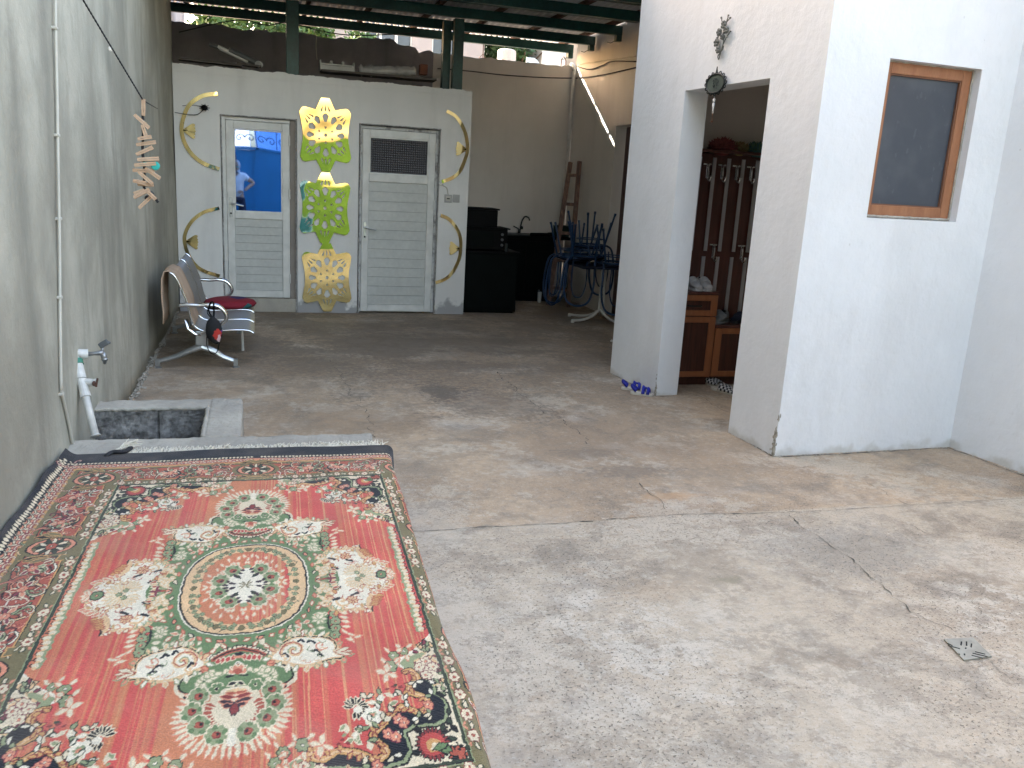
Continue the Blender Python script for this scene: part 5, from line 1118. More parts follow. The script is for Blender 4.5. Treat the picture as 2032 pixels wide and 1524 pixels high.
# shoes
def shoe(label, group, L=.23, wd=.085, h=.07, m='shoe_white', sm='sole', straps=True, name='shoe'):
    """toe towards -y, built at the origin"""
    t = thing(name, label, 'shoe', (0, 0, 0), group); mb = MB(); n = 20; rings = []
    ys = [-.5, -.47, -.40, -.28, -.12, .05, .22, .36, .46, .5]
    ws = [.25, .62, .88, 1., .93, .78, .76, .80, .66, .3]; hs_ = [.28, .42, .52, .62, .85, 1.0, 1., 1.02, 1., .7]
    vs = []
    for y, w_, hh in zip(ys, ws, hs_):
        for k in range(n):
            a = 2*math.pi*k/n; cx = math.cos(a); cz = math.sin(a); vs.append((cx*abs(cx)**-.25*wd/2*w_*(1-.25*max(0, cz)) if abs(cx) > 1e-3 else 0, y*L, .016+max(0, (h-.0)*hh*(.5+.5*cz))))
    mb.add(vs, [(i*n+k, i*n+(k+1) % n, (i+1)*n+(k+1) % n, (i+1)*n+k) for i in range(len(ys)-1) for k in range(n)]+[tuple(range(n))[::-1], tuple(range((len(ys)-1)*n, len(ys)*n))])
    mb.build('upper', m, t, smooth=True)
    mb = MB(); op = [(wd/2*w_*1.06, y*L*1.03) for y, w_ in zip(ys, ws)]; poly = op+[(-x, y) for x, y in op[::-1]]; mb.prism(poly, ((0, 0, 0), (1, 0, 0), (0, 1, 0)), .019); mb.build('sole', sm, t, bevel=.003)
    mb = MB(); mb.ball((0, .2*L, .016+h*.98), wd*.27, L*.19, .007, 12, 6); mb.build('opening', 'black', t, smooth=True)
    if straps:
        mb = MB()
        for yy, hh in ((-.14, .88), (.0, 1.04)):
            P = [(math.cos(a)*wd*.5*.93, yy*L, .018+h*hh*(.5+.52*math.sin(a))) for a in [math.pi*k/12 for k in range(13)]]; mb.tube(P, .012, 6, flat=.35)
        mb.build('strap', m, t)
    return t
s1 = shoe('left one of the white strap sneakers on the tall cabinet', 'white sneakers on the cabinet', L=.22, wd=.088, h=.075, sm='shoe_white'); p = on_y(1379, 578, 5.98)
zc = .752
s1.location = (on_y(1384, 580, 5.93).x, 6.02, zc); s1.rotation_euler = (0, 0, R(6)); dup(s1, (on_y(1384, 580, 5.93).x+.097, 6.02, zc), R(-3), 'right one of the white strap sneakers on the tall cabinet')
s2 = shoe('black shoe behind the white sneakers on the tall cabinet', 'black shoes behind the sneakers', m='black', sm='dark_rubber', h=.10, L=.2, straps=False); s2.location = (3.23, 6.14, zc); s2.rotation_euler = (0, 0, R(70))
s3 = shoe('grey slipper lying on the low cabinet top, leftmost', 'grey shoes on the low cabinet', m='shoe_grey', sm='shoe_grey', h=.06, L=.2); s3.location = (3.545, 6.0, .492); s3.rotation_euler = (0, 0, R(-55))
dup(s3, (3.60, 6.13, .492), R(-75), 'grey slipper at the back of the low cabinet top')
s4 = shoe('dark blue shoe on the low cabinet top beside the grey slippers', 'dark shoes on the low cabinet', m='trousers', sm='dark_rubber', h=.06, L=.2); s4.location = (3.74, 6.04, .492); s4.rotation_euler = (0, 0, R(-60))
def slide_mat():
    g_ = NB('checkered_canvas'); ck = g_.n.nodes.new('ShaderNodeTexChecker'); ck.inputs['Scale'].default_value = 58; ck.inputs[1].default_value = (.5, .48, .46, 1); ck.inputs[2].default_value = (.012, .012, .015, 1); g_.L(g_.mapping((1, 1, .4), (.003, .003, .02)), ck.inputs[0]); return g_.out(ck.outputs[0], .8)
MT['check'] = slide_mat()
def slipper(label, group):
    t = thing('slipper', label, 'slipper', (0, 0, 0), group); L = .25; ys = [-.5, -.46, -.36, -.2, .0, .2, .38, .47, .5]; ws = [.3, .62, .9, 1, .92, .8, .78, .6, .3]; wd = .10
    op = [(wd/2*w_, y*L) for y, w_ in zip(ys, ws)]; poly = op+[(-x, y) for x, y in op[::-1]]; MB().prism(poly, ((0, 0, 0), (1, 0, 0), (0, 1, 0)), .022).build('sole', 'sole', t, bevel=.004)
    mb = MB(); vs = []; rows = 8; cols = 14
    for i in range(rows+1):
        y = (-.44+.58*i/rows)*L
        for k in range(cols+1):
            a = math.pi*k/cols; vs.append((math.cos(a)*wd*.53*(.9 if i < 2 else 1), y, .016+.055*math.sin(a)**.7*(.55+.45*i/rows)))
    mb.add(vs, [(i*(cols+1)+k, i*(cols+1)+k+1, (i+1)*(cols+1)+k+1, (i+1)*(cols+1)+k) for i in range(rows) for k in range(cols)]); o = mb.build('upper', 'check', t, smooth=True); m_ = o.modifiers.new('thickness', 'SOLIDIFY'); m_.thickness = .004
    return t
sl = slipper('black and white checkered slipper farther back, against the cabinet plinth', 'checkered slippers in the porch'); q = on_floor(1422, 768); sl.location = (q.x, q.y+.10, 0); sl.rotation_euler = (0, 0, R(14))
q = on_floor(1448, 783); dup(sl, (q.x, q.y+.07, 0), R(24), 'black and white checkered slipper nearer the doorway jamb')
def sandal(label, group):
    t = thing('sandal', label, 'sandal', (0, 0, 0), group); L = .17; ys = [-.5, -.46, -.36, -.2, .0, .2, .38, .47, .5]; ws = [.3, .62, .9, 1, .88, .78, .76, .6, .3]; wd = .07
    op = [(wd/2*w_, y*L) for y, w_ in zip(ys, ws)]; poly = op+[(-x, y) for x, y in op[::-1]]; MB().prism(poly, ((0, 0, 0), (1, 0, 0), (0, 1, 0)), .020).build('sole', 'sole', t, bevel=.004)
    for yy, h in ((-.30, .042), (-.08, .050)):
        mb = MB(); P = [(math.cos(a)*wd*.52, yy*L, .016+h*math.sin(a)) for a in [math.pi*k/12 for k in range(13)]]; mb.tube(P, .014, 7, flat=.4); mb.build('strap', 'sandal_blue', t, smooth=True)
    mb = MB(); P = [(math.cos(a)*wd*.46, (.22+.26*math.sin(a))*L, .03+.035*math.sin(a)) for a in [math.pi*k/12 for k in range(13)]]; mb.tube(P, .014, 7, flat=.5); P = [(0, (-.3+.25*k/6)*L, .056+.004*k/6) for k in range(7)]; mb.tube(P, .008, 6); mb.build('heel_strap', 'sandal_blue', t, smooth=True)
    return t
sd = sandal('small royal blue sandal against the porch pillar, nearer the wall', 'blue child sandals'); q = on_floor(1258, 776); sd.location = (q.x, q.y+.03, 0); sd.rotation_euler = (0, 0, R(62))
q = on_floor(1272, 783); dup(sd, (q.x, q.y-.01, 0), R(55), 'small royal blue sandal in front of its pair, farther from the wall')

# floor drain
q = on_floor(1918, 1291); dr = thing('floor_drain', 'square steel floor drain cover sunk in the concrete at lower right', 'drain', (q.x, q.y, 0))
corners = [on_floor(*c) for c in ((1868, 1272), (1926, 1265), (1970, 1306), (1912, 1313))]
c0 = sum(corners, Vector())/4
ax = (corners[1]+corners[2]-corners[0]-corners[3]); ax.z = 0; ax.normalize(); hs2 = .082
ay = Vector((-ax.y, ax.x, 0))
cn = [on_floor(*c) for c in ((1872, 1271), (1930, 1268), (1968, 1305), (1912, 1313))]
mb = MB(); mb.add([(c.x, c.y, .001) for c in cn]+[(c.x, c.y, .0075) for c in cn], [(3, 2, 1, 0), (4, 5, 6, 7)]+[(i, (i+1) % 4, 4+(i+1) % 4, 4+i) for i in range(4)]); mb.build('cover', 'drain', dr, bevel=.002)
def bil(u, v): return (cn[0]*(1-u)*(1-v)+cn[1]*u*(1-v)+cn[2]*u*v+cn[3]*(1-u)*v)
mb = MB()
def slot(u0, v0, u1, v1): a = bil(u0, v0); b = bil(u1, v1); a.z = b.z = .0078; mb.bar(a, b, .0035, .0012)
sl_ = []
for k in range(3):
    o_ = .38+.12*k; slot(o_, .08, o_, .36) if False else None
for (x0, y0, x1, y1) in ((1880, 1276, 1890, 1281), (1881, 1281, 1905, 1287), (1908, 1273, 1907, 1280), (1918, 1273, 1918, 1281), (1928, 1277, 1927, 1284), (1917, 1285, 1916, 1287), (1935, 1293, 1955, 1298), (1930, 1296, 1960, 1303), (1928, 1300, 1950, 1306), (1914, 1297, 1914, 1300), (1903, 1297, 1904, 1299)):
    a = on_floor(x0, y0, .0082); b = on_floor(x1, y1, .0082); mb.bar(a, b, .0045, .0008)
mb.build('slots', 'slot', dr)

# ================================================================== behind the camera: blue gate, person, house (mirrored in the panes and gold)
gt = thing('blue_gate', 'blue sheet metal yard gate with scrollwork, seen mirrored in the left door pane', 'gate', (0, -3.2, 0))
mb = MB(); 
mb.box(-.8, .74, -3.22, -3.19, .05, 1.86)
for x in (-.8, .0, .74): mb.box(x-.03, x+.03, -3.188, -3.15, 0, 1.9)
mb.build('sheet', 'gate_blue', gt)
fe = thing('fence', 'bright green sheet metal fence panel, mirrored in the golden lattice panels', 'fence', (2.8, -3.2, 0)); MB().box(.80, 4.9, -3.22, -3.19, .03, 1.90).build('sheet', 'fence_green', fe)
mm = MB()
for x in (.83, 2.2, 3.5, 4.87): mm.box(x-.03, x+.03, -3.188, -3.15, 0, 1.93)
mm.build('posts', 'fence_green', fe)
mb = MB(); mb.box(-.83, .77, -3.23, -3.15, 1.862, 1.92); mb.build('top_rail', 'gate_blue', gt)
mb = MB()
for k in range(3):
    x = -.5+k*.5
    for s in (-1, 1):
        P = [(x+s*(.13+.12*(1-t/20)*math.cos(t*.42)), -3.19, 2.12+.12*(1-t/20)*math.sin(t*.42)) for t in range(20)]; mb.tube(P, .012, 6)
    mb.tube([(x, -3.19, 1.92), (x, -3.19, 2.5)], .012, 6); mb.prism([(-.03, 0), (0, .1), (.03, 0), (0, -.04)], ((x, -3.19, 2.5), (1, 0, 0), (0, 0, 1)), .01)
mb.tube([(-.8, -3.19, 2.36), (.76, -3.19, 2.36)], .012, 6); mb.build('scrollwork', 'iron_blue', gt)
shd = thing('shed', 'added dark blue shed behind the gate, darkening what the left door pane mirrors', 'shed', (.55, -9, 0)); MB().box(-.03, 1.15, -10, -9, 0, 2.75).build('wall', 'iron_blue', shd); MB().box(-.1, 1.2, -10.1, -8.9, 2.752, 2.85).build('roof', 'iron_blue', shd)  # added unseen block that darkens the bright view mirrored in the left pane
H4 = thing('house', 'pale house across the lane beyond the blue gate', 'house', (0, -12, 0)); mb = MB(); mb.box(-6, -.2, -16, -12, 0, 3.4); mb.build('wall', 'dark_plaster', H4); MB().box(-6.3, -.1, -16.3, -11.7, 3.402, 3.55).build('roof', 'rust', H4)
# person standing beside the photographer, one hand on the hip
def skin_body(name, verts, edges, radii, m, parent, sub=2, root=0):
    base = Vector(parent['_base']); me = bpy.data.meshes.new(name); me.from_pydata([tuple(Vector(v)-base) for v in verts], edges, []); o = bpy.data.objects.new(name, me); COL.objects.link(o); o.parent = parent; o['_base'] = tuple(base)
    o.modifiers.new('skin', 'SKIN').use_smooth_shade = True; sv = me.skin_vertices[0].data
    for i, r in enumerate(radii): sv[i].radius = (r, r) if not isinstance(r, tuple) else r
    sv[root].use_root = True; s_ = o.modifiers.new('sub', 'SUBSURF'); s_.levels = sub; s_.render_levels = sub; me.materials.append(MT[m]); return o
PX, PY = -.42, -.62
pe = thing('person', 'person in white polo shirt and pale headscarf, hand on hip, mirrored in the pane', 'person', (PX, PY, 0))
def q3(x, y, z): return (PX+x, PY+y, z)
V = [q3(0, 0, .86), q3(0, 0, 1.0), q3(0, .01, 1.15), q3(0, .0, 1.30), q3(0, .0, 1.38), q3(0, .015, 1.44),   # 0-5 pelvis..head base
     q3(.10, 0, .80), q3(.105, .02, .45), q3(.105, 0, .08), q3(.105, .11, .04),    # 6-9
     q3(-.10, 0, .80), q3(-.105, .02, .45), q3(-.105, 0, .08), q3(-.105, .11, .04),   # 10-13
     q3(.19, 0, 1.30), q3(.40, -.03, 1.17), q3(.22, .09, 1.03), q3(.17, .12, 1.0),   # 14-17 bent arm
     q3(-.19, 0, 1.30), q3(-.25, .01, 1.05), q3(-.25, .06, .82), q3(-.25, .07, .74)]  # 18-21
E_ = [(0, 1), (1, 2), (2, 3), (3, 4), (4, 5), (0, 6), (6, 7), (7, 8), (8, 9), (0, 10), (10, 11), (11, 12), (12, 13), (3, 14), (14, 15), (15, 16), (16, 17), (3, 18), (18, 19), (19, 20), (20, 21)]
Rr_ = [(.15, .11), (.145, .105), (.15, .11), (.13, .10), .055, .06, .085, .06, .042, .035, .085, .06, .042, .035, .062, .045, .036, .03, .062, .045, .036, .03]
skin_body('body', V, E_, Rr_, 'skin', pe)
mb = MB(); mb.ball(q3(0, .03, 1.50), .075, .09, .11, 20, 14); hd = mb.build('head', 'skin', pe, smooth=True)
mb = MB(); mb.ball(q3(.0, .122, 1.495), .014, .02, .024, 8, 6); mb.build('nose', 'skin', hd, smooth=True)
for sx in (-1, 1):
    MB().ball(q3(sx*.03, .108, 1.515), .013, .008, .007, 8, 6).build('eye', 'black', hd, smooth=True)
mb = MB(); mb.ball(q3(0, .112, 1.455), .024, .006, .006, 8, 6); mb.build('mouth', 'brick', hd, smooth=True)
mb = MB(); mb.ball(q3(0, .0, 1.515), .105, .105, .12, 20, 14); mb.tube([q3(0, -.02, 1.45), q3(0, -.01, 1.38), q3(0, 0, 1.33)], [.09, .09, .12], 14); mb.build('headscarf', 'scarf', pe, smooth=True)
skin_body('shirt', [q3(0, 0, .80), q3(0, 0, 1.0), q3(0, .01, 1.15), q3(0, .0, 1.30), q3(0, 0, 1.37), q3(.19, 0, 1.30), q3(.31, -.02, 1.225), q3(-.19, 0, 1.30), q3(-.23, .01, 1.15)], [(0, 1), (1, 2), (2, 3), (3, 4), (3, 5), (5, 6), (3, 7), (7, 8)], [(.175, .13), (.165, .12), (.17, .125), (.15, .11), .07, .078, .065, .078, .065], 'shirt', pe)
skin_body('trousers', [q3(0, 0, .88), q3(.105, 0, .78), q3(.108, .02, .45), q3(.108, 0, .10), q3(-.105, 0, .78), q3(-.108, .02, .45), q3(-.108, 0, .10)], [(0, 1), (1, 2), (2, 3), (0, 4), (4, 5), (5, 6)], [(.165, .12), .10, .078, .065, .10, .078, .065], 'trousers', pe)
for nm, (hx, hy, hz), dz in (('hand', (.15, .13, .985), (-.9, .3, -.2)), ('hand', (-.25, .075, .70), (0, .15, -1))):
    d = Vector(dz).normalized(); s = d.cross(Vector((0, 1, 0))).normalized(); c = Vector(q3(hx, hy, hz)); vs = [c, c+d*.04]; ed = [(0, 1)]; rd = [(.026, .016), (.034, .014)]
    for k, ln in enumerate((.062, .072, .066, .05)):
        o0 = c+d*.07+s*(k-1.5)*.018; i0 = len(vs); vs += [o0, o0+d*ln*.55, o0+d*ln+Vector((0, .012, 0))]; ed += [(1, i0), (i0, i0+1), (i0+1, i0+2)]; rd += [.009, .0085, .007]
    i0 = len(vs); vs += [c+d*.02+s*.035, c+d*.055+s*.055]; ed += [(0, i0), (i0, i0+1)]; rd += [.011, .009]
    skin_body('hand', vs, ed, rd, 'skin', pe, 1)
for sx in (-1, 1): MB().ball(q3(sx*.105, .05, .045), .048, .125, .045, 12, 8).build('shoe', 'black', pe, smooth=True)
# chipped render at the foot of the porch corners and small spalls on the walls
rs = random.Random(9); A_ = Vector((*A1, 0))
mb = MB()
for i in range(90):
    z = abs(rs.gauss(0, .10)); q = A_-dw3*abs(rs.gauss(0, .012))*1.0; r = rs.uniform(.003, .011)
    mb.ball((q.x-.001+rs.gauss(0, .003), q.y+rs.gauss(0, .004), z), r*.6, r*.6, r*rs.uniform(.8, 2.2), 6, 4)
for i in range(60):
    z = abs(rs.gauss(0, .05)); q = Vector((on_floor(1300, 785).x, on_floor(1300, 785).y, 0)); r = rs.uniform(.003, .008)
    mb.ball((q.x+rs.gauss(0, .003), q.y+rs.gauss(0, .004), z), r*.6, r*.6, r*1.5, 6, 4)
structure(mb, 'chipped_plaster', 'mortar')
# ================================================================== the rug: woven pattern drawn into a colour attribute, knot by knot
PAL = {k: lin(v) for k, v in dict(cream=(222, 208, 182), white=(232, 224, 208), tan=(224, 186, 142), pink=(218, 140, 112), red=(193, 70, 68), dred=(140, 52, 56), mag=(132, 50, 72), green=(104, 132, 90),
     lgreen=(146, 158, 120), dgreen=(54, 66, 54), olive=(122, 112, 78), black=(34, 34, 36), navy=(28, 32, 44), purple=(62, 44, 58), orange=(196, 110, 78), gold=(206, 156, 96), rust=(176, 84, 66)).items()}
names = list(PAL); IDX = {k: i for i, k in enumerate(names)}; FIELD = len(names)
DU = .0011; DV = .0019; NU_, NV_ = int(.81/DU), int(1.33/DV)
Q = np.full((NV_, NU_), FIELD, np.int16)
def put(mask, j0, i0, col):
    v = FIELD if col == 'field' else IDX[col]; sub = Q[j0:j0+mask.shape[0], i0:i0+mask.shape[1]]; sub[mask] = v
def bbox(u0, u1, v0, v1):
    i0 = max(0, int(u0/DU)-1); i1 = min(NU_, int(u1/DU)+2); j0 = max(0, int(v0/DV)-1); j1 = min(NV_, int(v1/DV)+2)
    if i1 <= i0 or j1 <= j0: return None
    V_, U_ = np.meshgrid((np.arange(j0, j1)+.5)*DV, (np.arange(i0, i1)+.5)*DU, indexing='ij'); return i0, j0, U_, V_
def poly(pts, col):
    a = np.array(pts, float); b = bbox(a[:, 0].min(), a[:, 0].max(), a[:, 1].min(), a[:, 1].max())
    if b is None: return
    i0, j0, U_, V_ = b; ins = np.zeros(U_.shape, bool)
    for (x0, y0), (x1, y1) in zip(a, np.roll(a, -1, 0)):
        if y0 == y1: continue
        c = ((V_ >= y0) != (V_ >= y1)) & (U_ < (x1-x0)*(V_-y0)/(y1-y0)+x0); ins ^= c
    put(ins, j0, i0, col)
def sm(pts, k=5, closed=True): return [(p.x, p.y) for p in smooth_path([(a, b, 0) for a, b in pts], k, closed)]
VS = 1.55   # knots are longer along the rug, so motifs are too
def line(pts, w, col, taper=False):
    n = len(pts)-1
    for i, ((x0, y0), (x1, y1)) in enumerate(zip(pts, pts[1:])):
        ww = w*(1-.75*i/max(1, n-1)) if taper else w
        b = bbox(min(x0, x1)-ww, max(x0, x1)+ww, min(y0, y1)-ww*VS, max(y0, y1)+ww*VS)
        if b is None: continue
        i0, j0, U_, V_ = b; dx, dy = x1-x0, (y1-y0)/VS; X = U_-x0; Y = (V_-y0)/VS; t = np.clip((X*dx+Y*dy)/(dx*dx+dy*dy+1e-12), 0, 1)
        put(((X-t*dx)**2+(Y-t*dy)**2) < (ww/2)**2, j0, i0, col)
def ell(cu, cv, ru, rv, col, ang=0.):
    r = max(ru, rv)*1.1; b = bbox(cu-r, cu+r, cv-r*1.2, cv+r*1.2)
    if b is None: return
    i0, j0, U_, V_ = b; X = U_-cu; Y = V_-cv
    if ang: c, s = math.cos(ang), math.sin(ang); Y = Y/VS; X, Y = X*c+Y*s, (-X*s+Y*c)*VS
    put((X/ru)**2+(Y/rv)**2 < 1, j0, i0, col)
def petal(cu, cv, ang, ln, w, col, out=None):
    d = (math.cos(ang), math.sin(ang)); n = (-d[1], d[0])
    def P(a, b): return (cu+d[0]*a+n[0]*b, cv+(d[1]*a+n[1]*b)*VS)
    def sh(l, w_, o): return [P(-o, 0), P(l*.3, w_*.75), P(l*.65, w_), P(l+o, w_*.1), P(l*.7, -w_*.8), P(l*.3, -w_*.7)]
    if out: poly(sh(ln, w+.0035, .004), out)
    poly(sh(ln, w, 0), col)
def floret(cu, cv, r, n, col, out='dgreen', cen='cream', r2=None, rot=0.):
    for ps, k in ((out, 1.), (col, .68)):
        for i in range(n):
            a = rot+2*math.pi*i/n; ell(cu+math.cos(a)*r*.58, cv+math.sin(a)*r*.58*VS, r*.42*k+.0006, r*.42*k*VS+.001, ps)
    ell(cu, cv, r*.5, r*.5*VS, col); ell(cu, cv, r*.27, r*.27*VS, out); ell(cu, cv, r*.2, r*.2*VS, cen)
rg = random.Random(11)
def curl(cu, cv, s, a0, turn, col, w=.006, out=None):
    P = []; a = a0; x, y = cu, cv; n = 12
    for i in range(n): P.append((x, y)); st = s*(1-i/n*.75)/5; x += math.cos(a)*st; y += math.sin(a)*st*VS; a += turn*(1+i*.12)/3
    if out: line(P, w+.006, out, True)
    line(P, w, col, True)
# --- field, spandrels
poly([(0, 0), (.5, 0), (.5, .93), (0, .93)], 'field')
sp_in = [(.495, .384), (.47, .415), (.446, .449), (.425, .47), (.406, .484), (.396, .514), (.407, .537)]
scr1 = [(.405, .545), (.423, .548), (.432, .581), (.418, .600), (.404, .622), (.405, .640), (.423, .655), (.443, .686), (.438, .712), (.411, .723), (.395, .705), (.380, .695), (.365, .705), (.344, .722)]
scr2 = [(.343, .727), (.328, .752), (.314, .766), (.302, .787), (.314, .813), (.326, .838), (.318, .860), (.297, .865), (.277, .848), (.264, .838), (.241, .829), (.218, .827), (.193, .843), (.171, .838), (.165, .820), (.180, .808)]
nv_ = [(.425, .545), (.445, .580), (.469, .627), (.464, .654), (.480, .680), (.483, .703), (.480, .73), (.472, .761), (.443, .778), (.393, .774), (.374, .786), (.376, .822), (.378, .85), (.360, .885), (.31, .897), (.25, .887), (.20, .878)]
tail = [(.150, .818), (.125, .838), (.105, .866), (.085, .905), (.08, .93), (.5, .93)]
poly(sp_in+scr1+scr2+tail, 'cream')
poly(scr1+scr2+[(.175, .86)]+nv_[::-1], 'navy')
line(nv_, .008, 'lgreen'); line([(a+.004, b+.006) for a, b in nv_], .004, 'black')
line(sp_in, .005, 'white')
for (u, v) in ((.47, .43), (.482, .46), (.462, .455), (.484, .49), (.45, .475), (.48, .44), (.488, .575), (.486, .60), (.47, .595), (.488, .53), (.445, .56), (.43, .50), (.488, .42), (.15, .915), (.19, .915), (.12, .915), (.24, .905)):
    for q in range(3): petal(u, v, rg.uniform(0, 6.3), .017, .0045, rg.choice(['lgreen', 'tan', 'dgreen', 'mag']), rg.choice(['dgreen', 'tan', 'black']))
poly(sm([(.398, .505), (.412, .492), (.435, .478), (.452, .470), (.46, .485), (.44, .50), (.43, .515), (.435, .53), (.41, .537)], 4), 'lgreen')
poly(sm([(.125, .842), (.16, .835), (.172, .85), (.165, .88), (.13, .895), (.108, .89)], 4), 'lgreen')
for s_ in (scr1, scr2):
    k = sm(s_, 4, False); line(k, .019, 'black'); line(k, .0135, 'gold'); line([(a+.001, b) for a, b in k], .004, 'tan')
for i, (u, v) in enumerate(sm(scr1+scr2, 2, False)):
    if i % 2: a = rg.uniform(2.2, 4.6); petal(u, v, a, .016, .004, 'gold', 'dred')
for u, v in ((.425, .60), (.455, .66), (.41, .745), (.35, .80), (.34, .86), (.27, .872), (.44, .735), (.455, .60)):
    for k in range(3): petal(u, v, rg.uniform(0, 6.28), .018, .005, rg.choice(['white', 'lgreen', 'cream']), 'black')
for u, v in ((.365, .74), (.335, .785), (.375, .755), (.352, .80), (.30, .885), (.44, .70)): floret(u, v, .013, 5, 'pink', 'mag', 'cream')
for u, v in ((.464, .512), (.444, .536), (.478, .539), (.455, .574)): floret(u, v, .015, 5, 'cream', 'mag', 'pink')
for u, v in ((.15, .86), (.185, .875), (.155, .9), (.21, .905)): floret(u, v, .013, 5, 'cream', 'mag', 'pink')
# big sunburst bloom
for k in range(22):
    a = 2*math.pi*k/22; petal(.428+math.cos(a)*.02, .84+math.sin(a)*.02*VS, a, .017, .0035, 'dred', 'black')
ell(.428, .84, .028, .040, 'red'); ell(.430, .845, .016, .024, 'gold'); ell(.434, .853, .010, .014, 'cream')
petal(.432, .855, .3, .038, .009, 'green', 'black'); petal(.428, .862, -.35, .034, .007, 'green', 'black')
for k in range(9): petal(.476, .888, k*.7, .020, .006, 'rust', 'black')
ell(.476, .888, .011, .016, 'rust')
for u, v in ((.487, .626), (.476, .652), (.482, .678), (.486, .721), (.483, .759), (.481, .784), (.47, .806), (.488, .812), (.481, .834), (.44, .905), (.40, .905), (.37, .91), (.46, .91), (.30, .915), (.26, .915), (.34, .915), (.405, .80), (.455, .80), (.395, .86)):
    petal(u, v, rg.uniform(0, 6.3), .016, .005, rg.choice(['dgreen', 'black', 'lgreen']), 'black')
for u, v in ((.486, .66), (.476, .79), (.42, .92), (.48, .86), (.23, .918)):
    for k in range(4): ell(u+math.cos(k*1.57)*.008, v+math.sin(k*1.57)*.012, .0035, .0045, 'black')
# florets scattered in the field by the corners
for u, v, r in ((.416, .453, .013), (.387, .469, .015), (.373, .517, .017), (.148, .787, .017), (.108, .804, .015), (.091, .836, .013)):
    for a in (1.2, 3.9, 5.4): petal(u+math.cos(a)*r*.8, v+math.sin(a)*r*.8*VS, a+.3, .022, .0045, 'cream', 'pink')
    floret(u, v, r, 6, 'lgreen', 'dgreen', 'white')
for u, v in ((.36, .545), (.19, .795)):
    for a in (.5, 1.9, 3.4, 4.9): petal(u, v, a, .028, .007, 'cream', 'pink')
for k in range(14): a = -2.9+k*.36; petal(.273+math.cos(a)*.008, .676+math.sin(a)*.008*VS, a, .022, .0035, 'black', 'cream')
ell(.277, .684, .010, .013, 'white')
for k in range(6): ell(.308+math.cos(k*1.05)*.015, .712+math.sin(k*1.05)*.022, .010, .014, 'white')
for k in range(6): ell(.308+math.cos(k*1.05)*.008, .712+math.sin(k*1.05)*.011, .004, .005, 'lgreen')
ell(.308, .712, .006, .008, 'pink')
for (u, v) in ((.30, .64), (.335, .635), (.365, .65), (.385, .645), (.335, .665), (.35, .68), (.32, .665), (.245, .735), (.265, .75), (.285, .765), (.26, .79), (.29, .80), (.27, .765), (.30, .75), (.39, .668), (.305, .735), (.33, .735)):
    for k in range(2): petal(u, v, rg.uniform(0, 6.3), .019, .0045, rg.choice(['white', 'cream', 'lgreen']), rg.choice(['cream', 'dgreen']))
for (u, v) in ((.355, .615), (.37, .607), (.385, .612), (.375, .60), (.235, .785), (.245, .80), (.225, .80), (.24, .77)): ell(u, v, .005, .006, rg.choice(['dgreen', 'lgreen', 'dred']))
# --- border bands (side and ends)
def band(a, b, c, d, col): poly([(a, 0), (b, 0), (b, d), (0, d), (0, c), (a, c)], col)
band(.497, .548, .908, .960, 'olive'); band(.495, .5015, .905, .913, 'dgreen'); band(.5015, .504, .913, .917, 'black'); band(.504, .507, .917, .921, 'lgreen')
band(.548, .676, .960, 1.100, 'rust'); band(.546, .549, .957, .962, 'black'); band(.549, .553, .962, .968, 'gold')
band(.674, .690, 1.098, 1.116, 'olive'); band(.672, .675, 1.096, 1.100, 'black'); band(.690, .700, 1.116, 1.128, 'gold'); band(.700, .703, 1.128, 1.132, 'dred')
band(.703, .735, 1.132, 1.166, 'pink'); band(.735, .738, 1.166, 1.170, 'black'); band(.738, .81, 1.170, 1.34, 'navy')
v = 0.
while v < 1.2:      # guard stripe and saw-tooth edge
    ell(.718, v, .010, .014, 'dred'); ell(.718, v, .006, .008, 'cream'); curl(.707, v+.010, .03, 1.2, 1., 'cream', .004, 'mag'); curl(.730, v+.028, .03, 4., 1., 'cream', .004, 'black')
    for k in (0, .022): petal(.741, v+k, .25, .018, .0065, 'cream', 'black'); 
    v += .044
u = .02
while u < .80:
    ell(u, 1.150, .009, .010, 'dred'); ell(u, 1.150, .005, .006, 'cream'); curl(u+.010, 1.140, .026, .3, 1., 'cream', .004, 'mag')
    for k in (0, .0145): petal(u+k, 1.176, 1.35, .013, .0062, 'cream', 'black')
    u += .029
# wavy inner edge of the olive stripe
for v in np.arange(0, 1.0, .006): 
    w_ = .006+.008*math.sin(v*22); poly([(.672-w_, v), (.676, v), (.676, v+.007), (.672-w_, v+.007)], 'olive'); ell(.672-w_, v, .002, .004, 'black')
# main border scrolls
for v in np.arange(.015, 1.06, .028):
    for u in (.575, .60, .625, .65):
        uu = u+rg.uniform(-.01, .01); vv = v+rg.uniform(-.012, .012); c_ = rg.choice(['cream', 'cream', 'white', 'lgreen', 'tan', 'dgreen', 'pink', 'black']); curl(uu, vv, rg.uniform(.03, .06), rg.uniform(0, 6.3), rg.choice([-1, 1])*rg.uniform(.5, 1.3), c_, rg.uniform(.0035, .006), rg.choice(['black', 'dred', 'dgreen', 'dred']))
for u in np.arange(.015, .66, .020):
    for v in (.985, 1.01, 1.04, 1.07):
        uu = u+rg.uniform(-.01, .01); c_ = rg.choice(['cream', 'cream', 'white', 'lgreen', 'tan', 'dgreen', 'pink', 'black']); curl(uu, v+rg.uniform(-.01, .01), rg.uniform(.03, .055), rg.uniform(0, 6.3), rg.choice([-1, 1])*rg.uniform(.5, 1.3), c_, rg.uniform(.0035, .006), rg.choice(['black', 'dred', 'dgreen', 'dred']))
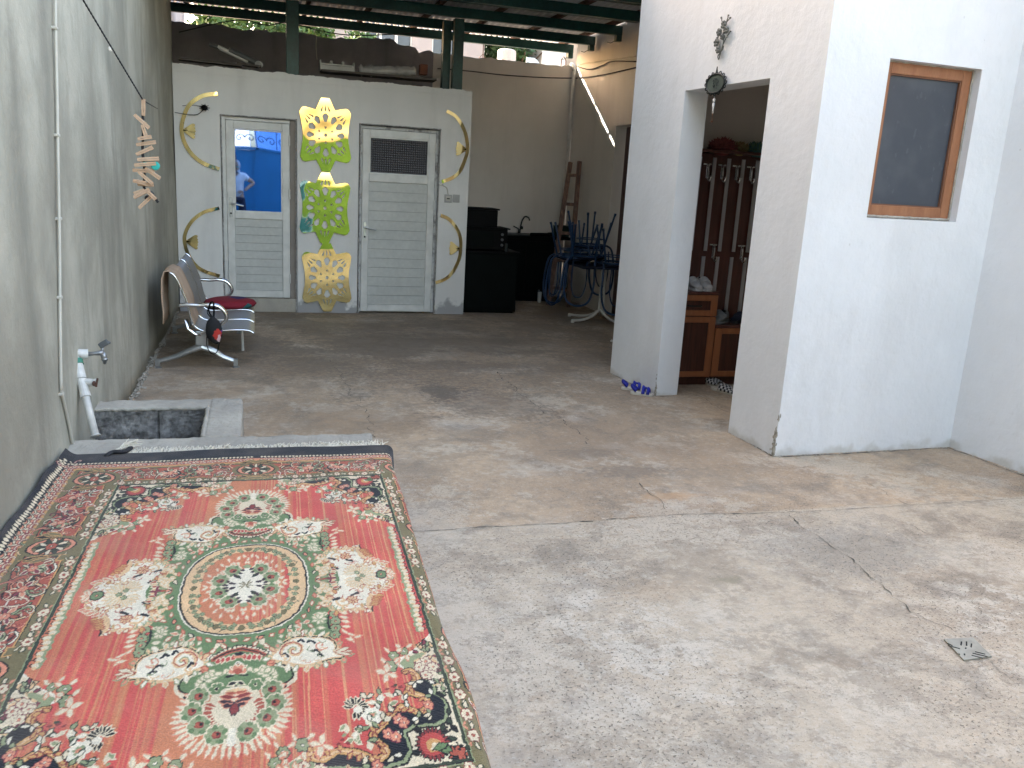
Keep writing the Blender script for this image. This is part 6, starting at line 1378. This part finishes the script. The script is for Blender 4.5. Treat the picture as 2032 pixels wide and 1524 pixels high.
for (u, v) in ((.62, .21), (.615, .08), (.62, .56), (.615, .70), (.62, .83), (.20, 1.03), (.33, 1.03), (.46, 1.03)):
    for k in range(7): a = k*.9+rg.random(); petal(u+math.cos(a)*.008, v+math.sin(a)*.012, a, .026, .006, rg.choice(['rust', 'pink', 'mag', 'lgreen']), 'black' if k % 2 else 'cream')
    floret(u, v, .014, 6, 'pink', 'dred', 'cream')
# medallions that interrupt the border
for (u, v, ru, rv) in ((.605, .362, .072, .062), (.600, 1.00, .075, .07), (.0, 1.035, .075, .06)):
    ell(u, v, ru*1.25, rv*1.25, 'olive'); ell(u, v, ru*1.02, rv*1.02, 'black'); ell(u, v, ru*.95, rv*.93, 'pink'); ell(u, v, ru*.78, rv*.74, 'black'); ell(u, v, ru*.74, rv*.70, 'olive')
    for k in range(12): a = k*math.pi/6; petal(u+math.cos(a)*ru*.25, v+math.sin(a)*rv*.3, a, ru*.42, .006, 'cream' if k % 2 else 'dgreen', 'black')
    floret(u, v, .018, 7, 'rust', 'black', 'cream')
    for s in (-1, 1):
        for k in range(3): petal(u-ru*.2, v+s*rv*(1.1+.12*k), s*(.15+.1*k), .085-.015*k, .007, 'black' if k == 0 else 'olive', 'gold')
# olive inner stripe flowerets
for v in list(np.arange(.075, .30, .078))+list(np.arange(.44, .90, .078)):
    ell(.523, v, .014, .019, 'dred'); floret(.523, v, .015, 6, 'cream', 'dred', 'rust')
    for s in (-1, 1): petal(.523, v+s*.024, s*1.2, .016, .0045, 'cream', 'dgreen'); petal(.515, v+s*.022, s*2.2, .013, .004, 'pink')
for u in np.arange(.10, .50, .056):
    floret(u, .935, .013, 6, 'cream', 'dred', 'rust')
    for s in (-1, 1): petal(u+s*.018, .935, 0 if s > 0 else math.pi, .012, .005, 'cream', 'dgreen')
# stepped notches in the border line
for a, b in ((.25, .29), (.66, .70)): poly([(.545, a), (.565, a), (.565, b), (.545, b)], 'olive'); line([(.547, a), (.566, a), (.566, b), (.547, b)], .0045, 'gold')
# bead row inside the field edge
v = .012
while v < .375:
    w_ = .0025*math.sin(v*90); ell(.470+w_, v, .0085, .016, 'lgreen'); ell(.478+w_, v, .0095, .012, 'cream'); ell(.478+w_, v+.011, .006, .007, 'tan'); line([(.488+w_, v-.010), (.492, v), (.486+w_, v+.006)], .0028, 'black'); v += .026
# --- green ground of the medallion
gp = [(0, .560), (.05, .560), (.092, .556), (.116, .541), (.131, .518), (.131, .49), (.121, .470), (.10, .456), (.085, .447), (.074, .428), (.080, .410), (.11, .40), (.16, .42), (.21, .42), (.235, .38), (.238, .33), (.236, .26), (.228, .21), (.26, .18), (.30, .12), (.30, 0), (0, 0)]
poly(gp, 'green')
ol = sm(gp[2:11], 5, False); line([(a+.006, b+.008) for a, b in ol], .010, 'cream'); line(ol, .0045, 'black')
for (u, v) in ((.045, .33), (.155, .28), (.18, .25), (.19, .29), (.21, .22), (.215, .17), (.222, .02), (.13, .31), (.06, .35), (.07, .455)):
    for q in range(3): petal(u, v, rg.uniform(0, 6.3), .018, .0045, rg.choice(['cream', 'cream', 'pink', 'lgreen']), rg.choice(['lgreen', 'cream', 'rust']))
ell(.105, .553, .010, .008, 'white'); ell(.112, .556, .006, .006, 'navy')
# cream scroll lobes above and below
lobe = sm([(.080, .408), (.092, .392), (.100, .368), (.118, .343), (.140, .328), (.165, .330), (.192, .338), (.215, .345), (.236, .362), (.244, .395), (.242, .430), (.262, .440), (.255, .455), (.226, .458), (.200, .470), (.175, .478), (.145, .472), (.118, .455), (.095, .440), (.078, .425)], 5)
poly(lobe, 'white'); line(lobe+[lobe[0]], .010, 'tan')
k = [p for p in lobe]; line(k[10:70], .0035, 'black')
for i in range(0, len(lobe), 4):
    p, q = lobe[i], lobe[(i+1) % len(lobe)]; petal(p[0], p[1], math.atan2(-(q[0]-p[0]), (q[1]-p[1])/VS)+rg.uniform(-.5, .9), rg.uniform(.012, .024), .0048, rg.choice(['cream', 'tan', 'white', 'pink']), rg.choice(['rust', 'lgreen', 'cream']))
def spiral(cu, cv, r, t0, turns, col, w): line([(cu+r*(1-t/40)*math.cos(t0+turns*6.28*t/40), cv+r*VS*(1-t/40)*math.sin(t0+turns*6.28*t/40)) for t in range(38)], w, col)
spiral(.135, .395, .032, 2.6, 1.6, 'tan', .009); spiral(.135, .395, .036, 2.6, 1.3, 'rust', .0032); spiral(.135, .395, .016, 2.6, .9, 'lgreen', .003)
spiral(.205, .385, .018, .6, 1.2, 'pink', .004); spiral(.115, .435, .013, 4, 1.2, 'tan', .005)
for (a, b, c, d) in ((.172, .362, .190, .370), (.180, .410, .200, .418), (.192, .432, .208, .440), (.108, .412, .120, .425), (.15, .352, .162, .36)): line([(a, b), ((a+c)/2, b-.006), (c, d)], .0065, 'navy')
for u, v in ((.16, .45), (.185, .455), (.21, .44), (.135, .345), (.175, .385), (.215, .405), (.155, .43), (.12, .37), (.2, .36), (.165, .335)): curl(u, v, .022, rg.uniform(0, 6), rg.choice([-1, 1]), rg.choice(['rust', 'tan', 'lgreen', 'pink']), .003)
for a in (0., .35, -.3): petal(.240, .425, a, .045-.01*abs(a), .005, 'cream', 'rust')
for s_ in range(5): petal(.105+s_*.022, .328-.004*s_, 4.3, .014, .0045, 'cream', 'lgreen')
# red bunch between lobes
for v0 in (.262,):
    poly([(.236, v0-.055), (.30, v0-.055), (.30, v0+.055), (.236, v0+.055)], 'field')
    line(sm([(.238, v0-.05), (.230, v0-.02), (.229, v0+.015), (.236, v0+.05)], 4, False), .006, 'black')
    for dv in (-.04, .0, .04, .075): floret(.249-.01*abs(dv)*5, v0+dv, .0145, 7, 'lgreen', 'black', 'pink')
    for dv in (-.045, -.02, .005, .032): petal(.263, v0+dv, .25, .024, .0055, 'cream', 'pink'); petal(.222, v0+dv, 3.2, .022, .0055, 'cream', 'lgreen')
    for a, b, an in ((.262, .31, .9), (.275, .335, .4), (.285, .352, 1.2), (.270, .365, .2), (.292, .362, -.3)): petal(a, b, an, .024, .004, 'cream', 'pink')
    for k in range(7): petal(.205, .245, k*.9, .020, .0045, 'cream', 'lgreen')
# --- side lobes (left and right of the oval)
side = [(.262, 0), (.262, .05), (.255, .075), (.238, .095), (.231, .125), (.233, .165), (.243, .192), (.272, .208), (.310, .205), (.340, .206), (.352, .224), (.353, .200), (.366, .170), (.378, .138), (.372, .118), (.384, .100), (.403, .100), (.419, .078), (.422, .05), (.425, .02), (.425, 0)]
poly(side, 'white'); line(side, .011, 'tan'); line([(a+.004, b+.004) for a, b in side[10:14]], .0045, 'black')
for (p, q) in zip(sm(side, 2, False)[2:], sm(side, 2, False)[3:]): petal(p[0], p[1], math.atan2(-(q[0]-p[0]), (q[1]-p[1])/VS)+rg.uniform(-.6, .6)+math.pi*(rg.random() < .25), rg.uniform(.012, .022), .0045, rg.choice(['cream', 'tan', 'white', 'gold']), rg.choice(['rust', 'cream', 'lgreen']))
poly([(.34, .20), (.352, .224), (.355, .20), (.378, .138), (.36, .12), (.345, .15)], 'tan')
for k in range(7): petal(.352+.003*k, .19-.010*k, -.1+.05*k, .026, .005, 'gold', 'rust')
for a in np.arange(-1.6, 1.7, .28): petal(.335+math.cos(a)*.01, .0+abs(math.sin(a)*.02), a, .045, .007, 'cream', 'tan')
for a in np.arange(1.3, 3.3, .3): petal(.33, .02, a, .040, .007, 'cream', 'tan')
spiral(.275, .150, .022, .5, 1.3, 'tan', .006); spiral(.302, .150, .015, 3.5, 1.2, 'rust', .003)
for k in range(8): a = k*.79; petal(.305, .150, a, .017, .0045, 'tan', 'rust')
for u, v in ((.245, .16), (.26, .18), (.29, .185), (.325, .18), (.335, .15), (.32, .12), (.28, .115), (.36, .09), (.38, .075), (.30, .095), (.34, .10), (.35, .065)): curl(u, v, .024, rg.uniform(0, 6), rg.choice([-1, 1]), rg.choice(['rust', 'tan', 'lgreen', 'gold', 'pink']), .0033)
for (a, b, c, d) in ((.252, .142, .268, .132), (.258, .072, .275, .062), (.305, .122, .322, .110)): line([(a, b), (c, d)], .0085, 'navy')
for u, v in ((.331, .022), (.347, .0), (.331, -.02)): floret(u, v, .009, 5, 'lgreen', 'dgreen', 'cream')
for k in range(9): a = k*.7; petal(.412, .025*0, a, .026, .007, 'cream', 'pink')
ell(.405, 0, .019, .030, 'black'); floret(.405, 0, .017, 8, 'green', 'black', 'pink')
for a in (0., .6, 1.2): petal(.424, 0, a, .024, .005, 'cream', 'pink')
for a in range(5): petal(.368+.012*a, .105-.006*a, 1.1-.3*a, .020, .005, 'pink', 'cream')
poly([(.258, 0), (.275, 0), (.27, .05), (.256, .06), (.247, .04)], 'green')
for k in range(4): petal(.262+.003*k, .01+.016*k, 2.9, .018, .005, 'rust' if k % 2 else 'tan', 'cream')
line([(.235, 0), (.262, .0)], .0075, 'mag'); line([(.249, 0), (.247, .028)], .006, 'mag'); ell(.214, 0, .009, .009, 'black'); ell(.216, 0, .006, .006, 'pink'); petal(.22, 0, 0, .02, .004, 'rust')
for u, v in ((.232, .05), (.222, .075), (.24, .085), (.235, .03), (.213, .11), (.222, .14)):
    for k in range(3): petal(u, v, rg.uniform(0, 6.3), .017, .005, 'cream', 'tan')
# --- oval medallion
def sup(a, b, n_=2.5, m=90): return [(abs(math.cos(t))**(2/n_)*a*math.copysign(1, math.cos(t)), abs(math.sin(t))**(2/n_)*b*math.copysign(1, math.sin(t))) for t in [2*math.pi*i/m for i in range(m)]]
poly(sup(.184, .291), 'white'); poly(sup(.180, .287), 'black'); poly(sup(.1745, .280), 'tan'); poly(sup(.127, .232, 2.2), 'orange')
poly([(0, .205), (.02, .232), (.05, .224), (.078, .20), (.10, .17), (.122, .12), (.128, 0), (.11, 0), (.112, .08), (.085, .15), (.04, .19)], 'field'); 
poly(sup(.116, .21, 2.2), 'field')
for i in range(13):
    t = math.pi/2*i/12; u, v = abs(math.cos(t))**(2/2.4)*.147, abs(math.sin(t))**(2/2.4)*.252
    floret(u, v, .0092, 5, 'lgreen' if i % 3 else 'olive', 'dgreen', 'olive')
    if i % 2: floret(u*.91-.004, v*.91+.008, .007, 4, 'lgreen', 'dgreen', 'lgreen')
    petal(u*1.07, v*1.05, rg.uniform(0, 6), .015, .002, 'olive')
for i in range(15):
    t = math.pi/2*i/14; k_ = rg.uniform(.94, 1.04)
    if i % 2 or i in (0, 14): petal(math.cos(t)*.103*k_, math.sin(t)*.195*k_, t+rg.uniform(-.7, .7), .019, .0044, 'cream', 'pink')
    if rg.random() < .85: petal(math.cos(t+.05)*.086*k_, math.sin(t+.05)*.152*k_, t+rg.uniform(-.5, .5), rg.uniform(.012, .020), .005, 'cream', 'pink')
for i in range(11):
    t = math.pi/2*(i+.5)/11; u, v = abs(math.cos(t))**(2/2.5)*.200, abs(math.sin(t))**(2/2.5)*.313; petal(u, v, t+1.2, .017, .0048, 'pink' if i % 2 else 'cream', 'black' if i % 3 == 0 else 'rust')
def roset(u, v, r): 
    for k in range(9): a = k*.698; ell(u+math.cos(a)*r*.72, v+math.sin(a)*r*.72*VS, r*.38, r*.38*VS, 'cream'); 
    for k in range(9): a = k*.698; ell(u+math.cos(a)*r*.70, v+math.sin(a)*r*.70*VS, r*.27, r*.27*VS, 'green' if k % 2 else 'lgreen')
    ell(u, v, r*.55, r*.55*VS, 'lgreen'); ell(u, v, r*.42, r*.36*VS, 'dred'); ell(u+r*.06, v, r*.30, r*.25*VS, 'rust'); ell(u-r*.12, v-r*.1, r*.16, r*.16*VS, 'black')
poly(sup(.062, .118, 1.3), 'white'); poly(sup(.090, .040, 1.4), 'cream'); poly(sup(.062, .096, 1.9), 'white')
roset(.041, .100, .026); roset(.073, .039, .026); ell(0, .125, .012, .014, 'lgreen')
for (u, v, a, l) in ((.004, .095, .5, .018), (.010, .078, .2, .014), (.022, .045, .8, .022), (.026, .010, .25, .024), (.045, .028, .0, .012), (.048, .006, .15, .018), (.030, .065, .5, .012)): petal(u, v, a, l, .0055, 'purple')
petal(0, .0, .35, .024, .0025, 'olive'); petal(0, .0, .9, .022, .0025, 'olive'); petal(.018, .045, .9, .016, .004, 'dgreen', 'black')
# --- crescent, lotus, leaf branches
cre = sm([(0, .366), (.025, .372), (.045, .386), (.062, .402)], 5, False)
for i, (u, v) in enumerate(cre[::2]): petal(u, v, -1.2+.1*i, .014, .005, 'cream', 'black')
line(cre, .012, 'rust'); line(cre, .004, 'black')
for u in (.012, .024, .036, .048): petal(u, .386+.25*u, 1.3, .018, .006, 'red', 'cream')
ell(0, .386, .012, .007, 'navy'); ell(0, .400, .014, .007, 'pink'); ell(0, .434, .0095, .014, 'white'); ell(0, .434, .005, .0075, 'navy')
for a, c in ((1.57, 'rust'), (.9, 'rust'), (.4, 'pink'), (1.25, 'pink')): petal(0, .475, -a, .026, .008, c, 'cream')
ell(0, .468, .010, .014, 'rust'); petal(.004, .485, .1, .028, .003, 'black'); petal(0, .512, .5, .022, .004, 'black', 'cream'); petal(0, .53, .9, .016, .004, 'black', 'cream')
br = sm([(.092, .550), (.090, .520), (.078, .497), (.060, .482), (.036, .470)], 5, False); line(br, .0035, 'black')
for i in range(2, len(br), 3):
    u, v = br[i]; petal(u, v, 4.2+.1*i, .018, .006, 'cream', 'lgreen'); petal(u, v, 1.7+.1*i, .018, .006, 'cream', 'lgreen')
# --- end flower
for k in range(17):
    a = -.55+k*(.55+math.pi/2)/16; u, v = math.cos(a)*.100, .635+math.sin(a)*.078*VS*.98; petal(max(0, u), v, a, .034, .0048, 'cream', 'pink')
    if k % 2: petal(max(0, math.cos(a)*.09), .635+math.sin(a)*.068*VS, a, .026, .006, 'cream')
poly(sm([(0, .535), (.03, .537), (.048, .552), (.058, .585), (.075, .615), (.082, .65), (.07, .69), (.045, .72), (.02, .745), (0, .765)], 4, False)+[(0, .765)], 'cream')
poly([(0, .70), (.010, .70), (.012, .74), (.006, .762), (0, .765)], 'white')
for a in np.arange(-.5, 1.5, .24): petal(.018+math.cos(a)*.028, .63+math.sin(a)*.03*VS, a, .026, .0055, 'rust', 'cream')
for (u, v) in ((.083, .560), (.092, .618), (.073, .672), (.033, .715)): roset(u, v, .025)
for (u, v) in ((.045, .535),): floret(u, v, .018, 6, 'green', 'cream', 'black')
for (v, l, c) in ((.555, .022, 'rust'), (.572, .034, 'dred'), (.592, .038, 'purple'), (.606, .028, 'purple')): petal(0, v+.006, -.18, l, .0055, c, 'pink')
petal(.002, .60, 1.5, .030, .007, 'dred', 'purple'); ell(0, .55, .022, .006, 'tan')
# small motifs along the end spandrel edge towards the middle
for u in (.10, .115, .135): petal(u, .875, 4.6, .02, .005, 'cream', 'pink')
del k
# ---------------- expand to the whole rug and build the cloth
xo = lambda u, v: u-.047+.028*v
US = np.arange(-.772, .800, .0023); VSr = np.arange(-1.27, 1.312, .0028)
def wn(shape, seed, s):   # smooth noise for knot-level irregularity
    r = np.random.default_rng(seed).normal(size=(shape[0]//s+3, shape[1]//s+3)); y = np.linspace(0, r.shape[0]-2.01, shape[0]); x = np.linspace(0, r.shape[1]-2.01, shape[1])
    yi = y.astype(int); xi = x.astype(int); fy = (y-yi)[:, None]; fx = (x-xi)[None]; fy = fy*fy*(3-2*fy); fx = fx*fx*(3-2*fx)
    return r[yi][:, xi]*(1-fy)*(1-fx)+r[yi+1][:, xi]*fy*(1-fx)+r[yi][:, xi+1]*(1-fy)*fx+r[yi+1][:, xi+1]*fy*fx
Vg, Ug = np.meshgrid(VSr, US, indexing='ij'); sh_ = Ug.shape
wu = wn(sh_, 1, 3)*.0009+wn(sh_, 2, 9)*.0011; wv = wn(sh_, 3, 3)*.0012+wn(sh_, 4, 9)*.0016
ui = np.clip((np.abs(Ug+wu)/DU).astype(int), 0, NU_-1); vi = np.clip((np.abs(Vg+wv)/DV).astype(int), 0, NV_-1)
idx = Q[vi, ui]; pal = np.array([PAL[n_] for n_ in names]+[(0, 0, 0)]); colr = pal[idx]
# abrash: the field is striped lengthwise in reds and oranges
rgn = np.random.default_rng(5); uu = np.arange(-.55, .55, .0012); nn_ = len(uu)
def n1(s, seed): r = np.random.default_rng(seed).normal(size=nn_//s+3); x = np.linspace(0, len(r)-2.01, nn_); i = x.astype(int); f = x-i; f = f*f*(3-2*f); return r[i]*(1-f)+r[i+1]*f
base_o = np.exp(-((uu+.075)/.085)**4)*1.0+np.exp(-((uu-.075)/.07)**2)*.55
mixo = np.clip(base_o+.40*n1(9, 1)+.35*n1(4, 2)+.08, 0, 1); mixo = np.where(uu > .12, np.clip(.12+.30*n1(7, 5)+.6*(n1(16, 15) > 1.1), 0, 1), mixo); mixo = np.where(np.abs(uu+.09) < .07, 1, mixo)
mixo = np.where(uu < -.22, np.clip(.36+.5*n1(7, 8)+.25*n1(3, 9), 0, 1), mixo)
thin = (n1(3, 3) > .85) & (uu > .0); tl2 = (n1(3, 4) > 1.0) & (uu < -.2)
redc = np.array(lin((208, 80, 76))); orc = np.array(lin((206, 126, 88))); thc = np.array(lin((216, 158, 112)))
fc = redc*(1-mixo[:, None])+orc*mixo[:, None]; fc[thin] = fc[thin]*.25+thc*.75; fc[tl2] = fc[tl2]*.6+thc*.4
fi = np.clip(((Ug+.55+.0006*wn(sh_, 7, 40))/.0012).astype(int), 0, nn_-1); colr = np.where((idx == FIELD)[..., None], fc[fi]*(1+.06*wn(sh_, 8, 60))[..., None], colr)
# yarn-level variation, traffic wear
colr = colr*(1+.10*wn(sh_, 9, 1)[..., None])*(1+.05*wn(sh_, 12, 25)[..., None]); g_ = colr.mean(-1, keepdims=True); colr = (colr*.89+g_*.11)*.97
colr = np.clip(colr*np.array([1.03, .975, .85]), .004, 1)
X = xo(Ug, Vg); Y = 2.45+Vg; e_ = .531+.036*(Y-4.02)+.004+.006*wn(sh_, 20, 120)+np.clip((Vg-1.0)/.31, 0, 1)**2*.035
s = np.clip(X-e_, 0, None); r = .034; th = np.clip(s/r, 0, math.pi/2); dn = np.clip(s-r*math.pi/2, 0, None)
XX = np.where(s > 0, e_+r*np.sin(th)+dn*.03*(1+wn(sh_, 21, 90)), X); ZZ = .2835-r*(1-np.cos(th))-dn*.92
ZZ = ZZ+.0016*np.abs(wn(sh_, 22, 70))+.0035*np.clip(wn(sh_, 23, 160), 0, 2)*np.clip(1-s*30, 0, 1)
lift = np.clip((-.72-Ug)/.05, 0, 1); ZZ = ZZ+lift*lift*.030*(1+.3*wn(sh_, 24, 60)); ZZ = np.maximum(ZZ, .006)
XX = XX+lift*.004
vsr = np.stack([XX, Y, ZZ], -1)
# turned down edge rows so that the rug has thickness
top2 = vsr[-1:].copy(); top2[..., 2] -= .011; top2[..., 1] += .0015; vsr = np.concatenate([vsr, top2]); colr = np.concatenate([colr, colr[-1:]])
lf = vsr[:, :1].copy(); lf[..., 2] -= .012; vsr = np.concatenate([lf, vsr], 1); colr = np.concatenate([colr[:, :1], colr], 1)
nr, nc_ = vsr.shape[:2]; base = np.array([0, 2.45, .27]); rug = thing('rug', 'large red and green floral medallion rug spread over the cement ledge and its right edge', 'rug', tuple(base))
me = bpy.data.meshes.new('pile'); nvert = nr*nc_; me.vertices.add(nvert); me.vertices.foreach_set('co', (vsr.reshape(-1, 3)-base).astype(np.float32).ravel())
jj, ii = np.meshgrid(np.arange(nr-1), np.arange(nc_-1), indexing='ij'); a_ = (jj*nc_+ii).ravel(); quads = np.stack([a_, a_+1, a_+nc_+1, a_+nc_], 1).astype(np.int32); nf = len(quads)
me.loops.add(nf*4); me.polygons.add(nf); me.loops.foreach_set('vertex_index', quads.ravel()); me.polygons.foreach_set('loop_start', np.arange(0, nf*4, 4, dtype=np.int32)); me.polygons.foreach_set('use_smooth', np.ones(nf, bool))
me.update(calc_edges=True); at = me.color_attributes.new('weave', 'FLOAT_COLOR', 'POINT'); at.data.foreach_set('color', np.concatenate([colr.reshape(-1, 3), np.ones((nvert, 1))], 1).astype(np.float32).ravel())
gm = NB('woven_rug'); an = gm.n.nodes.new('ShaderNodeAttribute'); an.attribute_name = 'weave'
cc = gm.mix(1., an.outputs['Color'], gm.mix(gm.rng(gm.noise(420, 2), .3, .7), (.72, .72, .72), (1.12, 1.12, 1.12)), 'MULTIPLY')
cc = gm.mix(gm.math('MULTIPLY', gm.rng(gm.noise(5, 6), .45, .7), .14), cc, (.36, .29, .22))
wv_ = gm.n.nodes.new('ShaderNodeTexWave'); wv_.wave_type = 'BANDS'; wv_.bands_direction = 'Y'; wv_.inputs['Scale'].default_value = 60; wv_.inputs['Distortion'].default_value = 5; wv_.inputs['Detail'].default_value = 3; gm.L(gm.tc, wv_.inputs[0])
gm.bump(gm.math('ADD', gm.noise(300, 3), gm.math('MULTIPLY', wv_.outputs[1], .4)), .5, .004); gm.b.inputs['Sheen Weight'].default_value = .15; gm.b.inputs['Specular IOR Level'].default_value = .1
me.materials.append(gm.out(cc, .95)); ro = bpy.data.objects.new('pile', me); COL.objects.link(ro); ro.parent = rug
MT['fringe'] = mat('cream_fringe_yarn', (.74, .69, .57), (.60, .55, .44), rough=.95, scale=60)
mb = MB(); rg = random.Random(3)
for i in range(430):
    u = -.56+1.12*i/430; v = 1.3115; x = xo(u, v)+rg.uniform(-.002, .002); y = 2.45+v; L_ = rg.uniform(.065, .115); dx = rg.gauss(0, .018)
    zt = .279
    mb.tube([(x, y, zt), (x+dx*.5, y+L_*.5, ZP+.006+abs(rg.gauss(0, .004))), (x+dx+rg.gauss(0, .006), y+L_, ZP+.003+abs(rg.gauss(0, .003)))], [.0026, .0022, .0014], 4)
mb.build('fringe', 'fringe', rug)
# turned-up corner of the rug end with loose warp threads
c0 = on_floor(228, 903, ZP); c1 = on_floor(262, 884, ZP+.02)
mb = MB(); P = smooth_path([on_floor(206, 910, ZP+.008), on_floor(213, 903, ZP+.022), on_floor(224, 897, ZP+.028), on_floor(238, 896, ZP+.03), on_floor(250, 895, ZP+.024), on_floor(260, 888, ZP+.022)], 5)
mb.tube(P, .0075, 8, flat=1.5); mb.build('rolled_edge', 'dark_rubber', rug, smooth=True)
mb = MB()
for i in range(60):
    a = c0.lerp(c1, rg.random()); a += Vector((rg.gauss(0, .008), rg.gauss(0, .006), rg.uniform(.0, .02))); b = a+Vector((rg.uniform(.01, .045), rg.uniform(.01, .06), rg.uniform(-.006, .012))); mb.tube([a, a.lerp(b, .5)+Vector((0, 0, .004)), b], [.0022, .002, .001], 4)
for i in range(30):
    a = on_floor(212+rg.uniform(0, 25), 910-rg.uniform(0, 6), ZP+.006); b = a+Vector((rg.uniform(.02, .06), rg.uniform(.0, .02), rg.uniform(.0, .012))); mb.tube([a, b], [.003, .001], 4)
mb.build('loose_threads', 'fringe', rug)
# black woven selvage strip left beyond the folded corner
mb = MB(); P = [on_floor(108, 913, ZP+.004), on_floor(150, 916, ZP+.004), on_floor(205, 912, ZP+.004)]
# ------------------------------------------------------------------ clean up helper properties
for o in list(bpy.data.objects):
    if '_base' in o: del o['_base']
